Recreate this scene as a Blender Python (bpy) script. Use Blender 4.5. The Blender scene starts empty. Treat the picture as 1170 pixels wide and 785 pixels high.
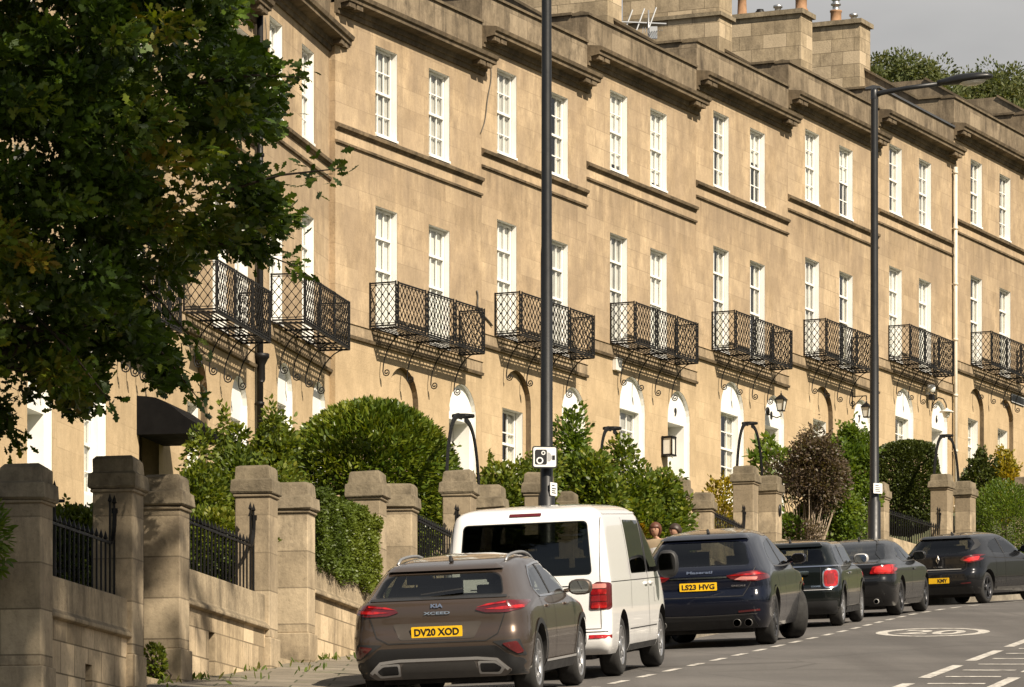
import bpy, bmesh, math, random
import numpy as np
from mathutils import Vector, Matrix, geometry
from mathutils.bvhtree import BVHTree

R = math.radians
random.seed(7)
rng = np.random.default_rng(7)
SC = bpy.context.scene
COL = SC.collection
F, CX, HY = 5000.0, 585.0, 1100.0      # calibration of the photograph: focal length, centre column, horizon row (px)


def P(px, py, Z):
    return Vector(((px - CX) / F * Z, Z, (HY - py) / F * Z))


# ------------------------------------------------------------------ materials
MATS = {}


def new_mat(name):
    m = bpy.data.materials.new(name)
    m.use_nodes = True
    nt = m.node_tree
    for n in list(nt.nodes):
        nt.nodes.remove(n)
    out = nt.nodes.new('ShaderNodeOutputMaterial')
    b = nt.nodes.new('ShaderNodeBsdfPrincipled')
    nt.links.new(b.outputs[0], out.inputs[0])
    MATS[name] = m
    return m, nt, b, out


def nd(nt, typ, **kw):
    n = nt.nodes.new(typ)
    for k, v in kw.items():
        if hasattr(n, k):
            setattr(n, k, v)
        else:
            n.inputs[k].default_value = v
    return n


def c4(c):
    return (c[0], c[1], c[2], 1.0)


def mixc(nt, fac, a, b, blend='MIX'):
    n = nt.nodes.new('ShaderNodeMix')
    n.data_type = 'RGBA'
    n.blend_type = blend
    for sock, v in ((n.inputs[0], fac), (n.inputs[6], a), (n.inputs[7], b)):
        if isinstance(v, (int, float)):
            sock.default_value = v
        elif isinstance(v, (tuple, list)):
            sock.default_value = c4(v)
        else:
            nt.links.new(v, sock)
    return n.outputs[2]


def ramp(nt, src, stops):
    n = nt.nodes.new('ShaderNodeValToRGB')
    el = n.color_ramp.elements
    while len(el) < len(stops):
        el.new(0.5)
    for e, (p, c) in zip(el, stops):
        e.position = p
        e.color = (c, c, c, 1) if isinstance(c, (int, float)) else c4(c)
    nt.links.new(src, n.inputs[0])
    return n.outputs[0]


def coords(nt, kind='Position', scale=(1, 1, 1), rand=0.0):
    if kind == 'Position':
        src = nt.nodes.new('ShaderNodeNewGeometry').outputs['Position']
    else:
        src = nt.nodes.new('ShaderNodeTexCoord').outputs[kind]
    mp = nt.nodes.new('ShaderNodeMapping')
    mp.inputs['Scale'].default_value = scale
    nt.links.new(src, mp.inputs['Vector'])
    if rand:
        oi = nt.nodes.new('ShaderNodeObjectInfo')
        mu = nd(nt, 'ShaderNodeMath', operation='MULTIPLY')
        mu.inputs[1].default_value = rand
        nt.links.new(oi.outputs['Random'], mu.inputs[0])
        nt.links.new(mu.outputs[0], mp.inputs['Location'])
    return mp.outputs[0]


def noise(nt, vec, scale, detail=4, rough=0.55):
    n = nd(nt, 'ShaderNodeTexNoise')
    n.inputs['Scale'].default_value = scale
    n.inputs['Detail'].default_value = detail
    n.inputs['Roughness'].default_value = rough
    nt.links.new(vec, n.inputs['Vector'])
    return n.outputs[0]


def add_bump(nt, b, h, strength=0.3, dist=0.02):
    bp = nd(nt, 'ShaderNodeBump')
    bp.inputs['Strength'].default_value = strength
    bp.inputs['Distance'].default_value = dist
    nt.links.new(h, bp.inputs['Height'])
    nt.links.new(bp.outputs[0], b.inputs['Normal'])


def plain(name, col, rough=0.6, metal=0.0, var=0.12, vscale=6.0, coat=0.0, spec=0.5, bump=0.0):
    """a simple procedural paint / metal / plastic with a little wear"""
    m, nt, b, o = new_mat(name)
    v = coords(nt, 'Object')
    n = noise(nt, v, vscale, 5, 0.65)
    f = ramp(nt, n, [(0.3, 1 - var), (0.7, 1 + var * 0.3)])
    nt.links.new(mixc(nt, 1.0, col, f, 'MULTIPLY'), b.inputs['Base Color'])
    rr = ramp(nt, n, [(0.3, min(1, rough * 1.25)), (0.7, rough * 0.85)])
    nt.links.new(rr, b.inputs['Roughness'])
    b.inputs['Metallic'].default_value = metal
    b.inputs['Coat Weight'].default_value = coat
    b.inputs['Coat Roughness'].default_value = 0.04
    b.inputs['Specular IOR Level'].default_value = spec
    if bump:
        add_bump(nt, b, noise(nt, v, vscale * 8, 3), bump, 0.01)
    return m


def stone(name, base, light, dark, joints=0.0, bw=0.75, bh=0.36, streak=0.5, soot=0.35, bump=0.35, jcoord='Object', patch=0.5, topdark=0.0, pdark=.78, jmin=.2):
    m, nt, b, o = new_mat(name)
    pos = coords(nt, 'Position')
    oc = coords(nt, 'Object', rand=7.0)
    big = noise(nt, pos, 0.55, 5, 0.6)
    mid = noise(nt, pos, 2.6, 6, 0.65)
    fine = noise(nt, pos, 22, 4, 0.7)
    col = mixc(nt, ramp(nt, big, [(0.35, 0.0), (0.68, 1.0)]), base, light)
    # vertical rain streaks
    st = noise(nt, coords(nt, 'Position', (2.2, 2.2, 0.36)), 1.6, 7, 0.75)
    sf = ramp(nt, st, [(0.47, 0.0), (0.72, streak)])
    col = mixc(nt, sf, col, dark)
    st2 = noise(nt, coords(nt, 'Position', (3.1, 3.1, 0.12)), 1.1, 4, 0.6)
    col = mixc(nt, ramp(nt, st2, [(0.60, 0.0), (0.72, 0.14)]), col, tuple(min(1, c * 1.25) for c in light))
    mott = noise(nt, coords(nt, 'Position', (1, 1, .55)), 5.5, 7, 0.75)
    col = mixc(nt, 1.0, col, ramp(nt, mott, [(0.25, 0.66), (0.5, 0.98), (0.75, 1.22)]), 'MULTIPLY')
    blot = noise(nt, coords(nt, 'Position', (1, 1, .7)), 1.7, 3, 0.6)
    col = mixc(nt, 1.0, col, ramp(nt, blot, [(0.32, 0.80), (0.5, 1.0), (0.68, 1.17)]), 'MULTIPLY')
    so = ramp(nt, mid, [(0.48, 0.0), (0.75, soot)])
    col = mixc(nt, so, col, dark)
    # single blocks of another tone + joints
    hgt = None
    if joints or patch:
        br = nd(nt, 'ShaderNodeTexBrick')
        # brick coords : x along, z up
        sep = nd(nt, 'ShaderNodeSeparateXYZ')
        src = nt.nodes.new('ShaderNodeTexCoord').outputs['Object']
        nt.links.new(src, sep.inputs[0])
        comb = nd(nt, 'ShaderNodeCombineXYZ')
        ad = nd(nt, 'ShaderNodeMath', operation='ADD')
        nt.links.new(sep.outputs[0], ad.inputs[0])
        nt.links.new(sep.outputs[1], ad.inputs[1])
        nt.links.new(ad.outputs[0], comb.inputs[0])
        nt.links.new(sep.outputs[2], comb.inputs[1])
        nt.links.new(comb.outputs[0], br.inputs['Vector'])
        br.inputs['Color1'].default_value = (0, 0, 0, 1)
        br.inputs['Color2'].default_value = (1, 1, 1, 1)
        br.inputs['Mortar'].default_value = (0.5, 0.5, 0.5, 1)
        br.inputs['Scale'].default_value = 1.0
        br.inputs['Mortar Size'].default_value = 0.009
        br.inputs['Mortar Smooth'].default_value = 0.3
        br.inputs['Brick Width'].default_value = bw
        br.inputs['Row Height'].default_value = bh
        col = mixc(nt, ramp(nt, br.outputs['Color'], [(0.0, 0.0), (0.45, 0.0), (0.8, patch * 0.5), (1.0, patch * 0.85)]), col, tuple(c * pdark for c in base))
        col = mixc(nt, ramp(nt, br.outputs['Color'], [(0.0, min(1, patch * 0.9)), (0.10, min(1, patch * 0.7)), (0.22, 0.0)]), col, tuple(min(1, c * 1.14) for c in light))
        jm = nd(nt, 'ShaderNodeMath', operation='MULTIPLY')
        nt.links.new(br.outputs['Fac'], jm.inputs[0])
        nt.links.new(ramp(nt, big, [(0.40, joints * jmin), (0.62, joints)]), jm.inputs[1])
        col = mixc(nt, jm.outputs[0], col, tuple(c * 0.42 for c in base))
    ff = ramp(nt, fine, [(0.25, 0.70), (0.42, 0.96), (0.75, 1.10)])
    col = mixc(nt, 1.0, col, ff, 'MULTIPLY')
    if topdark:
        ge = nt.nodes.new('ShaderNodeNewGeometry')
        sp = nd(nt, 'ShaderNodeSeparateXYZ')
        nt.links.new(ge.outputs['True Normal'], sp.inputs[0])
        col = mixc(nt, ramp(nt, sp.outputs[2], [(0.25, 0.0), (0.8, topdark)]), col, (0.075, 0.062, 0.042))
    nt.links.new(col, b.inputs['Base Color'])
    b.inputs['Roughness'].default_value = 0.93
    b.inputs['Specular IOR Level'].default_value = 0.15
    mx = nd(nt, 'ShaderNodeMath', operation='ADD')
    nt.links.new(fine, mx.inputs[0])
    nt.links.new(mid, mx.inputs[1])
    add_bump(nt, b, mx.outputs[0], bump, 0.02)
    return m


def leafmat(name, cols, trans=0.35, rough=0.45, spec=0.35):
    """leaf colour from the per-leaf attribute 'var' (0..1)"""
    m, nt, b, o = new_mat(name)
    at = nd(nt, 'ShaderNodeAttribute')
    at.attribute_name = 'var'
    n = len(cols)
    r = nt.nodes.new('ShaderNodeValToRGB')
    el = r.color_ramp.elements
    while len(el) < n:
        el.new(0.5)
    for i, e in enumerate(el):
        e.position = i / (n - 1)
        e.color = c4(cols[i])
    nt.links.new(at.outputs['Fac'], r.inputs[0])
    nt.links.new(r.outputs[0], b.inputs['Base Color'])
    b.inputs['Roughness'].default_value = rough
    b.inputs['Specular IOR Level'].default_value = spec
    tr = nd(nt, 'ShaderNodeBsdfTranslucent')
    tc = mixc(nt, 1.0, r.outputs[0], (1.5, 1.45, 0.55), 'MULTIPLY')
    nt.links.new(tc, tr.inputs[0])
    mx = nd(nt, 'ShaderNodeMixShader')
    mx.inputs[0].default_value = trans
    nt.links.new(b.outputs[0], mx.inputs[1])
    nt.links.new(tr.outputs[0], mx.inputs[2])
    nt.links.new(mx.outputs[0], o.inputs[0])
    return m


def glassmat(name, tint=(0.5, 0.55, 0.53), refl=1.0):
    m, nt, b, o = new_mat(name)
    tr = nd(nt, 'ShaderNodeBsdfTransparent')
    tr.inputs[0].default_value = c4(tint)
    gl = nd(nt, 'ShaderNodeBsdfGlossy')
    gl.inputs['Roughness'].default_value = 0.03
    gl.inputs[0].default_value = (0.95, 0.97, 1, 1)
    fr = nd(nt, 'ShaderNodeFresnel')
    ge_ = nt.nodes.new('ShaderNodeNewGeometry')
    io_ = nd(nt, 'ShaderNodeMapRange')
    io_.inputs['To Min'].default_value = 1.5
    io_.inputs['To Max'].default_value = 1 / 1.5
    nt.links.new(ge_.outputs['Backfacing'], io_.inputs['Value'])
    nt.links.new(io_.outputs[0], fr.inputs[0])
    # slightly wavy panes
    if refl > 0.9:
        bp = nd(nt, 'ShaderNodeBump')
        bp.inputs['Strength'].default_value = 0.04
        bp.inputs['Distance'].default_value = 0.02
        nt.links.new(noise(nt, coords(nt, 'Position'), 3.0, 1), bp.inputs['Height'])
        nt.links.new(bp.outputs[0], gl.inputs['Normal'])
    mu = nd(nt, 'ShaderNodeMath', operation='MULTIPLY')
    mu.inputs[1].default_value = refl
    nt.links.new(fr.outputs[0], mu.inputs[0])
    mx = nd(nt, 'ShaderNodeMixShader')
    nt.links.new(mu.outputs[0], mx.inputs[0])
    nt.links.new(tr.outputs[0], mx.inputs[1])
    nt.links.new(gl.outputs[0], mx.inputs[2])
    nt.links.new(mx.outputs[0], o.inputs[0])
    nt.nodes.remove(b)
    return m


# ------------------------------------------------------------------ object helpers
def tag(o, label=None, cat=None, group=None, kind=None):
    if label:
        o['label'] = label
    if cat:
        o['category'] = cat
    if group:
        o['group'] = group
    if kind:
        o['kind'] = kind
    return o


def thing(name, label, cat, mat=None, group=None):
    o = bpy.data.objects.new(name, None)
    o.empty_display_size = 0.2
    COL.objects.link(o)
    if mat is not None:
        o.matrix_world = mat
    return tag(o, label, cat, group)


class MB:
    """collects simple shapes into one mesh"""

    def __init__(s):
        s.v, s.f, s.m, s.sm = [], [], [], []
        s.mi = 0
        s.smooth = False

    def add(s, vs, fs):
        k = len(s.v)
        s.v += [tuple(v) for v in vs]
        for f in fs:
            s.f.append(tuple(i + k for i in f))
            s.m.append(s.mi)
            s.sm.append(s.smooth)

    def box(s, c, d, M=None):
        x, y, z = d[0] / 2, d[1] / 2, d[2] / 2
        vs = [Vector((a * x, b * y, e * z)) for a in (-1, 1) for b in (-1, 1) for e in (-1, 1)]
        if M is not None:
            vs = [M @ v for v in vs]
        c = Vector(c)
        s.add([v + c for v in vs], [(0, 1, 3, 2), (4, 6, 7, 5), (0, 4, 5, 1), (2, 3, 7, 6), (0, 2, 6, 4), (1, 5, 7, 3)])

    def bx(s, x0, x1, y0, y1, z0, z1):
        s.box(((x0 + x1) / 2, (y0 + y1) / 2, (z0 + z1) / 2), (x1 - x0, y1 - y0, z1 - z0))

    def bar(s, p, q, w, d=None, up=(0, 0, 1)):
        p, q = Vector(p), Vector(q)
        d = d or w
        t = q - p
        if t.length < 1e-6:
            return
        t.normalize()
        u = Vector(up)
        a = t.cross(u)
        if a.length < 1e-3:
            a = t.cross(Vector((0, 1, 0)))
        a.normalize()
        b = a.cross(t).normalized()
        a *= w / 2
        b *= d / 2
        s.add([p - a - b, p + a - b, p + a + b, p - a + b, q - a - b, q + a - b, q + a + b, q - a + b],
              [(0, 1, 2, 3), (4, 7, 6, 5), (0, 4, 5, 1), (1, 5, 6, 2), (2, 6, 7, 3), (3, 7, 4, 0)])

    def tube(s, pts, r, n=6, cap=True):
        pts = [Vector(p) for p in pts]
        rr = r if isinstance(r, (list, tuple)) else [r] * len(pts)
        vs, fs = [], []
        prev = None
        for i, p in enumerate(pts):
            t = (pts[min(i + 1, len(pts) - 1)] - pts[max(i - 1, 0)]).normalized()
            if prev is None:
                a = t.cross(Vector((0, 0, 1)))
                if a.length < 1e-3:
                    a = t.cross(Vector((0, 1, 0)))
            else:
                a = prev - t * prev.dot(t)
            a.normalize()
            prev = a
            b = t.cross(a)
            for k in range(n):
                an = 2 * math.pi * k / n
                vs.append(p + (a * math.cos(an) + b * math.sin(an)) * rr[i])
        for i in range(len(pts) - 1):
            for k in range(n):
                fs.append((i * n + k, i * n + (k + 1) % n, (i + 1) * n + (k + 1) % n, (i + 1) * n + k))
        if cap:
            fs.append(tuple(range(n - 1, -1, -1)))
            fs.append(tuple(range((len(pts) - 1) * n, len(pts) * n)))
        sm = s.smooth
        s.smooth = True
        s.add(vs, fs)
        s.smooth = sm

    def lathe(s, prof, c=(0, 0, 0), n=16, axis='z', smooth=True, cap=True):
        """prof : list of (radius, height)"""
        vs, fs = [], []
        for r, h in prof:
            for k in range(n):
                a = 2 * math.pi * k / n
                if axis == 'z':
                    v = Vector((r * math.cos(a), r * math.sin(a), h))
                elif axis == 'y':
                    v = Vector((r * math.cos(a), h, r * math.sin(a)))
                else:
                    v = Vector((h, r * math.cos(a), r * math.sin(a)))
                vs.append(v + Vector(c))
        for i in range(len(prof) - 1):
            for k in range(n):
                fs.append((i * n + k, i * n + (k + 1) % n, (i + 1) * n + (k + 1) % n, (i + 1) * n + k))
        if cap:
            fs.append(tuple(range(n)))
            fs.append(tuple(range((len(prof) - 1) * n, len(prof) * n)))
        sm = s.smooth
        s.smooth = smooth
        s.add(vs, fs)
        s.smooth = sm

    def prism(s, poly, a0, a1, axis='x'):
        """extrude a 2D polygon; axis x: poly=(y,z); axis y: poly=(x,z); axis z: poly=(x,y)"""
        n = len(poly)

        def mk(p, a):
            return {'x': (a, p[0], p[1]), 'y': (p[0], a, p[1]), 'z': (p[0], p[1], a)}[axis]
        vs = [mk(p, a0) for p in poly] + [mk(p, a1) for p in poly]
        fs = [tuple(range(n - 1, -1, -1)), tuple(range(n, 2 * n))]
        fs += [(i, (i + 1) % n, n + (i + 1) % n, n + i) for i in range(n)]
        s.add(vs, fs)

    def holed(s, outer, holes, y):
        """flat face in the x-z plane at depth y with holes"""
        polys = [[Vector((p[0], p[1], 0)) for p in outer]] + [[Vector((p[0], p[1], 0)) for p in h] for h in holes]
        flat = [p for h in polys for p in h]
        tris = geometry.tessellate_polygon(polys)
        fs = []
        for t in tris:
            a, b, c = (flat[i] for i in t)
            cr = (b.x - a.x) * (c.y - a.y) - (b.y - a.y) * (c.x - a.x)
            fs.append(tuple(t) if cr > 0 else (t[0], t[2], t[1]))
        s.add([(p.x, y, p.y) for p in flat], fs)

    def band(s, outline, y0, y1):
        """walls of an opening: outline in x-z swept from y0 to y1"""
        n = len(outline)
        vs = [(p[0], y0, p[1]) for p in outline] + [(p[0], y1, p[1]) for p in outline]
        s.add(vs, [(i, n + i, n + (i + 1) % n, (i + 1) % n) for i in range(n)])

    def mesh(s, name, mats):
        me = bpy.data.meshes.new(name)
        me.from_pydata(s.v, [], s.f)
        for m in (mats if isinstance(mats, (list, tuple)) else [mats]):
            me.materials.append(m)
        me.polygons.foreach_set('material_index', s.m)
        me.polygons.foreach_set('use_smooth', s.sm)
        me.update()
        return me

    def build(s, name, mats, parent=None, fix=True, bevel=0.0):
        me = s.mesh(name, mats)
        if fix:
            bm = bmesh.new()
            bm.from_mesh(me)
            bmesh.ops.recalc_face_normals(bm, faces=bm.faces)
            bm.to_mesh(me)
            bm.free()
        return obj(name, me, parent, bevel)


def obj(name, me, parent=None, bevel=0.0):
    o = bpy.data.objects.new(name, me)
    COL.objects.link(o)
    if parent is not None:
        o.parent = parent
    if bevel:
        b = o.modifiers.new('bevel', 'BEVEL')
        b.width = bevel
        b.segments = 2
        b.limit_method = 'ANGLE'
    return o


def copy_tree(o, parent=None):
    c = o.copy()
    COL.objects.link(c)
    c.parent = parent
    for ch in list(o.children):
        copy_tree(ch, c)
    return c


def text_mesh(txt, size, extrude=0.002, bold=0.0, align='CENTER'):
    cu = bpy.data.curves.new('lettering', 'FONT')
    cu.body = txt
    cu.size = size
    cu.extrude = extrude
    cu.offset = bold
    cu.align_x = align
    cu.align_y = 'CENTER'
    cu.resolution_u = 3
    ob = bpy.data.objects.new('tmp', cu)
    COL.objects.link(ob)
    dg = bpy.context.evaluated_depsgraph_get()
    me = bpy.data.meshes.new_from_object(ob.evaluated_get(dg))
    bpy.data.objects.remove(ob)
    return me


def fit_text(me, w, h):
    co = np.empty(len(me.vertices) * 3)
    me.vertices.foreach_get('co', co)
    co = co.reshape(-1, 3)
    lo, hi = co.min(0), co.max(0)
    co[:, 0] = (co[:, 0] - (lo[0] + hi[0]) / 2) * (w / (hi[0] - lo[0]))
    co[:, 1] = (co[:, 1] - (lo[1] + hi[1]) / 2) * (h / (hi[1] - lo[1]))
    me.vertices.foreach_set('co', co.ravel())
    me.update()
    return me


def np_mesh(name, verts, nper, nf, faces, var=None, mat=None):
    """fast mesh from equal-size faces (faces: (nf, nper))"""
    me = bpy.data.meshes.new(name)
    me.vertices.add(len(verts))
    me.vertices.foreach_set('co', verts.astype(np.float32).ravel())
    me.loops.add(nf * nper)
    me.loops.foreach_set('vertex_index', faces.astype(np.int32).ravel())
    me.polygons.add(nf)
    me.polygons.foreach_set('loop_start', np.arange(0, nf * nper, nper, dtype=np.int32))
    me.polygons.foreach_set('loop_total', np.full(nf, nper, dtype=np.int32))
    me.update(calc_edges=True)
    if var is not None:
        a = me.attributes.new('var', 'FLOAT', 'FACE')
        a.data.foreach_set('value', var.astype(np.float32))
    if mat is not None:
        me.materials.append(mat)
    return me


LEAF_SHAPES = {
    # half-plane outline (along, across), unit length
    'oval': [(0, 0), (0.3, 0.24), (0.65, 0.25), (1, 0), (0.65, -0.25), (0.3, -0.24)],
    'long': [(0, 0), (0.35, 0.15), (0.7, 0.14), (1, 0), (0.7, -0.14), (0.35, -0.15)],
    'oak': [(0, 0.02), (0.2, 0.14), (0.28, 0.10), (0.42, 0.27), (0.52, 0.15), (0.68, 0.33), (0.78, 0.18), (1.0, 0.1),
            (1.0, -0.1), (0.78, -0.18), (0.68, -0.33), (0.52, -0.15), (0.42, -0.27), (0.28, -0.10), (0.2, -0.14), (0, -0.02)],
}


def leaf_mesh(name, pos, direc, length, mat, shape='oval', var=None, rg=None, flat=0.6, upness=0.5):
    """one small leaf face per position; direc = growth direction; faces get random roll round it"""
    rg = rg or rng
    n = len(pos)
    d = direc / np.maximum(np.linalg.norm(direc, axis=1, keepdims=True), 1e-6)
    up = np.tile(np.array([0, 0, 1.0]), (n, 1)) * upness + rg.normal(0, flat, (n, 3))
    a = np.cross(d, up)
    a /= np.maximum(np.linalg.norm(a, axis=1, keepdims=True), 1e-6)
    nn = np.cross(a, d)
    sh = np.array(LEAF_SHAPES[shape])
    k = len(sh)
    L = length * rg.uniform(0.7, 1.3, n) if np.isscalar(length) else length
    v = pos[:, None, :] + (d[:, None, :] * sh[None, :, 0:1] + a[:, None, :] * sh[None, :, 1:2]
                           - nn[:, None, :] * (sh[None, :, 0:1] ** 2) * 0.22 - nn[:, None, :] * np.abs(sh[None, :, 1:2]) * 0.25) * L[:, None, None]
    faces = np.arange(n * k).reshape(n, k)
    if var is None:
        var = rg.uniform(0, 1, n)
    return np_mesh(name, v.reshape(-1, 3), k, n, faces, var, mat)


# ------------------------------------------------------------------ street geometry
G0, GS = -1.9, 0.104                   # road plane: z = G0 + GS*Y


def interp_curve(pts, step=0.5):
    """smooth X(Y) through points -> function (Catmull-Rom / pchip like)"""
    ys = np.array([p[1] for p in pts], float)
    xs = np.array([p[0] for p in pts], float)
    d = np.diff(xs) / np.diff(ys)
    m = np.empty(len(xs))
    m[0], m[-1] = d[0], d[-1]
    m[1:-1] = (d[:-1] + d[1:]) / 2

    def f(y):
        y = float(y)
        if y <= ys[0]:
            return xs[0] + m[0] * (y - ys[0])
        if y >= ys[-1]:
            return xs[-1] + m[-1] * (y - ys[-1])
        i = int(np.searchsorted(ys, y)) - 1
        i = max(0, min(i, len(ys) - 2))
        h = ys[i + 1] - ys[i]
        t = (y - ys[i]) / h
        return ((2 * t**3 - 3 * t**2 + 1) * xs[i] + (t**3 - 2 * t**2 + t) * h * m[i]
                + (-2 * t**3 + 3 * t**2) * xs[i + 1] + (t**3 - t**2) * h * m[i + 1])
    return f


BAY = interp_curve([(-8.36, 0), (0.94, 46.5), (4.94, 66.5), (7.74, 80.5), (9.15, 85.5), (11.2, 90.5), (14.2, 96.5), (18.6, 104.5), (27.5, 120), (46, 150), (84, 200)])
WALL = interp_curve([(-11.85, 0), (-2.6, 50), (-0.29, 62.5), (1.65, 73), (3.05, 79), (4.54, 85), (7.0, 91.2), (9.55, 97.3), (12.6, 103.5), (17, 110), (25, 122), (42, 150), (79, 200)])


def slope(fn, y):
    return (fn(y + 0.25) - fn(y - 0.25)) / 0.5


def plane(y):
    return G0 + GS * y


def road_z(d, y):
    """d = distance right of the bay line"""
    if d < 0:
        return plane(y) + 0.045 * d
    if d > 4.2:
        return plane(y) - 0.02 * (d - 4.2)
    return plane(y)


def bay_pt(y, d, lift=0.0):
    """point at signed distance d right of the bay line at station y"""
    t = slope(BAY, y)
    L = math.sqrt(1 + t * t)
    x, yy = BAY(y) + d / L, y - d * t / L
    return Vector((x, yy, road_z(d, yy) + lift))


def pave_z(y):
    return -1.78 + GS * y
# ------------------------------------------------------------------ material library
M = {}
M['facade'] = stone('bath_stone_facade', (.395, .292, .180), (.50, .382, .245), (.19, .143, .098), joints=0.55, bw=1.05, bh=0.42, streak=0.22, soot=0.36, patch=0.42, jmin=.22)


def storeys(m, bands, low):
    """dirt washed down below the ledges of a front, cleaner golden stone on the ground floor (object z = height above the ground floor)"""
    nt = m.node_tree
    b = next(n for n in nt.nodes if n.type == 'BSDF_PRINCIPLED')
    src = b.inputs['Base Color'].links[0].from_socket
    sp = nd(nt, 'ShaderNodeSeparateXYZ')
    nt.links.new(nt.nodes.new('ShaderNodeTexCoord').outputs['Object'], sp.inputs[0])
    mr = nd(nt, 'ShaderNodeMapRange')
    mr.inputs['From Max'].default_value = 12.0
    nt.links.new(sp.outputs[2], mr.inputs['Value'])
    st = noise(nt, coords(nt, 'Position', (2.2, 2.2, .16)), 1.5, 5, .65)
    bl = noise(nt, coords(nt, 'Position', (1, 1, .6)), .9, 5, .7)
    stops = [(0.0, 0.0)]
    for z0, z1, k in bands:
        stops += [(z0 / 12, 0.0), ((z1 - .12) / 12, k), (z1 / 12, k), ((z1 + .05) / 12, 0.0)]
    mk_ = ramp(nt, mr.outputs[0], stops)
    mu = nd(nt, 'ShaderNodeMath', operation='MULTIPLY')
    nt.links.new(mk_, mu.inputs[0])
    nt.links.new(ramp(nt, st, [(.36, 0.0), (.66, 1.0)]), mu.inputs[1])
    c = mixc(nt, mu.outputs[0], src, (.13, .095, .062))
    up = ramp(nt, mr.outputs[0], [(.29, 0.0), (.34, 1.0)])
    mu2 = nd(nt, 'ShaderNodeMath', operation='MULTIPLY')
    nt.links.new(up, mu2.inputs[0])
    nt.links.new(ramp(nt, bl, [(.38, 0.05), (.62, .55)]), mu2.inputs[1])
    c = mixc(nt, mu2.outputs[0], c, (.27, .205, .142))
    lo = ramp(nt, mr.outputs[0], [(.285, low), (.31, 0.0)])
    c = mixc(nt, lo, c, (.485, .365, .215))
    nt.links.new(c, b.inputs['Base Color'])


storeys(M['facade'], [(2.6, 3.5, .5), (6.1, 7.55, .62), (9.2, 10.15, .40)], .42)
M['parapet'] = stone('weathered_parapet_stone', (.185, .145, .098), (.30, .24, .165), (.06, .048, .036), joints=0.55, bw=0.95, bh=0.45, streak=0.9, soot=0.8, patch=0.5, pdark=.6)
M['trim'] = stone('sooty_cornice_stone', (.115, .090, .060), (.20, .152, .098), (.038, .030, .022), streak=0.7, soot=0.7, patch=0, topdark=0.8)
M['coping'] = stone('dark_coping_stone', (.12, .095, .065), (.18, .14, .09), (.05, .042, .03), streak=0.5, soot=0.7, patch=0)
M['chimney'] = stone('chimney_ashlar', (.36, .285, .185), (.44, .355, .245), (.17, .135, .092), joints=1.0, bw=0.7, bh=0.38, streak=0.6, soot=0.75, patch=.8, pdark=.5, jmin=.8)
M['wallstone'] = stone('garden_wall_ashlar', (.43, .335, .215), (.56, .445, .30), (.16, .126, .085), joints=1.0, bw=0.46, bh=0.30, streak=0.7, soot=0.5, patch=1.0, bump=0.3, pdark=.5, jmin=.8)
M['wallcap'] = stone('garden_wall_coping', (.33, .265, .18), (.43, .345, .23), (.12, .098, .068), streak=0.8, soot=0.7, patch=0, bump=0.5, topdark=0.6)
M['pillar'] = stone('gate_pillar_stone', (.345, .275, .185), (.47, .38, .26), (.14, .114, .082), joints=0.95, bw=0.9, bh=0.42, streak=0.7, soot=0.75, patch=0.9, bump=0.25, pdark=.62, jmin=.6)
M['cap'] = stone('gate_pillar_cap', (.20, .165, .112), (.28, .23, .16), (.07, .058, .042), streak=0.45, soot=0.85, patch=0, bump=0.45, topdark=0.5)
M['white'] = plain('white_gloss_paint', (.80, .785, .74), 0.45, var=0.10, vscale=2.5)
M['offwhite'] = plain('cream_door_paint', (.66, .63, .57), 0.5, var=0.10, vscale=2.5)
M['door'] = plain('grey_white_door_paint', (.60, .585, .55), 0.4, var=0.08, vscale=2.0)
M['darkdoor'] = plain('dark_door_paint', (.045, .04, .035), 0.35, var=0.2)
M['iron'] = plain('black_wrought_iron', (.0065, .006, .006), 0.5, metal=0.0, var=0.3, vscale=12, spec=0.3)
M['pole'] = plain('black_column_paint', (.011, .0115, .0125), 0.42, var=0.35, vscale=5, bump=0.06)
M['lead'] = plain('grey_lead_sheet', (.065, .068, .075), 0.6, var=0.25, vscale=3)
M['slate'] = plain('roof_slate', (.075, .075, .08), 0.7, var=0.35, vscale=6, bump=0.3)
M['terracotta'] = plain('terracotta_pot', (.33, .185, .098), 0.85, var=0.3, vscale=6, bump=0.1)
M['steel'] = plain('galvanised_steel', (.52, .53, .54), 0.4, metal=0.9, var=0.25)
M['awning'] = plain('black_awning_canvas', (.0035, .0033, .0035), 0.9, var=0.25, vscale=4, spec=.15)
M['pipewhite'] = plain('cream_pipe_paint', (.62, .56, .46), 0.5, var=0.15)
M['cable'] = plain('grey_cable_sheath', (.10, .09, .075), 0.7)
M['glass'] = glassmat('window_glass', (.86, .88, .87), 1.0)
M['net'] = plain('net_curtain', (.50, .475, .43), 0.9, var=0.25, vscale=3)
M['blind'] = plain('white_blind', (.82, .79, .72), 0.8, var=0.08, vscale=2)
M['drape'] = plain('beige_drape', (.62, .57, .47), 0.9, var=0.25, vscale=5)
M['room'] = plain('room_wall', (.20, .18, .15), 0.9)
M['lampglass'] = plain('frosted_lantern_glass', (.62, .60, .54), 0.15, var=0.05)
M['signwhite'] = plain('white_sign_face', (.74, .74, .72), 0.35, var=0.05)
M['signblack'] = plain('black_sign_face', (.012, .012, .013), 0.4, var=0.1)
M['signgrey'] = plain('grey_sign_ink', (.36, .36, .36), 0.4, var=0.1)
M['yellow'] = plain('yellow_plate', (.80, .47, .015), 0.3, var=0.06, vscale=3)
M['plateink'] = plain('black_plate_ink', (.010, .010, .010), 0.4)
M['chrome'] = plain('bright_chrome', (.75, .75, .76), 0.12, metal=1.0, var=0.05)
M['satin'] = plain('satin_silver', (.50, .49, .48), 0.35, metal=0.4, var=0.08)
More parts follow.
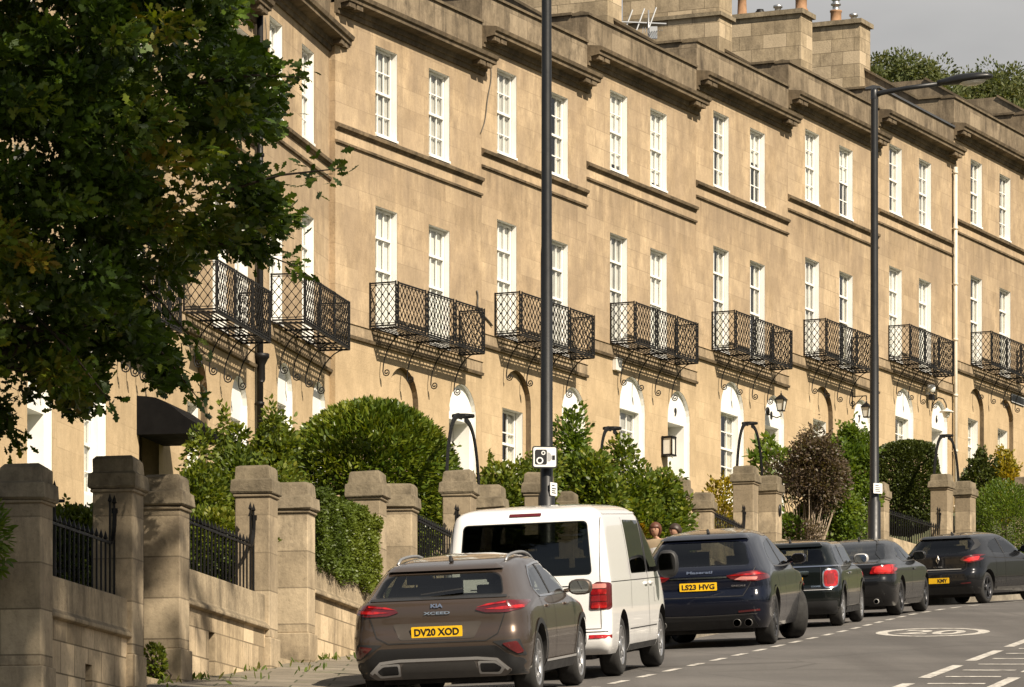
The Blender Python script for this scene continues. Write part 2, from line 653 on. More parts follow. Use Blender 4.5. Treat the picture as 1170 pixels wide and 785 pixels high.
M['blackplastic'] = plain('black_plastic_trim', (.020, .020, .021), 0.55, var=0.2)
M['rubber'] = plain('tyre_rubber', (.022, .021, .020), 0.85, var=0.3, vscale=9, bump=0.1)
M['alloy'] = plain('alloy_wheel', (.42, .42, .43), 0.32, metal=0.8, var=0.15)
M['alloydark'] = plain('dark_alloy_wheel', (.06, .06, .065), 0.35, metal=0.6, var=0.15)
M['dark'] = plain('dark_interior', (.016, .015, .015), 0.85)
M['seat'] = plain('charcoal_seat_cloth', (.028, .027, .027), 0.9)
M['carglass'] = glassmat('tinted_car_glass', (.50, .53, .50), 1.0)
M['privacy'] = glassmat('privacy_car_glass', (.13, .135, .13), 1.0)
M['skin'] = plain('skin', (.43, .245, .165), 0.5, var=0.08, spec=0.3)
M['redhair'] = plain('auburn_hair', (.10, .032, .014), 0.55, var=0.4, vscale=25)
M['darkhair'] = plain('dark_brown_hair', (.035, .020, .012), 0.5, var=0.4, vscale=25)
M['beigecloth'] = plain('beige_cardigan', (.27, .205, .13), 0.9, var=0.2, vscale=8)
M['browncloth'] = plain('mauve_top', (.13, .085, .085), 0.9, var=0.2, vscale=8)
M['jeans'] = plain('dark_denim', (.035, .045, .075), 0.9, var=0.2, vscale=8)
M['paper'] = plain('white_paper', (.82, .82, .80), 0.7, var=0.03)
M['shoe'] = plain('dark_shoe', (.03, .025, .02), 0.6)
M['bark'] = plain('oak_bark', (.075, .055, .038), 0.95, var=0.5, vscale=5, bump=0.6)
M['twig'] = plain('bare_twig', (.30, .235, .165), 0.9, var=0.35, vscale=10)
M['brick'] = plain('red_planter_brick', (.30, .11, .06), 0.9, var=0.3, vscale=10)


def paint(name, col, metal=0.55, rough=0.3, dirt_=.5):
    m, nt, b, o = new_mat(name)
    v = coords(nt, 'Object')
    n = noise(nt, v, 900, 1)
    b.inputs['Metallic'].default_value = metal
    dirt = noise(nt, v, 2.2, 6, 0.7)
    sp = nd(nt, 'ShaderNodeSeparateXYZ')
    nt.links.new(nt.nodes.new('ShaderNodeTexCoord').outputs['Object'], sp.inputs[0])
    low = ramp(nt, sp.outputs[2], [(0.22, 1.0), (0.62, 0.0)])      # road film on the lower panels
    mu = nd(nt, 'ShaderNodeMath', operation='MULTIPLY')
    nt.links.new(low, mu.inputs[0])
    nt.links.new(ramp(nt, dirt, [(0.35, 0.02), (0.7, dirt_)]), mu.inputs[1])
    c = mixc(nt, 1.0, col, ramp(nt, n, [(0.3, 0.82), (0.7, 1.12)]), 'MULTIPLY')
    nt.links.new(mixc(nt, mu.outputs[0], c, (.11, .092, .072)), b.inputs['Base Color'])
    rr = nd(nt, 'ShaderNodeMath', operation='MULTIPLY_ADD')
    nt.links.new(mu.outputs[0], rr.inputs[0])
    rr.inputs[1].default_value = 0.5
    rr.inputs[2].default_value = rough
    nt.links.new(rr.outputs[0], b.inputs['Roughness'])
    b.inputs['Coat Weight'].default_value = 0.62 if dirt_ < .3 else 0.9
    b.inputs['Coat Roughness'].default_value = 0.02
    b.inputs['Specular IOR Level'].default_value = 0.2
    return m


M['p_brown'] = paint('bronze_brown_metallic', (.088, .064, .050), 0.55, 0.33)
M['p_white'] = paint('white_van_paint', (.79, .785, .775), 0.0, 0.3)
M['p_navy'] = paint('midnight_blue_paint', (.005, .0065, .014), 0.1, 0.16, .05)
M['p_green'] = paint('very_dark_green_paint', (.006, .008, .0078), 0.1, 0.16, .06)
M['p_grey'] = paint('dark_grey_metallic', (.015, .0155, .017), 0.45, 0.26, .08)
M['p_char'] = paint('charcoal_metallic', (.013, .0135, .016), 0.45, 0.26, .08)


def lampmat():
    m, nt, b, o = new_mat('red_lamp_lens')
    v = coords(nt, 'Object')
    n = noise(nt, v, 14, 2)
    nt.links.new(mixc(nt, ramp(nt, n, [(0.4, 0.0), (0.62, 1.0)]), (.42, .012, .012), (.20, .006, .008)), b.inputs['Base Color'])
    b.inputs['Roughness'].default_value = 0.12
    b.inputs['Coat Weight'].default_value = 1.0
    return m


M['lamp'] = lampmat()
M['lampdark'] = plain('dark_red_lens', (.10, .008, .010), 0.12, var=0.3, coat=1.0)
M['lampclear'] = plain('clear_lamp_lens', (.70, .55, .52), 0.1, var=0.15, coat=1.0)


def asphalt():
    m, nt, b, o = new_mat('worn_asphalt')
    p = coords(nt, 'Position')
    f = noise(nt, p, 60, 3, 0.8)
    g = noise(nt, p, 0.35, 5, 0.6)
    # tyre paths run along the road: stretch noise along Y
    t = noise(nt, coords(nt, 'Position', (1.1, 0.05, 0.05)), 1.0, 3)
    c = mixc(nt, ramp(nt, g, [(0.35, 0), (0.7, 1)]), (.088, .082, .077), (.132, .122, .113))
    c = mixc(nt, ramp(nt, t, [(0.45, 0), (0.65, 0.5)]), c, (.066, .060, .056))
    c = mixc(nt, 1.0, c, ramp(nt, f, [(0.25, 0.5), (0.75, 1.45)]), 'MULTIPLY')
    # repair patches and thin cracks
    vo = nd(nt, 'ShaderNodeTexVoronoi')
    vo.feature = 'DISTANCE_TO_EDGE'
    vo.inputs['Scale'].default_value = 0.28
    nt.links.new(coords(nt, 'Position', (1, 0.5, 1)), vo.inputs['Vector'])
    c = mixc(nt, ramp(nt, vo.outputs['Distance'], [(0.0, 0.6), (0.006, 0.0)]), c, (.04, .037, .034))
    nt.links.new(c, b.inputs['Base Color'])
    b.inputs['Roughness'].default_value = 0.88
    b.inputs['Specular IOR Level'].default_value = 0.3
    add_bump(nt, b, f, 0.5, 0.01)
    return m


def roadpaint():
    m, nt, b, o = new_mat('worn_road_paint')
    p = coords(nt, 'Position')
    w = noise(nt, p, 9, 6, 0.75)
    nt.links.new(mixc(nt, ramp(nt, w, [(0.38, 1.0), (0.56, 0.0)]), (.56, .53, .475), (.15, .135, .122)), b.inputs['Base Color'])
    b.inputs['Roughness'].default_value = 0.8
    return m


def groundmat(name, cols, sc):
    m, nt, b, o = new_mat(name)
    p = coords(nt, 'Position')
    c = mixc(nt, ramp(nt, noise(nt, p, sc, 6, 0.7), [(0.35, 0), (0.65, 1)]), cols[0], cols[1])
    c = mixc(nt, ramp(nt, noise(nt, p, sc * 6, 4, 0.7), [(0.4, 0), (0.7, 0.6)]), c, cols[2])
    nt.links.new(c, b.inputs['Base Color'])
    b.inputs['Roughness'].default_value = 0.95
    add_bump(nt, b, noise(nt, p, sc * 10, 3), 0.5, 0.03)
    return m


def paving():
    m, nt, b, o = new_mat('worn_pavement_flags')
    p = coords(nt, 'Position')
    br = nd(nt, 'ShaderNodeTexBrick')
    br.inputs['Scale'].default_value = 1
    br.inputs['Brick Width'].default_value = 0.75
    br.inputs['Row Height'].default_value = 0.62
    br.inputs['Mortar Size'].default_value = 0.012
    br.inputs['Color1'].default_value = (.17, .145, .11, 1)
    br.inputs['Color2'].default_value = (.235, .20, .155, 1)
    br.inputs['Mortar'].default_value = (.05, .055, .025, 1)
    nt.links.new(p, br.inputs['Vector'])
    c = mixc(nt, ramp(nt, noise(nt, p, 1.5, 6, 0.7), [(0.45, 0), (0.7, 0.75)]), br.outputs[0], (.085, .075, .055))
    c = mixc(nt, ramp(nt, noise(nt, p, 0.9, 5, 0.7), [(0.56, 0), (0.64, 0.6)]), c, (.075, .095, .03))   # moss
    nt.links.new(c, b.inputs['Base Color'])
    b.inputs['Roughness'].default_value = 0.92
    add_bump(nt, b, noise(nt, p, 18, 4), 0.4, 0.02)
    return m


M['asphalt'] = asphalt()
M['roadpaint'] = roadpaint()
M['paving'] = paving()
M['kerb'] = stone('kerb_stone', (.24, .21, .165), (.32, .28, .22), (.10, .085, .065), streak=0.3, soot=0.6, patch=0, bump=0.5)
M['soil'] = groundmat('garden_ground', ((.045, .055, .02), (.075, .085, .03), (.06, .045, .028)), 0.8)
M['hill'] = groundmat('hill_ground', ((.03, .04, .014), (.05, .06, .02), (.04, .035, .02)), 0.05)
M['gutter'] = plain('gutter_grime', (.07, .06, .048), 0.95)

M['oak'] = leafmat('oak_leaves', [(0.035, 0.063, 0.009), (0.058, 0.101, 0.012), (0.083, 0.135, 0.014), (0.164, 0.200, 0.017), (0.222, 0.148, 0.020)], 0.28, 0.42, 0.4)
M['rhodo'] = leafmat('glossy_shrub_leaves', [(0.039, 0.070, 0.007), (0.073, 0.112, 0.011), (0.117, 0.150, 0.013), (0.166, 0.184, 0.019)], 0.25, 0.38, 0.45)
M['hedge'] = leafmat('box_hedge_leaves', [(0.047, 0.071, 0.009), (0.082, 0.115, 0.013), (0.128, 0.155, 0.017)], 0.25)
M['yew'] = leafmat('dark_yew_leaves', [(0.030, 0.043, 0.011), (0.049, 0.065, 0.013), (0.074, 0.092, 0.017)], 0.2)
M['shrub'] = leafmat('loose_shrub_leaves', [(0.045, 0.071, 0.011), (0.081, 0.114, 0.014), (0.127, 0.162, 0.018), (0.194, 0.200, 0.026)], 0.35)
M['creeper'] = leafmat('creeper_leaves', [(0.049, 0.079, 0.011), (0.089, 0.129, 0.014), (0.138, 0.175, 0.018), (0.259, 0.216, 0.023), (0.356, 0.203, 0.018)], 0.35)
M['gold'] = leafmat('golden_leaves', [(0.162, 0.157, 0.015), (0.270, 0.216, 0.019), (0.378, 0.270, 0.022)], 0.4)
M['copper'] = leafmat('copper_leaves', [(.050, .036, .026), (.085, .060, .042), (.125, .092, .060), (.065, .075, .022)], 0.3)
M['lime'] = leafmat('bright_green_leaves', [(0.057, 0.102, 0.014), (0.098, 0.150, 0.019), (0.149, 0.198, 0.026)], 0.4)
M['wood'] = leafmat('woodland_leaves', [(0.053, 0.071, 0.028), (0.082, 0.099, 0.035), (0.110, 0.122, 0.045), (0.144, 0.136, 0.056)], 0.3, 0.6, 0.2)
M['flower'] = leafmat('pale_blossom', [(.55, .5, .42), (.6, .42, .40)], 0.4)
M['grass'] = leafmat('grass_blades', [(.05, .085, .015), (.09, .13, .02), (.16, .15, .05)], 0.35)

# ------------------------------------------------------------------ world, sun, camera
SUN_TO = Vector((.51, -.68, .73)).normalized()     # towards the sun (behind the camera, to the right)
w = bpy.data.worlds.new('World')
SC.world = w
w.use_nodes = True
nt = w.node_tree
for n in list(nt.nodes):
    nt.nodes.remove(n)
wo = nt.nodes.new('ShaderNodeOutputWorld')
bg1 = nt.nodes.new('ShaderNodeBackground')
bg2 = nt.nodes.new('ShaderNodeBackground')
sky = nt.nodes.new('ShaderNodeTexSky')
sky.sky_type = 'NISHITA'
sky.sun_disc = False
sky.sun_elevation = math.asin(SUN_TO.z)
sky.sun_rotation = math.atan2(SUN_TO.x, SUN_TO.y)
sky.air_density = 1.2
sky.dust_density = 2.0
nt.links.new(sky.outputs[0], bg1.inputs[0])
bg1.inputs[1].default_value = 0.045
tc = nt.nodes.new('ShaderNodeTexCoord')
mp = nt.nodes.new('ShaderNodeMapping')
mp.inputs['Scale'].default_value = (3.2, 3.2, 9.0)
nt.links.new(tc.outputs['Generated'], mp.inputs[0])
cn = nt.nodes.new('ShaderNodeTexNoise')
cn.inputs['Scale'].default_value = 1.6
cn.inputs['Detail'].default_value = 6
nt.links.new(mp.outputs[0], cn.inputs['Vector'])
cloudcol = ramp(nt, cn.outputs[0], [(0.28, (.195, .196, .202)), (0.5, (.27, .268, .266)), (0.72, (.37, .362, .352))])
nt.links.new(cloudcol, bg2.inputs[0])
bg2.inputs[1].default_value = 1.0
# the cloud bank lies towards +Y (up the hill); the sky behind the camera is clear
sx = nt.nodes.new('ShaderNodeSeparateXYZ')
nt.links.new(tc.outputs['Generated'], sx.inputs[0])
cf = ramp(nt, sx.outputs[1], [(0.0, 0.35), (0.6, 1.0)])
ms = nt.nodes.new('ShaderNodeMixShader')
nt.links.new(cf, ms.inputs[0])
nt.links.new(bg1.outputs[0], ms.inputs[1])
nt.links.new(bg2.outputs[0], ms.inputs[2])
nt.links.new(ms.outputs[0], wo.inputs[0])

sl = bpy.data.lights.new('sun', 'SUN')
sl.energy = 5.0
sl.angle = R(0.5)
sl.color = (1.0, .885, .72)
so = bpy.data.objects.new('sun', sl)
COL.objects.link(so)
so.rotation_euler = SUN_TO.to_track_quat('Z', 'Y').to_euler()
so.location = (40, -60, 80)

cam = bpy.data.cameras.new('camera')
co_ = bpy.data.objects.new('camera', cam)
COL.objects.link(co_)
co_.rotation_euler = (R(90), 0, 0)
cam.sensor_width = 36
cam.lens = F / 1170 * 36
cam.shift_y = (HY - 392.5) / 1170
cam.clip_end = 5000
cam.clip_start = 0.5
SC.camera = co_
vs_ = SC.view_settings
vs_.view_transform = 'Standard'
vs_.look = 'None'
vs_.exposure = 0.74
vs_.gamma = 1
SC.cycles.max_bounces = 6
SC.cycles.transparent_max_bounces = 12
SC.cycles.use_denoising = True
SC.cycles.caustics_reflective = False
SC.cycles.caustics_refractive = False

# ------------------------------------------------------------------ ground, road, pavements
def sheet(name, xs_fn, ys, zfn, mat, kind='structure'):
    vs, fs = [], []
    k = None
    for y in ys:
        row = xs_fn(y)
        k = len(row)
        for p in row:
            vs.append(tuple(p))
    for i in range(len(ys) - 1):
        for j in range(k - 1):
            a = i * k + j
            fs.append((a, a + 1, a + k + 1, a + k))
    me = bpy.data.meshes.new(name)
    me.from_pydata(vs, [], fs)
    me.materials.append(mat)
    me.polygons.foreach_set('use_smooth', [True] * len(fs))
    o = obj(name, me)
    o['kind'] = kind
    return o


def sst(a, b, x):
    t = max(0, min(1, (x - a) / (b - a)))
    return t * t * (3 - 2 * t)


def ground_z(x, y):
    pl = plane(min(y, 150)) + max(0, y - 150) * 0.02
    if y < 130:
        wv = x - WALL(y)
        if wv < -2.6:
            return pl + 0.85 + 0.9 * sst(-0.5, -8, wv)
        if wv < 0.1:
            return pl - 0.25
        d = x - BAY(y)
        if d < 9.2:
            return pl - 0.4
        return pl - 0.15
    return pl - 0.4


offs = [-900, -400, -150, -60, -30, -18, -12, -9, -7, -5, -3.5, -2.7, -2.55, -1, -0.5, 0.3, 1.5, 4, 8, 12, 14.6, 15, 20, 40, 90, 250, 900]
ys = list(np.arange(-40, 30, 5.0)) + list(np.arange(30, 130, 1.5)) + [130, 140, 150, 180, 240, 340, 500, 800, 1500, 3000]
sheet('ground', lambda y: [(WALL(min(y, 150)) + o, y, ground_z(WALL(min(y, 150)) + o, y)) for o in offs], ys, None, M['soil'])

rys = list(np.arange(-30, 30, 3.0)) + list(np.arange(30, 170, 1.0))
ds = [-2.2, -1.8, -1.2, -0.6, 0, 0.8, 1.6, 2.4, 3.2, 4.2, 5.2, 6.5, 7.8, 8.6]
sheet('road', lambda y: [bay_pt(y, d) for d in ds], rys, None, M['asphalt'])


def pave_row(y):
    kb = bay_pt(y, -2.32)
    L = WALL(kb.y)
    zk = pave_z(kb.y) - 0.045
    r = []
    for t in (0, .25, .5, .75, 1.0):
        x = kb.x + (L + 0.05 - kb.x) * t
        r.append((x, kb.y, zk + 0.05 * t))
    return r


sheet('pavement', pave_row, rys, None, M['paving'])


def far_pave(y):
    return [bay_pt(y, d, 0.2) for d in (8.75, 9.5, 10.3, 11.2)]


sheet('far_pavement', far_pave, rys, None, M['paving'])


def kerb(name, d0, d1, lift0, zmode):
    vs, fs = [], []
    for y in rys:
        a, b = bay_pt(y, d0), bay_pt(y, d1)
        if zmode:
            zt = pave_z(a.y) - 0.04
        else:
            zt = b.z + 0.205
        vs += [(a.x, a.y, a.z - 0.3), (a.x, a.y, zt), (b.x, b.y, zt), (b.x, b.y, b.z - 0.3)]
    for i in range(len(rys) - 1):
        for j in range(3):
            k = i * 4 + j
            fs.append((k, k + 1, k + 5, k + 4))
    me = bpy.data.meshes.new(name)
    me.from_pydata(vs, [], fs)
    me.materials.append(M['kerb'])
    o = obj(name, me)
    o['kind'] = 'structure'


kerb('kerb', -2.18, -2.33, 0, True)
kerb('far_kerb', 8.58, 8.78, 0, False)


# painted markings: real sheets a few mm above the road
class Marks:
    def __init__(s):
        s.v, s.f = [], []

    def quad(s, pts):
        k = len(s.v)
        s.v += [tuple(p) for p in pts]
        s.f.append(tuple(range(k, k + len(pts))))

    def strip(s, y0, y1, d, w, n=3, lift=0.005):
        for i in range(n):
            a, b = y0 + (y1 - y0) * i / n, y0 + (y1 - y0) * (i + 1) / n
            s.quad([bay_pt(a, d - w / 2, lift), bay_pt(a, d + w / 2, lift), bay_pt(b, d + w / 2, lift), bay_pt(b, d - w / 2, lift)])

    def build(s, name):
        me = bpy.data.meshes.new(name)
        me.from_pydata(s.v, [], s.f)
        me.materials.append(M['roadpaint'])
        o = obj(name, me)
        o['kind'] = 'structure'
        return o


mk = Marks()
y = 40.0
while y < 86:
    mk.strip(y, y + 0.95, 0, 0.10, 1)
    y += 1.78
mk.strip(87.5, 150, -0.05, 0.10, 60)
mk.build('parking_bay_marking')
mk = Marks()
y = 33.0
k = 0
while y < 120:
    mk.strip(y, y + 3.9, 3.14, 0.14, 3)
    mk.strip(y - 3.6, y + 0.3, 4.12, 0.14, 3)
    y += 5.45
y = 36.0
while y < 110:
    a, b = 3.34, 3.95
    mk.quad([bay_pt(y, a, .005), bay_pt(y + 0.1, b, .005), bay_pt(y + 0.34, b, .005), bay_pt(y + 0.22, a, .005)])
    y += 1.95
mk.build('centre_hatch_marking')

# speed roundel: ring and figures
mk = Marks()
yc, dc, ry_, rx_ = 66.9, 1.42, 2.25, 0.84
N = 56
for i in range(N):
    a0, a1 = 2 * math.pi * i / N, 2 * math.pi * (i + 1) / N
    q = []
    for a, s in ((a0, 1), (a1, 1), (a1, .79), (a0, .79)):
        q.append(bay_pt(yc + math.sin(a) * ry_ * (s if s == 1 else .86), dc + math.cos(a) * rx_ * s, .005))
    mk.quad(q)
tm = fit_text(text_mesh('20', 1.0, 0.0, 0.02), 0.95, 2.3)
bm_ = bmesh.new()
bm_.from_mesh(tm)
bmesh.ops.triangulate(bm_, faces=bm_.faces)
for f in bm_.faces:
    if abs(f.normal.z) > 0.5:
        mk.quad([bay_pt(yc + v.co.y, dc + v.co.x, .005) for v in f.verts])
bm_.free()
mk.build('speed_roundel_marking')
# ------------------------------------------------------------------ terrace houses
def arch_outline(x0, x1, z0, zspring, n=14):
    r = (x1 - x0) / 2
    cx = (x0 + x1) / 2
    pts = [(x0, z0), (x1, z0), (x1, zspring)]
    for i in range(1, n):
        a = math.pi * i / n
        pts.append((cx + r * math.cos(a), zspring + r * math.sin(a)))
    pts.append((x0, zspring))
    return pts


def rect(x0, x1, z0, z1):
    return [(x0, z0), (x1, z0), (x1, z1), (x0, z1)]


def sash(parent, x0, x1, z0, z1, y, vs, hs, meets, cover, seed):
    """sash bars (vs vertical divisions, hs: list of heights of horizontal bars, meets: meeting rails), glass, curtain"""
    m = MB()
    fw = 0.05
    m.bx(x0, x0 + fw, y, y + .05, z0, z1)
    m.bx(x1 - fw, x1, y, y + .05, z0, z1)
    m.bx(x0 + fw, x1 - fw, y, y + .05, z1 - fw, z1)
    m.bx(x0 + fw, x1 - fw, y - .02, y + .05, z0, z0 + .075)
    for i in range(1, vs):
        x = x0 + fw + (x1 - x0 - 2 * fw) * i / vs
        m.bx(x - .014, x + .014, y + .008, y + .042, z0 + .07, z1 - fw)
    for h in hs:
        m.bx(x0 + fw, x1 - fw, y + .010, y + .040, h - .013, h + .013)
    for h in meets:
        m.bx(x0 + fw, x1 - fw, y - .022, y + .046, h - .027, h + .027)
    m.build('sash_bars', M['white'], parent)
    g = MB()
    g.add([(x0 + .02, y + .026, z0 + .02), (x1 - .02, y + .026, z0 + .02), (x1 - .02, y + .026, z1 - .02), (x0 + .02, y + .026, z1 - .02)], [(0, 1, 2, 3)])
    g.build('glass', M['glass'], parent, fix=False)
    rg = random.Random(seed)
    c = MB()
    yc = y + .075

    def cloth(xa, xb, za, zb):
        n = max(2, int((xb - xa) / .035))
        vs_ = []
        for i in range(n + 1):
            xx = xa + (xb - xa) * i / n
            yy = yc + .018 * math.sin(i * 2.1 + seed)
            vs_ += [(xx, yy, za), (xx, yy, zb)]
        c.add(vs_, [(2 * i, 2 * i + 2, 2 * i + 3, 2 * i + 1) for i in range(n)])
    mt = 'drape'
    if cover == 'blind':
        f = rg.uniform(0.0, 0.12)
        c.bx(x0 - .1, x1 + .3, yc, yc + .01, z0 + (z1 - z0) * f, z1 + .1)
        mt = 'blind'
    elif cover == 'net':
        cloth(x0 - .1, x1 + .3, z0, z1)
        mt = 'net'
    elif cover == 'half':
        c.bx(x0 - .1, x1 + .3, yc, yc + .01, z0 + (z1 - z0) * rg.uniform(.45, .7), z1 + .1)
        mt = 'blind'
    else:
        wd = (x1 - x0) * rg.uniform(.22, .38)
        cloth(x0, x0 + wd, z0, z1)
        cloth(x1 - wd, x1 + .25, z0, z1)
    c.build({'blind': 'blind', 'half': 'blind', 'net': 'net_curtain'}.get(cover, 'curtain'), M[mt], parent, fix=False)
    # dark room behind the window
    r = MB()
    d = 1.3
    a, b = x0 - .35, x1 + .4
    r.add([(a, y + .3, z0 - .2), (b, y + .3, z0 - .2), (b, y + .3, z1 + .2), (a, y + .3, z1 + .2), (a, y + d, z0 - .2), (b, y + d, z0 - .2), (b, y + d, z1 + .2), (a, y + d, z1 + .2)],
          [(4, 5, 6, 7), (0, 4, 7, 3), (1, 2, 6, 5), (3, 7, 6, 2), (0, 1, 5, 4)])
    r.build('room', M['room'], parent, fix=False)


def flat_window(house, x0, w_, z0, z1, spec, cover, seed, depth=.125):
    x1 = x0 + w_
    m = MB()
    m.band(rect(x0 + .002, x1 - .002, z0 + .002, z1 - .002), .004, depth + .02)
    # painted edge strip on the stone round the opening at the right and the sill
    m.bx(x0 + .002, x1 - .002, -.035, depth, z0 - .0, z0 + .05)
    o = m.build('window', M['white'], house, fix=False)
    if spec == 'upper':
        h = z1 - z0
        sash(o, x0 + .03, x1 - .03, z0 + .05, z1 - .01, depth, 3, [z0 + h * .27, z0 + h * .75], [z0 + h * .515], cover, seed)
    elif spec == 'french':
        h = z1 - z0
        sash(o, x0 + .03, x1 - .03, z0 + .05, z1 - .01, depth, 3, [], [z0 + h * .50, z0 + h * .76], cover, seed)
    else:
        h = z1 - z0
        sash(o, x0 + .03, x1 - .03, z0 + .05, z1 - .01, depth, 3, [z0 + h * .27, z0 + h * .75], [z0 + h * .5], cover, seed)
    return o


GH = 3.6           # ground floor height up to the string course; all house heights below are relative to the ground floor


def balcony(house, xa, length, p=.62, h=.95):
    zf = GH + .30
    z1 = zf + h
    m = MB()
    # slatted iron floor
    n = 6
    for i in range(n):
        yy = -p + (p - .02) * (i + .5) / n
        m.bx(xa, xa + length, yy - .019, yy + .019, zf - .012, zf)
    for i in range(5):
        x = xa + .03 + (length - .06) * i / 4
        m.bx(x - .025, x + .025, -p, 0, zf - .045, zf - .013)
    m.bx(xa, xa + length, -p - .014, -p + .010, zf - .035, zf + .002)
    bal = m.build('balcony', M['iron'], house)
    r = MB()
    t = .017

    def panel(a, b):
        """lattice panel between points a and b (at floor level)"""
        a, b = Vector(a), Vector(b)
        L = (b - a).length
        d = (b - a) / L
        up = Vector((0, 0, 1))
        n_ = d.cross(up)
        za, zb = .07, h - .06
        # frame bars
        for zz in (.03, h - .02):
            r.bar(a + up * zz, b + up * zz, .03, .03)
        for zz in (za + .01, zb):
            r.bar(a + up * zz, b + up * zz, .014, .014)
        H = zb - za
        nx = max(2, round(L / .165))
        cw = L / nx
        nz = 4
        ch = H / nz
        k = max(nx, nz)
        for sgn in (1, -1):
            for j in range(-nz, nx + 1):
                # line x = j*cw + t*cw (t = z/ch)
                pts = []
                for q in (0, nz):
                    pts.append((j + q) * cw if sgn > 0 else L - (j + q) * cw)
                x0, x1 = pts
                t0, t1 = 0.0, 1.0
                dx = x1 - x0
                lo, hi = (0, L)
                ta, tb = sorted(((lo - x0) / dx, (hi - x0) / dx))
                t0, t1 = max(0, ta), min(1, tb)
                if t1 - t0 < .02:
                    continue
                r.bar(a + d * (x0 + dx * t0) + up * (za + H * t0), a + d * (x0 + dx * t1) + up * (za + H * t1), .013, .013, up=n_)
        # knots at the crossings
        for i in range(nx + 1):
            for q in range(nz * 2 + 1):
                if (q % 2 == 0) == (0 == 0):
                    zz = za + H * q / (nz * 2)
                    xx = i * cw if q % 4 in (0, 2) and (q // 2) % 1 == 0 else i * cw
                    if q % 2 == 0 and 0 < i < nx:
                        r.box(a + d * xx + up * zz, (.032, .032, .032))

    def post(c, w1, along):
        c = Vector(c)
        # ornamental pilaster: two uprights with small hoops between
        d = Vector(along)
        for s in (-1, 1):
            r.bar(c + d * (s * w1 / 2), c + d * (s * w1 / 2) + Vector((0, 0, h + .01)), .024, .024, up=(0, 1, 0))
        nn = 7
        for i in range(nn):
            zz = .06 + (h - .12) * (i + .5) / nn
            hh = (h - .12) / nn / 2
            q = [c + d * (math.cos(a) * w1 * .36) + Vector((0, 0, zz + math.sin(a) * hh)) for a in [math.pi * 2 * k / 6 for k in range(7)]]
            for u_, v_ in zip(q[:-1], q[1:]):
                r.bar(u_, v_, .022, .018, up=d.cross(Vector((0, 0, 1))))

    y = -p
    x0, x1 = xa, xa + length
    post((x0 + .06, y, zf), .12, (1, 0, 0))
    post((x1 - .06, y, zf), .12, (1, 0, 0))
    seg = (length - .12) / 3
    for i in range(3):
        a = x0 + .12 + (length - .24) * i / 3 + (.06 if i else 0)
        b = x0 + .12 + (length - .24) * (i + 1) / 3 - (.06 if i < 2 else 0)
        panel((a, y, zf), (b, y, zf))
        if i:
            post((a - .06, y, zf), .12, (1, 0, 0))
    panel((x0, 0, zf), (x0, y, zf))
    panel((x1, 0, zf), (x1, y, zf))
    r.bar((x0, -.02, zf), (x0, -.02, z1), .03, .03, up=(0, 1, 0))
    r.bar((x1, -.02, zf), (x1, -.02, z1), .03, .03, up=(0, 1, 0))
    r.build('railing', M['iron'], bal, fix=False)
    for i in range(4):
        x = xa + length * (.10 + .265 * i)
        b = MB()
        pts = []
        for k in range(9):                      # sweep from under the front edge down to the wall
            t_ = k / 8
            a = t_ * math.pi / 2
            pts.append((x, -p * .92 + (p * .92 - .10) * math.sin(a) ** 1.15, zf - .09 - .78 * (1 - math.cos(a)) ** .9))
        c = Vector((x, pts[-1][1] - .085, pts[-1][2] - .02))
        for k in range(1, 15):                  # closing volute
            a = k / 14 * math.pi * 3.1
            rad = .085 * (1 - k / 17)
            pts.append((x, c.y + rad * math.cos(a), c.z - rad * math.sin(a)))
        b.tube(pts, .014, 5)
        b.build('bracket', M['iron'], bal, fix=False)
    return bal


def sweep_profile(m, prof, x0, x1):
    """prof: list of (y,z), closed; straight run along x"""
    m.prism(prof, x0, x1, 'x')


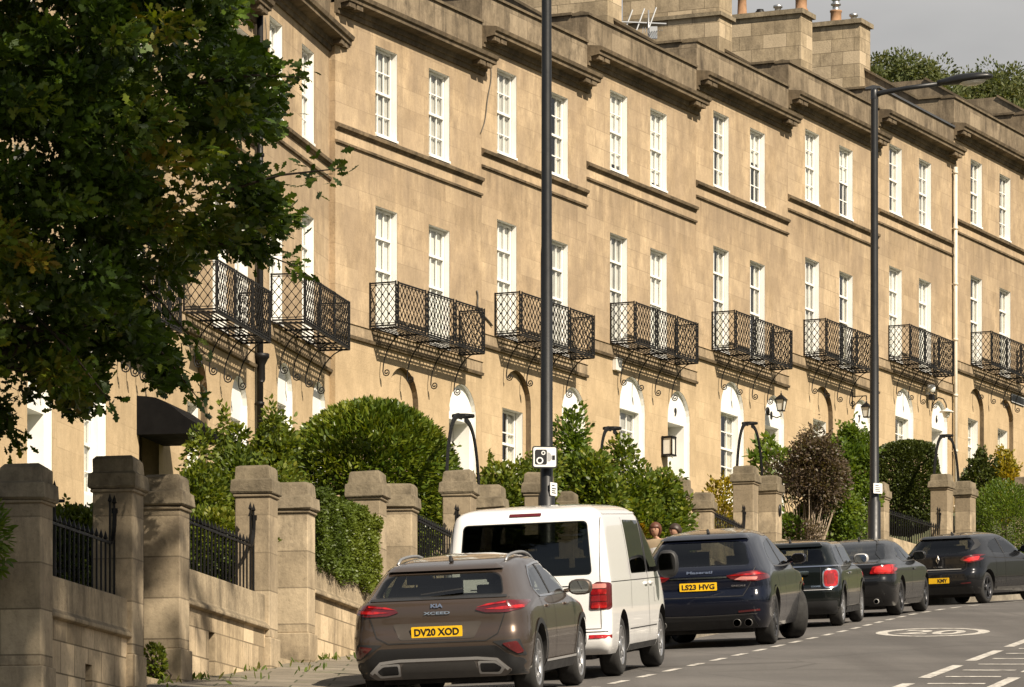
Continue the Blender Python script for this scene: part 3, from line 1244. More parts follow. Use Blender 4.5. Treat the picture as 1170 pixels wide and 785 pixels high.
def make_house(name, label, mat, W, wins, balc, ground, seed, opts):
    """wins: x of the two window columns (left edges) ; ground: list of (kind, x0, width)"""
    root = thing(name, label, 'house', mat, 'terraced houses stepping up the hill')
    ZS2 = GH + 4.33
    ZC = GH + 6.74
    ZP = GH + opts.get('parapet', 7.86)
    ww = opts.get('ww', 1.03)
    holes = []
    for x in wins:
        holes.append(rect(x, x + ww, ZS2 + .06, GH + 6.30))
        holes.append(rect(x, x + ww, GH + .32, GH + 2.92))
    D = 7.6
    wall = MB()
    back = []
    for g in ground:
        kind, x0, gw = g[0], g[1], g[2]
        if kind == 'awn':
            holes.append(rect(x0 + .1, x0 + gw - .1, .05, 2.55))
            continue
        top = GH - .34
        out = arch_outline(x0, x0 + gw, .12 if kind != 'swin' else .5, top - gw / 2)
        holes.append(out)
        if kind in ('swin', 'sblind'):
            # shallow stone recess with a flat headed window
            rv = MB()
            rv.band(out, .001, .13)
            rv.build('arch_reveal', M['trim2'], root, fix=False)  # dark colour covers weathered stone and the shadow line round the arch
            iw = gw - .34
            hole = rect(x0 + .17, x0 + .17 + iw, .75, GH - 1.22)
            wall.holed(out, [hole] if kind == 'swin' else [], .13)
            if kind == 'swin':
                o = MB()
                o.band(rect(x0 + .172, x0 + .168 + iw, .752, GH - 1.222), .134, .31)
                o.bx(x0 + .17, x0 + .17 + iw, .09, .31, .75, .80)
                wo_ = o.build('window', M['white'], root, fix=False)
                sash(wo_, x0 + .19, x0 + .15 + iw, .80, GH - 1.23, .31, 3, [1.25, GH - 1.72], [1.62], g[3], seed + 31)
    wall.holed([(.002, -1.6), (W - .002, -1.6), (W - .002, ZC + .1), (.002, ZC + .1)], holes, 0)
    for x in (.002, W - .002):
        wall.add([(x, 0, -1.6), (x, D, -1.6), (x, D, ZC + .1), (x, 0, ZC + .1)], [(0, 1, 2, 3)])
    wall.add([(0.002, D, -1.6), (W - .002, D, -1.6), (W - .002, D, ZC + .1), (0.002, D, ZC + .1)], [(3, 2, 1, 0)])
    wall.build('wall', M['facade'], root)
    # string courses: sill band, first floor band with drip
    s = MB()
    sweep_profile(s, [(0.01, ZS2 - .12), (-.03, ZS2 - .11), (-.045, ZS2 - .075), (-.085, ZS2 - .06), (-.10, ZS2 + .0), (-.06, ZS2 + .025), (0.01, ZS2 + .055)], .0, W - .012)
    sweep_profile(s, [(0.01, ZS2 - .385), (-.05, ZS2 - .38), (-.06, ZS2 - .335), (0.01, ZS2 - .315)], .0, W - .012)
    s.build('string_course', M['trim2'], root)
    s = MB()
    sweep_profile(s, [(0.01, GH - .045), (-.065, GH - .04), (-.085, GH + .015), (-.035, GH + .036), (0.01, GH + .037)], .0, W - .012)
    so1 = s.build('string_course', M['trim2'], root)
    s = MB()
    sweep_profile(s, [(0.01, GH + .038), (-.035, GH + .038), (-.035, GH + .24), (-.06, GH + .262), (0.01, GH + .285)], .0, W - .012)
    s.build('band_stone', M['band'], so1)
    # cornice
    c = MB()
    zc = GH + 6.62
    prof = [(0.02, zc), (-.05, zc), (-.06, zc + .09), (-.10, zc + .10), (-.12, zc + .20), (-.33, zc + .235), (-.335, zc + .31), (-.38, zc + .33), (-.405, zc + .405), (-.36, zc + .425), (0.02, zc + .47)]
    sweep_profile(c, prof, .0, W + .10)
    for x in (.2, .55, W - .55, W - .2):
        c.bx(x - .14, x + .14, -.30, -.06, zc + .125, zc + .228)
    c.build('cornice', M['trim'], root)
    # parapet with coping
    p = MB()
    p.bx(0.004, W - .004, -.02, .30, zc + .44, ZP - .07)
    par = p.build('parapet', M['parapet'], root)
    p = MB()
    p.prism([(-.07, ZP - .07), (-.07, ZP - .015), (.14, ZP + .03), (.36, ZP - .015), (.36, ZP - .07)], -.02, W - .01, 'x')
    p.build('coping', M['coping'] if not opts.get('leadcap') else M['lead'], par)
    # party wall stepping back and up to the chimney
    rz = ZP + 1.25
    q = MB()
    q.prism([(.302, ZC - .2), (.302, ZP - .05), (1.05, ZP - .05), (3.2, rz), (4.6, rz), (D - .01, ZP - .4), (D - .01, ZC - .2)], .006, .38, 'x')
    pw = q.build('party_wall', M['parapet'], root)
    q = MB()
    for a, b in (((.362, ZP - .015), (1.05, ZP - .015)), ((1.05, ZP - .01), (3.2, rz + .035))):
        q.bar((.19, a[0], a[1]), (.19, b[0], b[1]), .5, .06, up=(0, 0, 1))
    q.build('coping', M['coping'], pw)
    r = MB()
    r.add([(.38, .3, ZC + .35), (W, .3, ZC + .35), (W, 3.9, rz - .25), (.38, 3.9, rz - .25), (.38, D, ZC + .35), (W, D, ZC + .35)], [(0, 1, 2, 3), (3, 2, 5, 4)])
    r.build('roof', M['slate'], root, fix=False)
    # windows
    k = 0
    for i, x in enumerate(wins):
        flat_window(root, x, ww, ZS2 + .06, GH + 6.30, 'upper', opts['up'][i], seed + i)
        flat_window(root, x, ww, GH + .32, GH + 2.92, 'french', opts['mid'][i], seed + 5 + i)
    # ground floor arches
    for g in ground:
        kind, x0, gw = g[0], g[1], g[2]
        top = GH - .34
        if kind in ('wwin', 'wdoor'):
            out = arch_outline(x0 + .002, x0 + gw - .002, .122, top - gw / 2 - .002)
            m = MB()
            dp = .10
            m.band(out, .003, dp)
            iw = gw - .26
            a, b = x0 + .13, x0 + .13 + iw
            z0_, z1_ = (.70, GH - 1.14) if kind == 'wwin' else (.13, GH - 1.14)
            m.holed(out, [rect(a, b, z0_, z1_)], dp)
            m.band(rect(a, b, z0_, z1_), dp, dp + (.13 if kind == 'wwin' else .42))
            o = m.build('window' if kind == 'wwin' else 'doorway', M['white'], root, fix=False)
            if kind == 'wwin':
                sash(o, a + .01, b - .01, z0_, z1_, dp + .13, 3, [z0_ + .43, z1_ - .45], [(z0_ + z1_) / 2], g[3], seed + 41)
            else:
                d = MB()
                yy = dp + .40
                d.bx(a + .004, b - .004, yy, yy + .05, z0_, z1_ - .004)
                cx = (a + b) / 2
                for sx_ in (-1, 1):
                    for za, zb in ((.3, .95), (1.1, 1.95)):
                        if zb < z1_:
                            xa_, xb_ = cx + sx_ * .06, cx + sx_ * (iw / 2 - .07)
                            xa_, xb_ = min(xa_, xb_), max(xa_, xb_)
                            d.bx(xa_, xb_, yy - .012, yy - .001, za, zb)
                dd = d.build('door', M['door'] if len(g) < 4 or g[3] != 'dark' else M['darkdoor'], o)
                h_ = MB()
                h_.lathe([(.0, -.05), (.035, -.045), (.035, -.02), (.015, -.0)], (cx + iw * .32, yy - .012, 1.05), 8, 'y')
                h_.build('door_knob', M['chrome'], dd, fix=False)
                if len(g) > 4 and g[4]:
                    tmn = text_mesh(g[4], .26, .006, .012)
                    tmn.materials.append(M['signblack'])
                    t_ = obj('house_number', tmn, o)
                    t_.matrix_local = Matrix.Translation((cx, dp - .012, GH - .86)) @ Matrix.Rotation(R(90), 4, 'X')
    if balc:
        balcony(root, balc[0], balc[1], p=balc[2] if len(balc) > 2 else .62)
    # chimney
    if opts.get('chim'):
        cy, cl, ct, pots = opts['chim']
        c = MB()
        c.bx(-.42, .46, cy, cy + cl, ZP - .4, GH + ct)
        ch = c.build('chimney', M['chimney'], root)
        c = MB()
        c.bx(-.50, .54, cy - .08, cy + cl + .08, GH + ct, GH + ct + .13)
        if opts.get('ledge'):
            c.bx(-.50, .54, cy - .08, cy + cl + .08, GH + ct - 1.0, GH + ct - .9)
        c.build('chimney_cap', M['cap'], ch)
        for (py_, kind) in pots:
            c = MB()
            zt = GH + ct + .125
            if kind == 'tall':
                c.lathe([(.15, 0), (.165, .05), (.135, .10), (.12, .50), (.145, .54), (.145, .60), (.11, .61)], (.02, cy + py_, zt), 14)
                c.build('chimney_pot', M['terracotta'], ch, fix=False)
            elif kind == 'cowl':
                c.lathe([(.19, 0), (.20, .05), (.16, .12), (.16, .34), (.18, .36), (.18, .40), (.12, .41)], (.02, cy + py_, zt), 14)
                pt = c.build('chimney_pot', M['terracotta'], ch, fix=False)
                c = MB()
                c.lathe([(.10, .40), (.10, .55), (.15, .56), (.15, .60), (.10, .62), (.10, .70), (.14, .71), (.05, .76)], (.02, cy + py_, zt), 12)
                c.build('cowl', M['steel'], ch, fix=False)
            elif kind == 'flue':
                c.lathe([(.09, 0), (.09, .18), (.13, .19), (.13, .25), (.04, .28)], (.02, cy + py_, zt), 12)
                c.build('flue_terminal', M['steel'], ch, fix=False)
            else:
                c.lathe([(.14, 0), (.14, .12), (.10, .16), (.10, .19)], (.02, cy + py_, zt), 12)
                c.build('flue_terminal', M['iron'], ch, fix=False)
    return root


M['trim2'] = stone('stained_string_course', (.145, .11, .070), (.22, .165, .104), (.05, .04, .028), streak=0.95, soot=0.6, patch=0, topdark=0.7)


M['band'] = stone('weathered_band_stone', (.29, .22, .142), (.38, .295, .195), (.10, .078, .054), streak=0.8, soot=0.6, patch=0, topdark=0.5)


class Facade:
    def __init__(s, x_start, Z, tan, inset=0.0):
        s.th = math.atan(tan)
        s.u = Vector((math.sin(s.th), math.cos(s.th), 0))
        s.n = Vector((-math.cos(s.th), math.sin(s.th), 0))     # inwards
        s.p0 = Vector(((x_start - CX) / F * Z, Z, 0)) + s.n * inset

    def s_at(s, px, out=0.0):
        """distance along the facade (or a line set out in front of it) where the photograph shows column px"""
        t = (px - CX) / F
        p = s.p0 - s.n * out
        return (t * p.y - p.x) / (s.u.x - t * s.u.y)

    def mat(s, d, z):
        p = s.p0 + s.u * d
        return Matrix(((s.u.x, s.n.x, 0, p.x), (s.u.y, s.n.y, 0, p.y), (0, 0, 1, z), (0, 0, 0, 1)))

    def pt(s, d, inn, z):
        p = s.p0 + s.u * d + s.n * inn
        return Vector((p.x, p.y, z))


FA = Facade(383, 90.6, (2900 - CX) / F)
FB = Facade(383, 90.6, .1944, inset=0.13)

WX = {'A': ((429, 490), (422, 553.5)), 'B': ((568, 628), (565, 679)), 'C': ((697, 743), (697, 797.5)), 'D': ((815, 857), (813, 905)),
      'E': ((920, 959), (918, 997)), 'F': ((1016, 1050), (1015, 1090)), 'G': ((1109, 1142), (1109, 1184))}
XB = {'A': 383, 'B': 550, 'C': 670, 'D': 795, 'E': 900, 'F': 1003, 'G': 1089, 'H': 1172, 'I': 1250}
LS = {'A': 13.05, 'B': 13.70, 'C': 14.36, 'D': 15.01, 'E': 15.66, 'F': 16.37, 'G': 17.1, 'H': 17.8, 'I': 18.5}
GR = {'A': [('sblind', 443, 1.48), ('wdoor', 513, 1.38, '', '')],
      'B': [('swin', 574, 1.54, 'side'), ('wdoor', 642, 1.32, '', '')],
      'C': [('wwin', 708, 1.53, 'net'), ('wdoor', 763, 1.40, '', '9')],
      'D': [('wwin', 823.5, 1.56, 'side'), ('wdoor', 874, 1.36, '', '8')],
      'E': [('swin', 929, 1.48, 'half'), ('wdoor', 975, 1.42, '', '7')],
      'F': [('wwin', 1023, 1.50, 'side'), ('wdoor', 1064.5, 1.36, '', '6')],
      'G': [('swin', 1106, 1.44, 'side'), ('swin', 1140, 1.46, 'side')], 'H': [], 'I': []}
LAB = {'A': 'stone terraced house whose left end stands forward, widest balcony above the round glossy bush',
       'B': 'stone terraced house crossed by the tall lamp column with the camera sign',
       'C': 'stone terraced house with door number 9 and a box lantern beside its white arch',
       'D': 'stone terraced house with a curled bracket lantern on its arch numbered 8',
       'E': 'stone terraced house behind the brown bush, left of the rear lamp column',
       'F': 'stone terraced house with a cream downpipe at its right edge and lead capped parapet',
       'G': 'stone terraced house right of the cream downpipe with two stone arched windows',
       'H': 'last terraced house at the right edge of the photo, only its parapet in view',
       'I': 'terraced house beyond the right edge of the photo, past the last parapet'}
OPT = {'A': dict(up=['net', 'net'], mid=['blind', 'blind'], chim=None),
       'B': dict(up=['net', 'side'], mid=['blind', 'net']),
       'C': dict(up=['blind', 'blind'], mid=['net', 'blind']),
       'D': dict(up=['side', 'half'], mid=['side', 'side'], chim=(2.2, 2.6, 10.4, []), ledge=False),
       'E': dict(up=['blind', 'half'], mid=['net', 'side'], chim=(1.75, 2.75, 10.1, [(.5, 'tall')]), ledge=True),
       'F': dict(up=['side', 'net'], mid=['blind', 'blind'], parapet=7.72, leadcap=True, chim=(2.1, 2.55, 9.82, [(2.38, 'tall'), (1.92, 'tall'), (1.38, 'black'), (.85, 'flue'), (.16, 'cowl')])),
       'G': dict(up=['side', 'side'], mid=['side', 'side'], chim=(2.7, 1.9, 10.1, [(.9, 'cowl'), (.35, 'flue')])),
       'H': dict(up=['side', 'side'], mid=['side', 'side']), 'I': dict(up=['net', 'side'], mid=['side', 'net'])}
HOUSES = {}
keys = 'ABCDEFGHI'
for i, k in enumerate(keys):
    s0 = FA.s_at(XB[k])
    s1 = FA.s_at(XB[keys[i + 1]]) if k != 'I' else s0 + 6.4
    W_ = s1 - s0
    if k in 'HI':
        wins = [1.3, 3.9]
        bal = (1.2, 4.0)
    else:
        wins = [FA.s_at(x) - s0 for x in WX[k][0]]
        b0, b1 = WX[k][1]
        a = FA.s_at(b0) - s0
        bal = (a, FA.s_at(b1, .62) - s0 - a)
    gr = [(g[0], FA.s_at(g[1]) - s0) + tuple(g[2:]) for g in GR[k]]
    HOUSES[k] = make_house('terrace_house', LAB[k], FA.mat(s0, LS[k] - GH), W_, wins, bal, gr, 10 * i + 3, OPT[k])
    HOUSES[k]['w'] = W_

# the part of the row left of the bend (house 0 is next to A)
XL = [383, 290, 186, 65, -79]
LSL = [12.26, 11.52, 10.80, 10.08]
LABL = ['stone terraced house right of the black downpipe with a hopper head',
        'stone terraced house left of the black downpipe, its balcony half behind oak leaves',
        'stone terraced house with the black door awning, upper floors behind the oak',
        'stone terraced house at the left edge of the photo, almost hidden by the oak']
WL = [(308, 345), (243, 268), None, None]
BL = [(309, 399.5), (209, 309), (128, 207), None]
GL = [[('wwin', 317, 1.25, 'side'), ('wdoor', 357, 1.15, '', '')],
      [('swin', 214, 1.42, 'side'), ('wwin', 264, 1.25, 'half')],
      [('wwin', 96, 1.30, 'side'), ('awn', 157, 1.5)],
      [('wdoor', -60, 1.2, '', ''), ('wdoor', 31, 1.35, '', '')]]
for i in range(4):
    s1 = FB.s_at(XL[i])
    s0 = FB.s_at(XL[i + 1])
    W_ = s1 - s0
    wins = [FB.s_at(x) - s0 for x in WL[i]] if WL[i] else [1.2, 4.1]
    if BL[i]:
        a = FB.s_at(BL[i][0]) - s0
        pr = .62 if i else .68
        bal = (a, FB.s_at(BL[i][1], pr) - s0 - a, pr)
    else:
        bal = (1.0, 4.0)
    gr = [(g[0], FB.s_at(g[1]) - s0) + tuple(g[2:]) for g in GL[i]]
    print('HL', i, round(W_, 2), [round(x, 2) for x in wins], [round(x, 2) for x in bal], [(g[0], round(g[1], 2)) for g in gr])
    h = make_house('terrace_house', LABL[i], FB.mat(s0, LSL[i] - GH), W_, wins, bal, gr, 200 + 10 * i,
                   dict(up=['blind', 'net'], mid=['blind', 'blind'], chim=(1.5, 2.6, 9.9, [(1.9, 'tall'), (1.2, 'tall')]) if i < 3 else None))
    HOUSES[i] = h
    h['w'] = W_

# door awning on house 2 of the left part
h = HOUSES[2]
s0 = FB.s_at(XL[3])
xa = FB.s_at(157) - s0 - .05
m = MB()
aw, pr = 1.75, 1.42
prof = [(-pr * t, 2.70 - .66 * d_) for t, d_ in ((0, 0), (.12, .02), (.24, .06), (.36, .17), (.48, .35), (.60, .56), (.72, .72), (.86, .86), (1.0, .98))]
prof += [(-pr, 1.90), (-pr + .025, 1.90), (-pr + .03, 2.02), (0, 2.02)]
m.prism([(y_, z_) for y_, z_ in prof], xa, xa + aw, 'x')
m.build('door_awning', M['awning'], h)
m = MB()
m.bx(xa + .2, xa + aw - .2, .35, .40, .05, 2.55)
m.build('door', M['darkdoor'], h)

# flush the roof over: rear slopes share the party walls; rain pipes
def downpipe(house, x, z0, z1, r, mat, hopper=None, name='downpipe', y=-.11):
    m = MB()
    m.tube([(x, y, z0), (x, y, z1)], r, 10)
    z = z0 + .5
    while z < z1:
        m.lathe([(r, 0), (r * 1.35, .005), (r * 1.35, .07), (r, .075)], (x, y, z), 10)
        m.bx(x - .02, x + .02, y, 0, z + .02, z + .05)
        z += 1.6
    o = m.build(name, mat, house, fix=False)
    if hopper:
        h_ = MB()
        h_.lathe([(r, -.45), (r * 1.3, -.40), (r * 1.25, -.12), (r * 2.2, 0), (r * 2.6, .03), (r * 2.6, .10), (r * 1.2, .11)], (x, y - .02, hopper), 10)
        h_.build('hopper_head', mat, o, fix=False)
    return o


downpipe(HOUSES[0], .06, .0, GH + 6.9, .062, M['iron'], hopper=GH - .60)
downpipe(HOUSES['F'], HOUSES['F']['w'] - .10, -.2, GH + 6.5, .055, M['pipewhite'])
for k in list(HOUSES):
    del HOUSES[k]['w']
# ------------------------------------------------------------------ garden walls, pillars, railings, gates
def wall_y(px):
    lo, hi = 20.0, 130.0
    t = (px - CX) / F
    for _ in range(50):
        m_ = (lo + hi) / 2
        if WALL(m_) < t * m_:
            lo = m_
        else:
            hi = m_
    return lo


def wframe(y, z=None, off=0.0):
    """frame on the wall line: x along the wall (uphill), y inwards, z up"""
    t = slope(WALL, y)
    th = math.atan(t)
    u = Vector((math.sin(th), math.cos(th), 0))
    n = Vector((-math.cos(th), math.sin(th), 0))
    p = Vector((WALL(y), y, 0)) + n * off
    zz = pave_z(y) if z is None else z
    return Matrix(((u.x, n.x, 0, p.x), (u.y, n.y, 0, p.y), (0, 0, 1, zz), (0, 0, 0, 1)))


def make_pillar(px, H, w_, label, seed):
    w_ *= .87
    y = wall_y(px)
    rg = random.Random(seed)
    root = thing('gate_pillar', label, 'gate pillar', wframe(y), 'stone gate pillars along the pavement')
    a = w_ / 2
    m = MB()
    m.bx(-a - .025, a + .025, -a - .025, a + .025, -.25, .32)
    m.bx(-a, a, -a, a, .32, H - .33)
    m.bx(-a - .02, a + .02, -a - .02, a + .02, H - .36, H - .325)
    m.build('shaft', M['pillar'], root, bevel=.012)
    m = MB()
    b = a + .045
    z0 = H - .325

    def slab(z, hw, jit=.008):
        return [(sx_ * hw + rg.uniform(-jit, jit), sy_ * hw + rg.uniform(-jit, jit), z + rg.uniform(-jit, jit)) for sx_, sy_ in ((-1, -1), (1, -1), (1, 1), (-1, 1))]
    rings = [slab(z0, a + .03), slab(z0 + .02, b), slab(z0 + .15, b - .005), slab(z0 + .165, a + .012), slab(z0 + .17, a + .004), slab(z0 + .295, a - .004), slab(z0 + .325, a - .035, .014)]
    vs = [v for r_ in rings for v in r_]
    fs = [(3, 2, 1, 0)]
    for i in range(len(rings) - 1):
        for j in range(4):
            fs.append((i * 4 + j, i * 4 + (j + 1) % 4, i * 4 + 4 + (j + 1) % 4, i * 4 + 4 + j))
    k = (len(rings) - 1) * 4
    fs.append((k, k + 1, k + 2, k + 3))
    m.add(vs, fs)
    m.build('cap', M['cap'], root, bevel=.005)
    return root, y


def make_wall(ya, yb, label, slot=None):
    """stepped garden wall with level coping between two pillars"""
    A, B = Vector((WALL(ya), ya, 0)), Vector((WALL(yb), yb, 0))
    L = (B - A).length - .33
    u = (B - A).normalized()
    n = Vector((-u.y, u.x, 0))
    A = A + u * .16 - n * .145
    z0 = pave_z(ya)
    dz = pave_z(yb) - z0
    mat = Matrix(((u.x, n.x, 0, A.x), (u.y, n.y, 0, A.y), (0, 0, 1, z0), (0, 0, 0, 1)))
    root = thing('garden_wall', label, 'garden wall', mat, 'stepped garden walls along the pavement')
    T = 1.20
    m = MB()
    outer = [(0, -.35), (L, -.35 + dz), (L, T - .37), (0, T - .37)]
    hole = []
    if slot:
        x, zb, h, w_ = slot
        hole = [rect(x, x + w_, zb, zb + h)]
    m.holed(outer, hole, 0)
    if slot:
        m.band(hole[0], 0, .12)
    m.add([(0, 0, T - .37), (L, 0, T - .37), (L, .34, T - .37), (0, .34, T - .37)], [(0, 1, 2, 3)])
    m.build('wall_face', M['wallstone'], root, fix=False)
    if slot:
        s = MB()
        s.bx(hole[0][0][0] - .02, hole[0][1][0] + .02, .10, .14, zb - .02, zb + h + .02)
        s.build('vent_slot', M['dark'], root)
    m = MB()
    nn = max(2, round(L / 1.15))
    for i in range(nn):
        x0, x1 = L * i / nn + .003, L * (i + 1) / nn - .003
        j = random.uniform(-.004, .004)
        m.prism([(-.008 + j, T - .315), (-.055, T - .36), (-.055, T - .395), (-.015, T - .41), (.30, T - .41), (.33, T - .02), (.16, T + j), (.0 + j, T - .012)], x0, x1, 'x')
    m.build('coping', M['wallcap'], root, bevel=.010)
    return root, mat, L, T


def finial_bar(m, x, y, z0, z1, t=.017):
    m.bar((x, y, z0), (x, y, z1 - .09), t, t, up=(0, 1, 0))
    # spear point
    a = .019
    vs = [(x - a, y - a, z1 - .075), (x + a, y - a, z1 - .075), (x + a, y + a, z1 - .075), (x - a, y + a, z1 - .075), (x, y, z1), (x, y, z1 - .10)]
    m.add(vs, [(0, 1, 4), (1, 2, 4), (2, 3, 4), (3, 0, 4), (1, 0, 5), (2, 1, 5), (3, 2, 5), (0, 3, 5)])


def make_railing(mat, L, T, label, h=.62):
    root = thing('iron_railing', label, 'railing', mat @ Matrix.Translation((0, .12, T)), 'black iron railings on the garden walls')
    m = MB()
    n = int(L / .148)
    for i in range(n):
        x = .06 + (L - .12) * i / (n - 1)
        z1 = h
        if i >= n - 2:
            z1 = h + .38
        finial_bar(m, x, 0, -.05, z1)
    m.build('bars', M['iron'], root, fix=False)
    m = MB()
    m.bx(0.0, L - .20, -.012, .012, h - .118, h - .092)
    # the rail swings up to the pillar
    pts = []
    for k in range(8):
        a = k / 7 * math.pi / 2
        pts.append((L - .20 + .16 * math.sin(a), 0, h - .105 + .32 * (1 - math.cos(a))))
    for p, q in zip(pts[:-1], pts[1:]):
        m.bar(p, q, .025, .035, up=(0, 1, 0))
    m.bx(L - .05, L + .02, -.03, .03, h + .20, h + .25)
    m.build('top_rail', M['iron'], root, fix=False)
    return root


def make_gate(ya, yb, label, h=1.55):
    A, B = Vector((WALL(ya), ya, 0)), Vector((WALL(yb), yb, 0))
    u = (B - A).normalized()
    n = Vector((-u.y, u.x, 0))
    A = A + u * .25 + n * .2
    L = (B - A).length - .25
    mat = Matrix(((u.x, n.x, 0, A.x), (u.y, n.y, 0, A.y), (0, 0, 1, pave_z(ya) + .18), (0, 0, 0, 1)))
    root = thing('garden_gate', label, 'gate', mat, 'black iron garden gates')
    m = MB()
    nb = max(5, int(L / .11))
    for i in range(nb):
        finial_bar(m, .07 + (L - .14) * i / (nb - 1), 0, .05, h, .018)
    m.build('bars', M['iron'], root, fix=False)
    m = MB()
    m.bx(0, .045, -.025, .025, 0, h)
    m.bx(L - .045, L, -.025, .025, 0, h)
    for z in (.08, .75, h - .18):
        m.bx(.045, L - .045, -.015, .015, z, z + .04)
    m.build('frame', M['iron'], root)
    m = MB()
    m.bx(.05, .13, -.05, .05, .80, .98)
    m.build('lock_box', M['iron'], root)
    # a flight of stone steps climbs behind the gate into the garden
    s = MB()
    for k in range(7):
        s.bx(-.28, L + .28, -.25 + .34 * k, 3.2, -.5, -.006 + .165 * k - .001 * k)
    for x in (-.55, L + .28):
        s.bx(x, x + .27, .06, 3.2, -.5, .62)
    o = s.build('garden_steps', M['wallcap'], None)
    o.matrix_world = mat
    o['kind'] = 'structure'
    return root


def overthrow(ya, yb, top_z, label):
    A, B = Vector((WALL(ya), ya, 0)), Vector((WALL(yb), yb, 0))
    n = Vector((-(B - A).normalized().y, (B - A).normalized().x, 0))
    zA = pave_z(ya) + 2.0
    C = (A + B) / 2 + n * .17
    L = (B - A).length
    u = (B - A).normalized()
    mat = Matrix(((u.x, n.x, 0, C.x), (u.y, n.y, 0, C.y), (0, 0, 1, zA), (0, 0, 0, 1)))
    h = top_z - zA
    root = thing('gate_overthrow', label, 'iron arch', mat, 'iron lantern arches over the garden gates')
    for s in (-1, 1):
        m = MB()
        for dd in (0, .085):
            pts = []
            for k in range(13):
                a = k / 12 * math.pi / 2
                pts.append((s * (.12 + (L / 2 - .02 - dd) * math.cos(a) ** .75), 0, (h - dd * .4) * math.sin(a)))
            for p, q in zip(pts[:-1], pts[1:]):
                m.bar(p, q, .042, .020, up=(0, 1, 0))
        for k in range(1, 12, 2):
            a = k / 12 * math.pi / 2
            p = Vector((s * (.12 + (L / 2 - .02) * math.cos(a) ** .75), 0, h * math.sin(a)))
            q = Vector((s * (.12 + (L / 2 - .105) * math.cos(a) ** .75), 0, (h - .034) * math.sin(a)))
            m.bar(p, q, .03, .02, up=(0, 1, 0))
        m.build('arm', M['iron'], root, fix=False)
    m = MB()
    pts = [(.15 * math.cos(2 * math.pi * k / 18), .15 * math.sin(2 * math.pi * k / 18), h + .012) for k in range(19)]
    for p, q in zip(pts[:-1], pts[1:]):
        m.bar(p, q, .022, .035)
    m.build('lantern_ring', M['iron'], root, fix=False)
    return root


NEAR = [(135, 2.27, .47), (293, 2.24, .455), (420, 2.22, .46), (525, 2.28, .455), (616, 2.30, .45), (697, 2.3, .45), (775, 2.3, .45), (852, 2.58, .47), (972, 2.45, .45), (1076, 2.52, .46), (1172, 2.5, .46), (1290, 2.4, .46)]
FAR = [(30, 2.16, .45), (190, 2.10, .45), (338, 2.06, .43), (457, 2.08, .44), (560, 2.08, .43), (645, 2.02, .42), (724, 2.05, .42), (804, 2.05, .40), (880, 2.40, .43), (1004, 2.3, .42), (1103, 2.36, .43), (1204, 2.3, .43)]
LN = ['mottled pillar with a bent railing hook, left side of the second gate from the left', 'stone gate pillar in front of the loose shrub, left of a dark narrow gate',
      'stone gate pillar below the round glossy bush at the right end of the hedge', 'stone gate pillar above the tailgate of the white van with an iron arch behind it',
      'stone gate pillar directly behind the tall dark column with the camera sign', 'stone gate pillar swallowed by creeper left of the two women', 'stone gate pillar lost in the right edge of the creeper',
      'tall stone gate pillar behind the navy car with an iron arch rising behind it', 'stone gate pillar hidden by the brown bush', 'stone gate pillar left of the tall iron arch, above the grey hatchback',
      'stone gate pillar cut by the right edge of the photo', 'stone gate pillar beyond the right edge of the photo']
LF = ['stone gate pillar at the far left of the photo, under the oak leaves', 'shorter stained pillar right of the mottled one with the railing hook', 'slim stone gate pillar at the left end of the clipped hedge',
      'shorter stone gate pillar with iron railing on its right, left of the white van', 'shorter stone gate pillar right behind the one above the white van', 'short pillar half hidden behind the lamp column, right of it',
      'short stone gate pillar inside the creeper', 'narrow pale pillar between the creeper and the iron railing above the navy car', 'pillar with a dark oval plaque right of the tall one behind the navy car',
      'stone gate pillar just right behind the lamp column with the lamp head', 'stone gate pillar right of the tall iron arch, above the grey hatchback roof', 'smaller stone gate pillar beyond the right edge of the photo']
ny, fy = [], []
for (px, h, w_), l in zip(NEAR, LN):
    o, y = make_pillar(px, h, w_, l, px)
    ny.append(y)
for (px, h, w_), l in zip(FAR, LF):
    o, y = make_pillar(px, h, w_, l, px)
    fy.append(y)
    if px == 880:
        m = MB()
        m.lathe([(.0, 0), (.075, 0), (.08, .012), (.0, .014)], (0, 0, 0), 14, 'y')
        pq = m.build('plaque', M['signblack'], o, fix=False)
        pq.matrix_local = Matrix.Translation((0, -.196, 1.72)) @ Matrix.Diagonal((1, -1, 1.5, 1))
WLAB = ['left end garden wall with railing and a narrow dark slot', 'garden wall with railing and slot between the second and third gates', 'garden wall under the clipped box hedge beside the bronze car',
        'garden wall with railing left of the white van', 'garden wall behind the white van', 'garden wall under the creeper, left half', 'garden wall under the creeper, right half',
        'short garden wall with railing behind the navy car roof', 'garden wall under the brown bush', 'garden wall with railing behind the coupe, right of the lit lamp column', 'garden wall under the bright green bush at right', 'garden wall beyond the right edge of the photo']
RLAB = {0: 'black spiked railing on the left end garden wall', 1: 'black spiked railing in front of the loose shrub', 3: 'black spiked railing left of the white van',
        7: 'black spiked railing above the navy car roof', 9: 'black spiked railing before the dark clipped yew'}
for i in range(12):
    slot = {0: (1.28, .03, .42, .24), 1: (1.02, .14, .46, .26)}.get(i)
    o, mt, L, T = make_wall(fy[i], ny[i], WLAB[i], slot)
    if i in RLAB:
        make_railing(mt, L, T, RLAB[i])
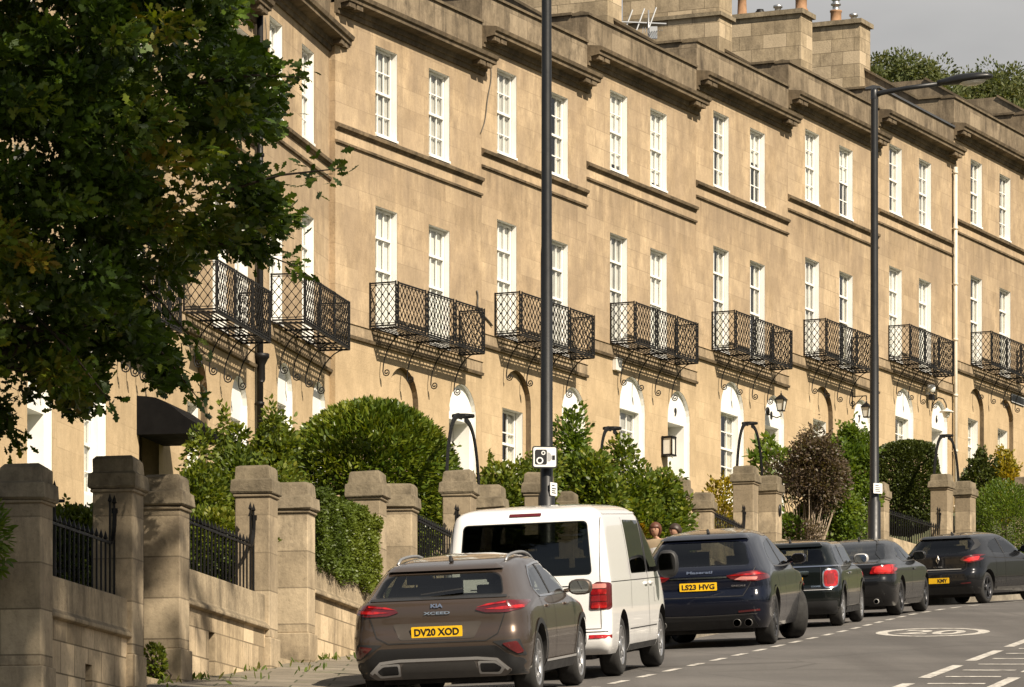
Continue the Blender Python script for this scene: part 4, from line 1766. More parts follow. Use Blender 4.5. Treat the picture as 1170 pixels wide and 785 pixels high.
# gates stand between near pillar i and far pillar i+1
GLAB = ['black iron gate between the mottled pillar and the stained pillar at left', 'black iron gate seen edge on left of the clipped hedge', 'black iron gate behind the bronze car',
        'black iron gate behind the white van under the first iron arch', 'black iron gate right of the lamp column with camera sign', 'black iron gate lost in the creeper', 'black iron gate at the right edge of the creeper',
        'black iron gate under the iron arch behind the navy car', 'black iron gate left of the lamp column with the lamp head', 'black iron gate under the rightmost iron arch', 'black iron gate beyond the right edge of the photo']
for i in range(11):
    make_gate(ny[i], fy[i + 1], GLAB[i])
for px, topy, l in ((525, 476, 'iron lantern arch rising over the van from behind the round bush'), (697, 490, 'iron lantern arch standing out of the creeper'),
                    (852, 484, 'iron lantern arch beside the brown bush'), (1076, 498, 'tall iron lantern arch right of the dark clipped yew')):
    i = [n_[0] for n_ in NEAR].index(px)
    ym = (ny[i] + fy[i + 1]) / 2
    overthrow(ny[i], fy[i + 1], (HY - topy) * ym / F, l)

# tall railing along the path behind the left wall
mt = wframe(42.6, off=.3)
root = thing('iron_railing', 'taller black railing behind the left end wall, running towards the house', 'railing', mt @ Matrix.Translation((-.35, .0, 1.0)), 'black iron railings on the garden walls')
m = MB()
for i in range(6):
    finial_bar(m, 0.0, .1 + i * .14, 0, 1.02, .024)
m.build('bars', M['iron'], root, fix=False)
m = MB()
m.bx(-.015, .015, 0.0, .95, .80, .83)
m.bx(-.015, .015, 0.0, .95, .12, .15)
m.build('top_rail', M['iron'], root)

# ------------------------------------------------------------------ foliage
def lumpy(dirs, seed, k=14, amp=.28, width=.5):
    rg = np.random.default_rng(seed)
    c = rg.normal(size=(k, 3))
    c /= np.linalg.norm(c, axis=1, keepdims=True)
    a = rg.uniform(-.6, 1.0, k) * amp
    d = ((dirs[:, None, :] - c[None]) ** 2).sum(-1)
    return 1 + (a[None] * np.exp(-d / width)).sum(1)


def blob(center, radii, n, seed, shell=.35, amp=.28, k=14, box=0.0, zmin=None):
    """leaf positions and growth directions through a lumpy volume; most of them near its outside"""
    rg = np.random.default_rng(seed)
    d = rg.normal(size=(n, 3))
    d /= np.linalg.norm(d, axis=1, keepdims=True)
    dd = d.copy()
    if box:
        m_ = np.abs(d).max(1, keepdims=True)
        dd = d * (1 - box) + d / m_ * box
    r = (1 - shell * rg.uniform(0, 1, n) ** 1.6) * lumpy(d, seed, k, amp)
    p = dd * r[:, None] * np.array(radii)[None]
    g = d + rg.normal(0, .45, (n, 3)) + np.array([0, 0, .25])
    p = p + np.array(center)[None]
    if zmin is not None:
        keep = p[:, 2] > zmin
        p, g = p[keep], g[keep]
    return p, g


def plant(name, label, cat, base, parts, mat, length, shape='oval', group=None, seed=1, stems=6, stemmat=None, var=None, shoots=None):
    """parts: list of blob() results in world space. Leaves become one foliage mesh, stems another."""
    root = thing(name, label, cat, Matrix.Translation(base), group)
    pos = np.concatenate([p[0] for p in parts]) - np.array(base)[None]
    dr = np.concatenate([p[1] for p in parts])
    rg = np.random.default_rng(seed)
    if shoots is None:
        shoots = 0 if cat in ('hedge', 'weed') else 46
    if shoots:
        cen = pos.mean(0)
        sp_, sd_ = [], []
        ext = (pos.max(0) - pos.min(0)).max()
        for i in range(shoots):
            q = pos[rg.integers(len(pos), size=12)]
            q = q[np.argmax(((q - cen) ** 2).sum(1) * (q[:, 2] > cen[2] - .3))]
            d = (q - cen) / np.linalg.norm(q - cen) + np.array([0, 0, .7]) + rg.normal(0, .35, 3)
            d /= np.linalg.norm(d)
            Ls = ext * rg.uniform(.05, .17)
            kk = int(rg.uniform(7, 15))
            t = rg.uniform(0, 1, (kk, 1))
            sp_.append(q + d * Ls * t + rg.normal(0, .012, (kk, 3)) + np.array([0, 0, -.06]) * t ** 2)
            sd_.append(d * .6 + rg.normal(0, .7, (kk, 3)))
        pos = np.concatenate([pos] + sp_)
        dr = np.concatenate([dr] + sd_)
    # leaf tone varies leaf by leaf and in patches of growth
    ph = np.sin(pos[:, 0] * 4.1 + seed) * np.sin(pos[:, 1] * 3.3 + 2 * seed) * np.sin(pos[:, 2] * 4.7 + 1.3)
    vv = np.clip(rg.uniform(0, 1, len(pos)) * .75 + .15 + .3 * ph, 0, 1) if var is None else var(pos, rg)
    me = leaf_mesh(name + '_foliage', pos, dr, length, mat, shape, vv, rg)
    obj('foliage', me, root)
    m = MB()
    lo, hi = pos.min(0), pos.max(0)
    for i in range(stems):
        t = pos[rg.integers(len(pos))] * .85
        b = Vector((rg.uniform(-.12, .12), rg.uniform(-.12, .12), -.1))
        mid = Vector((t[0] * .4, t[1] * .4, t[2] * .55)) + Vector(rg.normal(0, .05, 3))
        m.tube([b, mid, Vector(t)], [.022, .014, .005], 5)
    m.build('stems', stemmat or M['bark'], root, fix=False)
    return root


def W3(px, py, Z):
    return tuple(P(px, py, Z))


def gz(x, y):
    return ground_z(x, y)


def bush(px0, px1, py0, py1, Z, n, seed, depth=None, **kw):
    """blob that fills a region of the view at depth Z"""
    c = P((px0 + px1) / 2, (py0 + py1) / 2, Z)
    rx = (px1 - px0) / 2 / F * Z
    rz = (py1 - py0) / 2 / F * Z
    return blob(tuple(c), (rx, depth or rx, rz), n, seed, **kw)


def clump(px0, px1, py0, py1, Z, n, seed, k=9, depth=None, size=(.28, .5)):
    """several overlapping lumps inside a region: a loose, uneven bush"""
    rg = np.random.default_rng(seed + 5000)
    c = np.array(P((px0 + px1) / 2, (py0 + py1) / 2, Z))
    rx = (px1 - px0) / 2 / F * Z
    rz = (py1 - py0) / 2 / F * Z
    ry = depth or rx
    ps, ds = [], []
    for i in range(k):
        a = rg.uniform(0, 2 * math.pi)
        rr = rg.uniform(.25, .72)
        s_ = rg.uniform(*size)
        q = c + np.array([math.cos(a) * rr * rx, rg.uniform(-.5, .5) * ry, math.sin(a) * rr * rz])
        p, g = blob(tuple(q), (rx * s_ * rg.uniform(.8, 1.25), ry * s_, rz * s_ * rg.uniform(.7, 1.2)), n // k, seed * 31 + i, shell=.8, amp=.35, k=12)
        ps.append(p)
        ds.append(g)
    p, g = blob(tuple(c), (rx * .6, ry * .6, rz * .62), n // 5, seed * 31 + 77, shell=.9, amp=.3)
    return np.concatenate(ps + [p]), np.concatenate(ds + [g])


def base_at(px, Z):
    x = (px - CX) / F * Z
    return (x, Z, gz(x, Z) - .02)


# the round glossy bush
plant('shrub', 'large round glossy evergreen bush behind the clipped hedge', 'bush', base_at(418, 62),
      [bush(328, 516, 453, 655, 62, 34000, 3, amp=.16, k=22, shell=.3), bush(345, 505, 470, 650, 62, 9000, 103, amp=.1, shell=.8)], M['rhodo'], .10, 'long', seed=3, shoots=8)
plant('shrub', 'loose leafy shrub with reaching twigs below the black downpipe', 'bush', base_at(262, 55),
      [clump(182, 345, 508, 665, 55, 15000, 4, 16), clump(235, 305, 475, 560, 55.4, 1300, 5, 7, size=(.2, .4)), clump(275, 352, 482, 600, 56, 6000, 6, 9), bush(212, 245, 485, 545, 55, 420, 7, amp=.6, shell=.9),
       bush(250, 262, 465, 510, 55, 130, 8, amp=.3, shell=.9), bush(300, 325, 462, 505, 55, 260, 9, amp=.3, shell=.9)],
      M['shrub'], .072, 'oval', seed=4, stems=22)
# clipped box hedge over the wall
ya, yb = fy[2] + .35, ny[2] - .30
pa, pb = Vector((WALL(ya) + .13, ya, 0)), Vector((WALL(yb) + .13, yb, 0))
rg = np.random.default_rng(12)
n = 60000
t = rg.uniform(0, 1, n)
zz_ = pave_z(ya) + 1.13 + np.where(rg.uniform(0, 1, n) < .3, rg.uniform(.93, 1.0, n), rg.uniform(0, 1, n)) * .86
th_ = np.where(rg.uniform(0, 1, n) < .6, rg.uniform(-.10, .02, n), rg.uniform(-.10, .62, n))
ux = (pb - pa).normalized()
nx_ = Vector((-ux.y, ux.x, 0))
pos = np.array(pa)[None] + t[:, None] * np.array(pb - pa)[None] + th_[:, None] * np.array(nx_)[None]
pos[:, 2] = zz_ + .04 * np.sin(t * 13) + .03 * np.sin(th_ * 17 + t * 31)
front = th_ < .06
drp = rg.uniform(0, .10, n) * front
pos[:, 2] -= drp
pos[:, :2] -= (np.array(nx_)[None] * (.02 * np.sin(t * 21 + zz_ * 9) + .012 * np.sin(zz_ * 23))[:, None])[:, :2]
gd = rg.normal(0, .6, (n, 3)) - np.array(nx_)[None] * 0.8 + np.array([0, 0, .3])
plant('hedge', 'clipped box hedge overhanging the garden wall beside the bronze car', 'hedge', tuple(pa + nx_ * .3 + Vector((0, 0, pave_z(ya) + .8))), [(pos, gd)], M['hedge'], .036, 'oval', seed=12, stems=8)

# low planting behind the left railings
plant('shrub', 'low dark shrub behind the left end railing', 'bush', base_at(90, 44.5), [bush(36, 138, 583, 665, 44.8, 9000, 21, amp=.3, shell=.6), bush(40, 132, 600, 700, 44.6, 7000, 22, amp=.3, shell=.6)], M['hedge'], .055, 'oval', seed=21)
plant('shrub', 'dark leafy shrub behind the railing below the loose shrub', 'bush', base_at(250, 50), [bush(200, 296, 580, 670, 50.2, 9000, 23, amp=.35, shell=.6), bush(195, 265, 535, 650, 51.5, 6000, 24, amp=.35, shell=.6)], M['shrub'], .06, 'oval', seed=23)
plant('shrub', 'thin leafy climber at the left edge of the photo beside the end pillar', 'bush', base_at(-12, 39.4), [bush(-70, 3, 560, 668, 39.4, 1500, 25, amp=.3)], M['lime'], .085, 'long', seed=25, shoots=6)
plant('shrub', 'low rounded shrub below the round bush beside the railing', 'bush', base_at(500, 63), [bush(455, 528, 555, 640, 63, 3000, 26, amp=.3)], M['rhodo'], .09, 'long', seed=26)
plant('weed', 'small leafy weed growing at the foot of the stained gate pillar', 'weed', (P(178, 770, 44.6).x - .0, 44.6, pave_z(44.6)), [bush(168, 189, 738, 780, 44.5, 700, 27, amp=.4)], M['shrub'], .045, 'oval', seed=27, stems=8)
# shrubs behind the lamp column and the long creeper
plant('shrub', 'tangled green shrub left of the lamp column with the camera sign', 'bush', base_at(590, 68.5),
      [clump(545, 645, 522, 660, 68.5, 10000, 31, 13), clump(580, 645, 508, 610, 69, 4000, 32, 9), bush(548, 590, 535, 620, 68, 2500, 131, amp=.4, shell=.6)], M['shrub'], .075, 'oval', seed=31, stems=14)
plant('shrub', 'tall pale leaved shrub rising right of the lamp column', 'bush', base_at(655, 71.5), [bush(638, 670, 468, 560, 71.5, 1500, 33, amp=.5, k=24, shell=.9), clump(612, 700, 515, 630, 71.5, 9000, 34, 12)], M['lime'], .085, 'oval', seed=33, stems=12, shoots=20)


def creeper_var(pos, rg):
    # one yellowing patch low in the middle
    d = np.sqrt(((pos[:, 0] + .05) / 1.1) ** 2 + (pos[:, 2] - 1.15) ** 2)
    w_ = .62 + .16 * np.sin(pos[:, 0] * 9) * np.sin(pos[:, 2] * 8)
    return np.clip(rg.uniform(0, .6, len(pos)) + np.where(d < w_, rg.uniform(.1, .6, len(pos)), 0), 0, 1)


plant('creeper', 'large green creeper pouring over the wall behind the two women, partly yellowing', 'creeper', base_at(715, 73.2),
      [clump(632, 722, 522, 650, 69.8, 10000, 35, 12), clump(672, 765, 518, 650, 71.8, 12000, 36, 13), clump(722, 794, 545, 660, 73.6, 11000, 37, 12), bush(640, 785, 570, 660, 71.5, 9000, 38, amp=.25, depth=.7, shell=.6),
       bush(694, 726, 500, 545, 74.0, 700, 39, amp=.5, shell=.9)], M['creeper'], .085, 'oval', seed=35, stems=18, var=creeper_var, shoots=30)
plant('shrub', 'yellowish low shrub behind the railing above the navy car', 'bush', base_at(818, 87), [bush(800, 850, 555, 640, 87, 3200, 41, amp=.4, shell=.7)], M['gold'], .07, 'oval', seed=41)
plant('shrub', 'young laurel with large leaves right of the tall gate pillar', 'bush', base_at(880, 92), [bush(858, 902, 518, 585, 92, 420, 42, amp=.5, shell=.9)], M['lime'], .17, 'long', seed=42)
root = plant('shrub', 'brown leaved bush with bare grey stems beside a bright green one', 'bush', base_at(922, 89.2),
             [clump(882, 974, 486, 582, 89.2, 9500, 43, 17, size=(.24, .42)), bush(896, 962, 502, 570, 89.2, 4500, 243, amp=.3, shell=.6), clump(915, 965, 535, 600, 89, 2600, 44, 8), bush(892, 940, 596, 625, 88.6, 1200, 144, amp=.4, shell=.8)], M['copper'], .06, 'oval', seed=43, stems=60, stemmat=M['twig'], shoots=14)
plant('shrub', 'bright green upright bush left of the lamp column with the lamp head', 'bush', base_at(965, 91),
      [clump(928, 1010, 486, 610, 91, 12000, 45, 14), clump(945, 990, 476, 545, 91.2, 2000, 46, 7), clump(908, 996, 552, 632, 90, 9500, 47, 12), bush(885, 915, 590, 620, 88.5, 900, 147, amp=.3)], M['lime'], .08, 'oval', seed=45)
plant('hedge', 'dark clipped yew dome right of the lamp column with the lamp head', 'hedge', base_at(1036, 99),
      [bush(1001, 1071, 502, 610, 99, 26000, 48, amp=.07, k=18, box=.5, shell=.25), bush(1006, 1066, 510, 610, 99, 9000, 148, amp=.05, box=.5, shell=.9)], M['yew'], .06, 'oval', seed=48)
plant('shrub', 'bright green rounded bush spilling over the wall at the right edge', 'bush', base_at(1145, 100.5),
      [bush(1108, 1195, 554, 660, 100.2, 16000, 49, amp=.15, k=20, shell=.5), bush(1165, 1260, 552, 660, 105, 9000, 50, amp=.25)], M['lime'], .075, 'long', seed=49)
plant('shrub', 'small golden shrub in front of the rightmost house windows', 'bush', base_at(1148, 107), [bush(1132, 1164, 523, 590, 107, 4000, 51, amp=.4, shell=.6)], M['gold'], .085, 'oval', seed=51)
plant('shrub', 'dark green shrub left of the small golden one', 'bush', base_at(1118, 107), [bush(1100, 1138, 530, 590, 107, 4200, 52, amp=.45, shell=.6), bush(1115, 1125, 515, 560, 107, 500, 152, amp=.3)], M['yew'], .085, 'oval', seed=52)

# grass tufts at the wall foot: nobody could count them
gp, gd_ = [], []
rg = np.random.default_rng(61)
for i in range(1500):
    y = rg.uniform(43, 58)
    o = abs(rg.normal(0, .10)) if rg.uniform() < .75 else rg.uniform(.1, .9)
    clump = math.sin(y * 5.3) + math.sin(y * 2.1 + 1) + rg.normal(0, .5)
    if clump < .75:
        continue
    gp.append((WALL(y) + .06 + o, y, pave_z(y) - .005))
    gd_.append((rg.normal(0, .4), rg.normal(0, .4), .7))
go = obj('grass', leaf_mesh('grass', np.array(gp), np.array(gd_), .085, M['grass'], 'long', None, rg))
tag(go, 'grass tufts and dry weeds along the foot of the garden wall', 'grass', kind='stuff')

# ------------------------------------------------------------------ the oak at the left
def in_poly(x, y, poly):
    c = False
    j = len(poly) - 1
    for i in range(len(poly)):
        xi, yi = poly[i]
        xj, yj = poly[j]
        if (yi > y) != (yj > y) and x < (xj - xi) * (y - yi) / (yj - yi) + xi:
            c = not c
        j = i
    return c


def in_poly_np(x, y, poly):
    c = np.zeros(len(x), bool)
    j = len(poly) - 1
    for i in range(len(poly)):
        xi, yi = poly[i]
        xj, yj = poly[j]
        if yi != yj:
            c ^= ((yi > y) != (yj > y)) & (x < (xj - xi) * (y - yi) / (yj - yi) + xi)
        j = i
    return c


# crown outline in metres: x to the right of the trunk, z above its foot
OAK = [(-4, 9.5), (-4.2, 5.5), (-2.5, 3.4), (-.3, 3.05), (1.2, 2.85), (1.75, 3.45), (2.2, 3.05), (2.48, 3.1), (2.62, 3.75), (2.95, 3.55), (3.1, 3.2), (3.3, 3.3),
       (3.18, 3.85), (2.85, 4.15), (2.95, 4.38), (3.35, 4.32), (3.5, 4.65), (4.1, 4.62), (4.36, 4.85), (4.5, 5.1), (4.3, 5.3), (3.9, 5.35), (3.75, 5.6), (4.15, 5.75), (4.3, 6.15), (4.15, 6.45),
       (3.8, 6.55), (3.75, 6.8), (3.9, 7.05), (3.7, 7.6), (3.3, 8.6), (2.2, 9.9), (0, 10.6), (-2.4, 10.4)]
OX, OY = -6.35, 42.0
OZ = gz(OX, OY)
SH = OZ - 2.25      # crown outline heights below are above the road
rg = np.random.default_rng(77)
pos, dr, vv = [], [], []
oak = thing('oak_tree', 'dark leafy oak hanging in from the left edge of the photo', 'tree', Matrix.Translation((OX, OY, OZ)))
limbs = MB()
limbs.tube([(0, 0, -.3), (.05, 0, .6), (.1, .05, 2.0), (0, .1, 4.0), (.1, .0, 6.5), (0, 0, 9)], [.42, .33, .28, .22, .14, .05], 10)
OAK = [(x - .16 if x > 2 else x, z - SH) for x, z in OAK]
pts = []
while len(pts) < 1900:
    x, z = rg.uniform(-4.2, 4.6), rg.uniform(1.4, 9.6)
    if not in_poly(x, z, OAK):
        continue
    rr = math.hypot((x - .1) / 4.4, (z + SH - 6.6) / 4.2)
    d = 3.2 * math.sqrt(max(.02, 1 - min(1, rr) ** 2))
    pts.append((x, rg.uniform(-d, d), z))
for (x, y, z) in pts:
    nl = int(rg.uniform(60, 130))
    r = rg.uniform(.16, .36)
    q = rg.normal(0, 1, (nl, 3))
    q /= np.linalg.norm(q, axis=1, keepdims=True)
    q *= (rg.uniform(0, 1, (nl, 1)) ** .5) * np.array([r, r, r * .55])
    kp = in_poly_np(x + q[:, 0], z + q[:, 2], OAK) | (rg.uniform(0, 1, nl) < .05)
    q = q[kp]
    nl = len(q)
    if nl < 4:
        continue
    out = np.array([x * .25, y * .25, .25])
    pos.append(q + np.array([x, y, z]))
    dr.append(q / r + out * .5 + rg.normal(0, .35, (nl, 3)))
    young = .34 if (math.sin(x * 2.1 + 1.0) * math.sin(z * 1.7 + y) > .45) else 0
    vv.append(np.clip(rg.normal(.28, .13) + rg.normal(0, .12, nl) + young, 0, 1))
# twigs that reach out beyond the crown, leaves in sprays along them
edge = [(3.6, 5.0, 4.75, 5.22), (3.4, 6.0, 4.45, 6.05), (3.5, 6.9, 4.1, 7.15), (1.9, 3.8, 2.6, 2.98), (2.7, 3.9, 3.35, 3.15), (.3, 3.5, .6, 2.85), (2.5, 4.6, 3.35, 3.7), (3.3, 4.8, 4.3, 4.5), (-.6, 3.5, -.4, 2.9), (1.2, 3.4, 1.5, 2.85)]
for (x0, z0, x1, z1) in edge:
    z0, z1 = z0 - SH, z1 - SH
    y0 = rg.uniform(-1, 1)
    a, b = Vector((x0, y0, z0)), Vector((x1, y0 + rg.normal(0, .2), z1))
    limbs.tube([a, (a + b) / 2 + Vector((0, 0, .05)), b], [.018, .012, .005], 5)
    for k in range(70):
        t = rg.uniform(.1, 1)
        c = a.lerp(b, t)
        pos.append(np.array([c]) + rg.normal(0, .07, (1, 3)))
        dr.append(np.array([(b - a).normalized()]) + rg.normal(0, .6, (1, 3)))
        vv.append(np.clip(rg.normal(.42, .15, 1), 0, 1))
for i in range(46):
    x, y, z = pts[rg.integers(len(pts))]
    zb = min(z - .2, rg.uniform(2.2, 6.5))
    a = Vector((.05, .05, zb))
    b = Vector((x, y, z))
    mid = a.lerp(b, .5) + Vector((rg.normal(0, .25), rg.normal(0, .25), .35))
    limbs.tube([a, a.lerp(mid, .5) + Vector((0, 0, .1)), mid, b], [.10, .075, .045, .012], 6)
pos, dr, vv = np.concatenate(pos), np.concatenate(dr), np.concatenate(vv)
print('oak leaves', len(pos))
obj('crown', leaf_mesh('oak_crown', pos, dr, .105, M['oak'], 'oak', vv, rg, flat=.7), oak)
limbs.build('trunk', M['bark'], oak, fix=False)

# unseen tree added on the opposite pavement, outside the frame, to shade the oak
ST = Vector((8.7, 19.0, plane(19) + .2))
stree = thing('added_shade_tree', 'added unseen tree shading the oak, on the opposite pavement to the right', 'tree', Matrix.Translation(ST))
pos, dr = [], []
cc = np.array([5.4 - ST.x, 26.4 - ST.y, 21.6 - ST.z])
rg = np.random.default_rng(91)
for i in range(205):
    d = rg.normal(size=3)
    d /= np.linalg.norm(d)
    c = cc + d * np.array([4.2, 7.0, 3.4]) * rg.uniform(.25, 1) ** .6
    q = rg.normal(0, .33, (34, 3))
    pos.append(c + q)
    dr.append(q + d * .3)
pos, dr = np.concatenate(pos), np.concatenate(dr)
obj('crown', leaf_mesh('added_shade_tree_crown', pos, dr, .34, M['oak'], 'oval', None, rg), stree)
m = MB()
m.tube([(0, 0, -.3), (-.1, .6, 4), (-.5, 1.8, 8), (-1.3, 3.6, 12.5), (-2.6, 6.2, 19)], [.38, .30, .24, .18, .06], 10)
for i in range(14):
    e = cc + rg.normal(0, 1.6, 3)
    m.tube([(-1.2, 3.4, 12.0), tuple((cc + e) / 2 + np.array([0, 0, -1])), tuple(e)], [.14, .08, .02], 6)
m.build('trunk', M['bark'], stree, fix=False)

hp, hd = [], []  # unseen hedge added so the car sides reflect something darker than sky
rg = np.random.default_rng(95)
for i in range(15000):
    y = rg.uniform(-20, 95)
    q = bay_pt(y, 12.2 + rg.uniform(-.7, .7), 0)
    hp.append((q.x, q.y, q.z + rg.uniform(0, 1) * (2.3 + 1.5 * math.sin(y * .55) + .9 * math.sin(y * 1.7))))
    hd.append(rg.normal(0, 1, 3) + np.array([-.8, 0, .3]))
oh = thing('hedge', 'added unseen tall hedge along the opposite pavement, darkening car side reflections', 'hedge', Matrix.Translation(bay_pt(40, 12.2)))
hp = np.array(hp) - np.array(bay_pt(40, 12.2))[None]
obj('foliage', leaf_mesh('added_opposite_hedge', hp, np.array(hd), .34, M['yew'], 'oval', None, rg), oh)
hp, hd = [], []  # unseen trees added behind the camera to darken reflections in the car rears
for i in range(15000):
    x = rg.uniform(-60, 60)
    h_ = 9 + 4 * math.sin(x * .35) + 2 * math.sin(x * .9 + 1)
    hp.append((x, -34 + rg.normal(0, 2) - abs(x) * .05, plane(-34) + rg.uniform(-.5, 1) * h_ ))
    hd.append(rg.normal(0, 1, 3))
tb_ = obj('added_tree_belt', leaf_mesh('added_tree_belt', np.array(hp), np.array(hd), 1.1, M['yew'], 'oval', None, rg))
tag(tb_, 'added unseen belt of trees behind the camera, darkening car reflections', 'trees', kind='stuff')

# ------------------------------------------------------------------ wooded hill behind the houses
hv = []


def hill_z(x, y):
    b = 14 + .228 * (min(y, 470) - 150) + max(0, y - 470) * .03
    return b - .10 * (x - 40) * sst(200, 450, y) + 3 * math.sin(x * .06) * sst(180, 300, y) if y > 150 else 12


hx = [-300, -150, -60, -20, 0, 20, 40, 60, 80, 120, 200, 400]
hy = [160, 200, 260, 320, 380, 420, 450, 480, 540, 700, 1000]
sheet('hillside', lambda y: [(x, y, hill_z(x, y) - (5 if y == 160 else 0)) for x in hx], hy, None, M['hill'])


def wood_tree(seed, r, h):
    rg = np.random.default_rng(seed)
    ps, ds, vs2 = [], [], []
    for i in range(46):
        d = rg.normal(size=3)
        d /= np.linalg.norm(d)
        d[2] = d[2] * .9
        c = d * np.array([r, r, r * 1.05]) * rg.uniform(.45, 1) + np.array([0, 0, h])
        rad = r * rg.uniform(.22, .40)
        q = rg.normal(size=(110, 3))
        q /= np.linalg.norm(q, axis=1, keepdims=True)
        ps.append(c + q * rad * rg.uniform(.5, 1, (110, 1)))
        ds.append(q + np.array([0, 0, .2]))
        vs2.append(np.clip(rg.normal(.42, .17) + rg.normal(0, .16, 110), 0, 1))
    return leaf_mesh('woodland_crown', np.concatenate(ps), np.concatenate(ds), .34, M['wood'], 'oval', np.concatenate(vs2), rg)


crowns = [wood_tree(i + 300, 3.1 + .35 * (i % 4), 5.6) for i in range(5)]
tb = MB()
tb.tube([(0, 0, -.5), (.1, 0, 3), (0, .1, 6.5)], [.3, .22, .08], 7)
trunk_me = tb.mesh('woodland_trunk', M['bark'])
TT = [(992, 430, 68), (1015, 440, 60), (1036, 432, 62), (1058, 445, 72), (1080, 436, 80), (1098, 448, 78), (1120, 440, 82), (1140, 452, 74), (1160, 438, 82), (1182, 446, 88), (1024, 415, 88), (1048, 410, 100), (1070, 405, 108), (1092, 412, 110), (1114, 404, 114), (1136, 410, 108),
      (1156, 402, 118), (1178, 410, 116), (1008, 396, 116), (1034, 390, 122), (1060, 385, 132), (1086, 388, 134), (1108, 382, 142), (1132, 388, 138), (1154, 380, 150), (1176, 386, 144), (1200, 440, 90), (1204, 405, 120)]
for i, (px, Z, py) in enumerate(TT):
    top = P(px, py, Z)
    base = (top.x, top.y, top.z - 9.2)
    row = 'top' if i < 10 else 'middle' if i < 18 else 'lower'
    t_ = thing('woodland_tree', 'round crowned tree in the hanging wood on the hill behind the chimneys', 'tree', Matrix.Translation(base) @ Matrix.Rotation(i * 1.7, 4, 'Z'), 'trees in the wood on the hill')
    c = obj('crown', crowns[i % 5], t_)
    obj('trunk', trunk_me, t_)

# ------------------------------------------------------------------ lamp columns and signs
def lamp_column(px, Z, H, r0, label, arm_to, sleeve=1.9):
    x = (px - CX) / F * Z
    root = thing('street_lamp', label, 'street lamp', Matrix.Translation((x, Z, pave_z(Z) - .03)), 'dark street lamp columns')
    m = MB()
    m.lathe([(r0 * 1.62, -.2), (r0 * 1.62, sleeve - .05), (r0 * 1.2, sleeve + .02), (r0 * 1.12, 5.0), (r0 * 1.02, 5.1), (r0 * .9, H - .1), (r0 * .9, H)], (0, 0, 0), 18)
    m.build('column', M['pole'], root, fix=False)
    m = MB()
    m.bx(-.05, .05, -r0 * 1.68, -r0 * 1.5, .5, 1.15)
    m.build('access_door', M['pole'], root)
    m = MB()
    a = Vector(arm_to)
    m.tube([(0, 0, H - .05), a * .1 + Vector((0, 0, H + .0)), a * .5 + Vector((0, 0, H + .07)), a + Vector((0, 0, H + .12))], [.055, .052, .046, .044], 10)
    m.lathe([(r0 * .95, H - .12), (r0 * .95, H + .05), (r0 * .5, H + .10)], (0, 0, 0), 14)
    m.build('bracket_arm', M['pole'], root, fix=False)
    # flat road lantern
    u = a.normalized()
    ang = math.atan2(u.y, u.x)
    hd = MB()
    n = 12
    vs, fs = [], []
    prof = [(-.06, .035, .05), (.10, .07, .07), (.30, .125, .095), (.62, .15, .085), (.84, .12, .06), (.92, .05, .03)]
    for (xx, wy, hz) in prof:
        for k in range(n):
            t = 2 * math.pi * k / n
            zz = math.sin(t) * hz * (1.0 if math.sin(t) > 0 else .45)
            vs.append((xx, math.cos(t) * wy, zz))
    for i in range(len(prof) - 1):
        for k in range(n):
            fs.append((i * n + k, i * n + (k + 1) % n, (i + 1) * n + (k + 1) % n, (i + 1) * n + k))
    fs += [tuple(range(n)), tuple(range((len(prof) - 1) * n, len(prof) * n))]
    hd.smooth = True
    hd.add(vs, fs)
    ho = hd.build('lamp_head', M['pole'], root)
    ho.matrix_local = Matrix.Translation(a + Vector((0, 0, H + .12))) @ Matrix.Rotation(ang, 4, 'Z') @ Matrix.Rotation(R(-5), 4, 'Y') @ Matrix.Diagonal((1.12, 1.3, 1.45, 1))
    ln = MB()
    ln.smooth = True
    vs, fs = [], []
    for rr_, zz in ((.0, -.085), (.06, -.08), (.10, -.055), (.112, -.03)):
        for k in range(14):
            t = 2 * math.pi * k / 14
            vs.append((.56 + rr_ * 2.2 * math.cos(t), rr_ * math.sin(t), zz))
    for i in range(3):
        for k in range(14):
            fs.append((i * 14 + k, i * 14 + (k + 1) % 14, i * 14 + 14 + (k + 1) % 14, i * 14 + 14 + k))
    ln.add(vs, fs)
    ln.build('lamp_lens', M['lampglass'], ho)
    return root


L1 = lamp_column(624.5, 55.0, 10.0, .066, 'tall dark lamp column carrying the speed camera sign, its top above the photo', (1.7, -.5, 0), 2.0)
L2 = lamp_column(999, 86.5, 10.0, .078, 'dark lamp column with its arm and flat lamp head seen against the sky', (1.28, -.35, .0), 1.95)


def rounded(w_, h_, r, n=5):
    pts = []
    for cx_, cy_, a0 in ((w_ / 2 - r, h_ / 2 - r, 0), (-w_ / 2 + r, h_ / 2 - r, 90), (-w_ / 2 + r, -h_ / 2 + r, 180), (w_ / 2 - r, -h_ / 2 + r, 270)):
        for k in range(n + 1):
            a = R(a0 + 90 * k / n)
            pts.append((cx_ + r * math.cos(a), cy_ + r * math.sin(a)))
    return pts


def ring(m, cx, cz, r0, r1, y, n=20):
    for k in range(n):
        a, b = 2 * math.pi * k / n, 2 * math.pi * (k + 1) / n
        m.add([(cx + r0 * math.cos(a), y, cz + r0 * math.sin(a)), (cx + r1 * math.cos(a), y, cz + r1 * math.sin(a)),
               (cx + r1 * math.cos(b), y, cz + r1 * math.sin(b)), (cx + r0 * math.cos(b), y, cz + r0 * math.sin(b))], [(0, 1, 2, 3)])


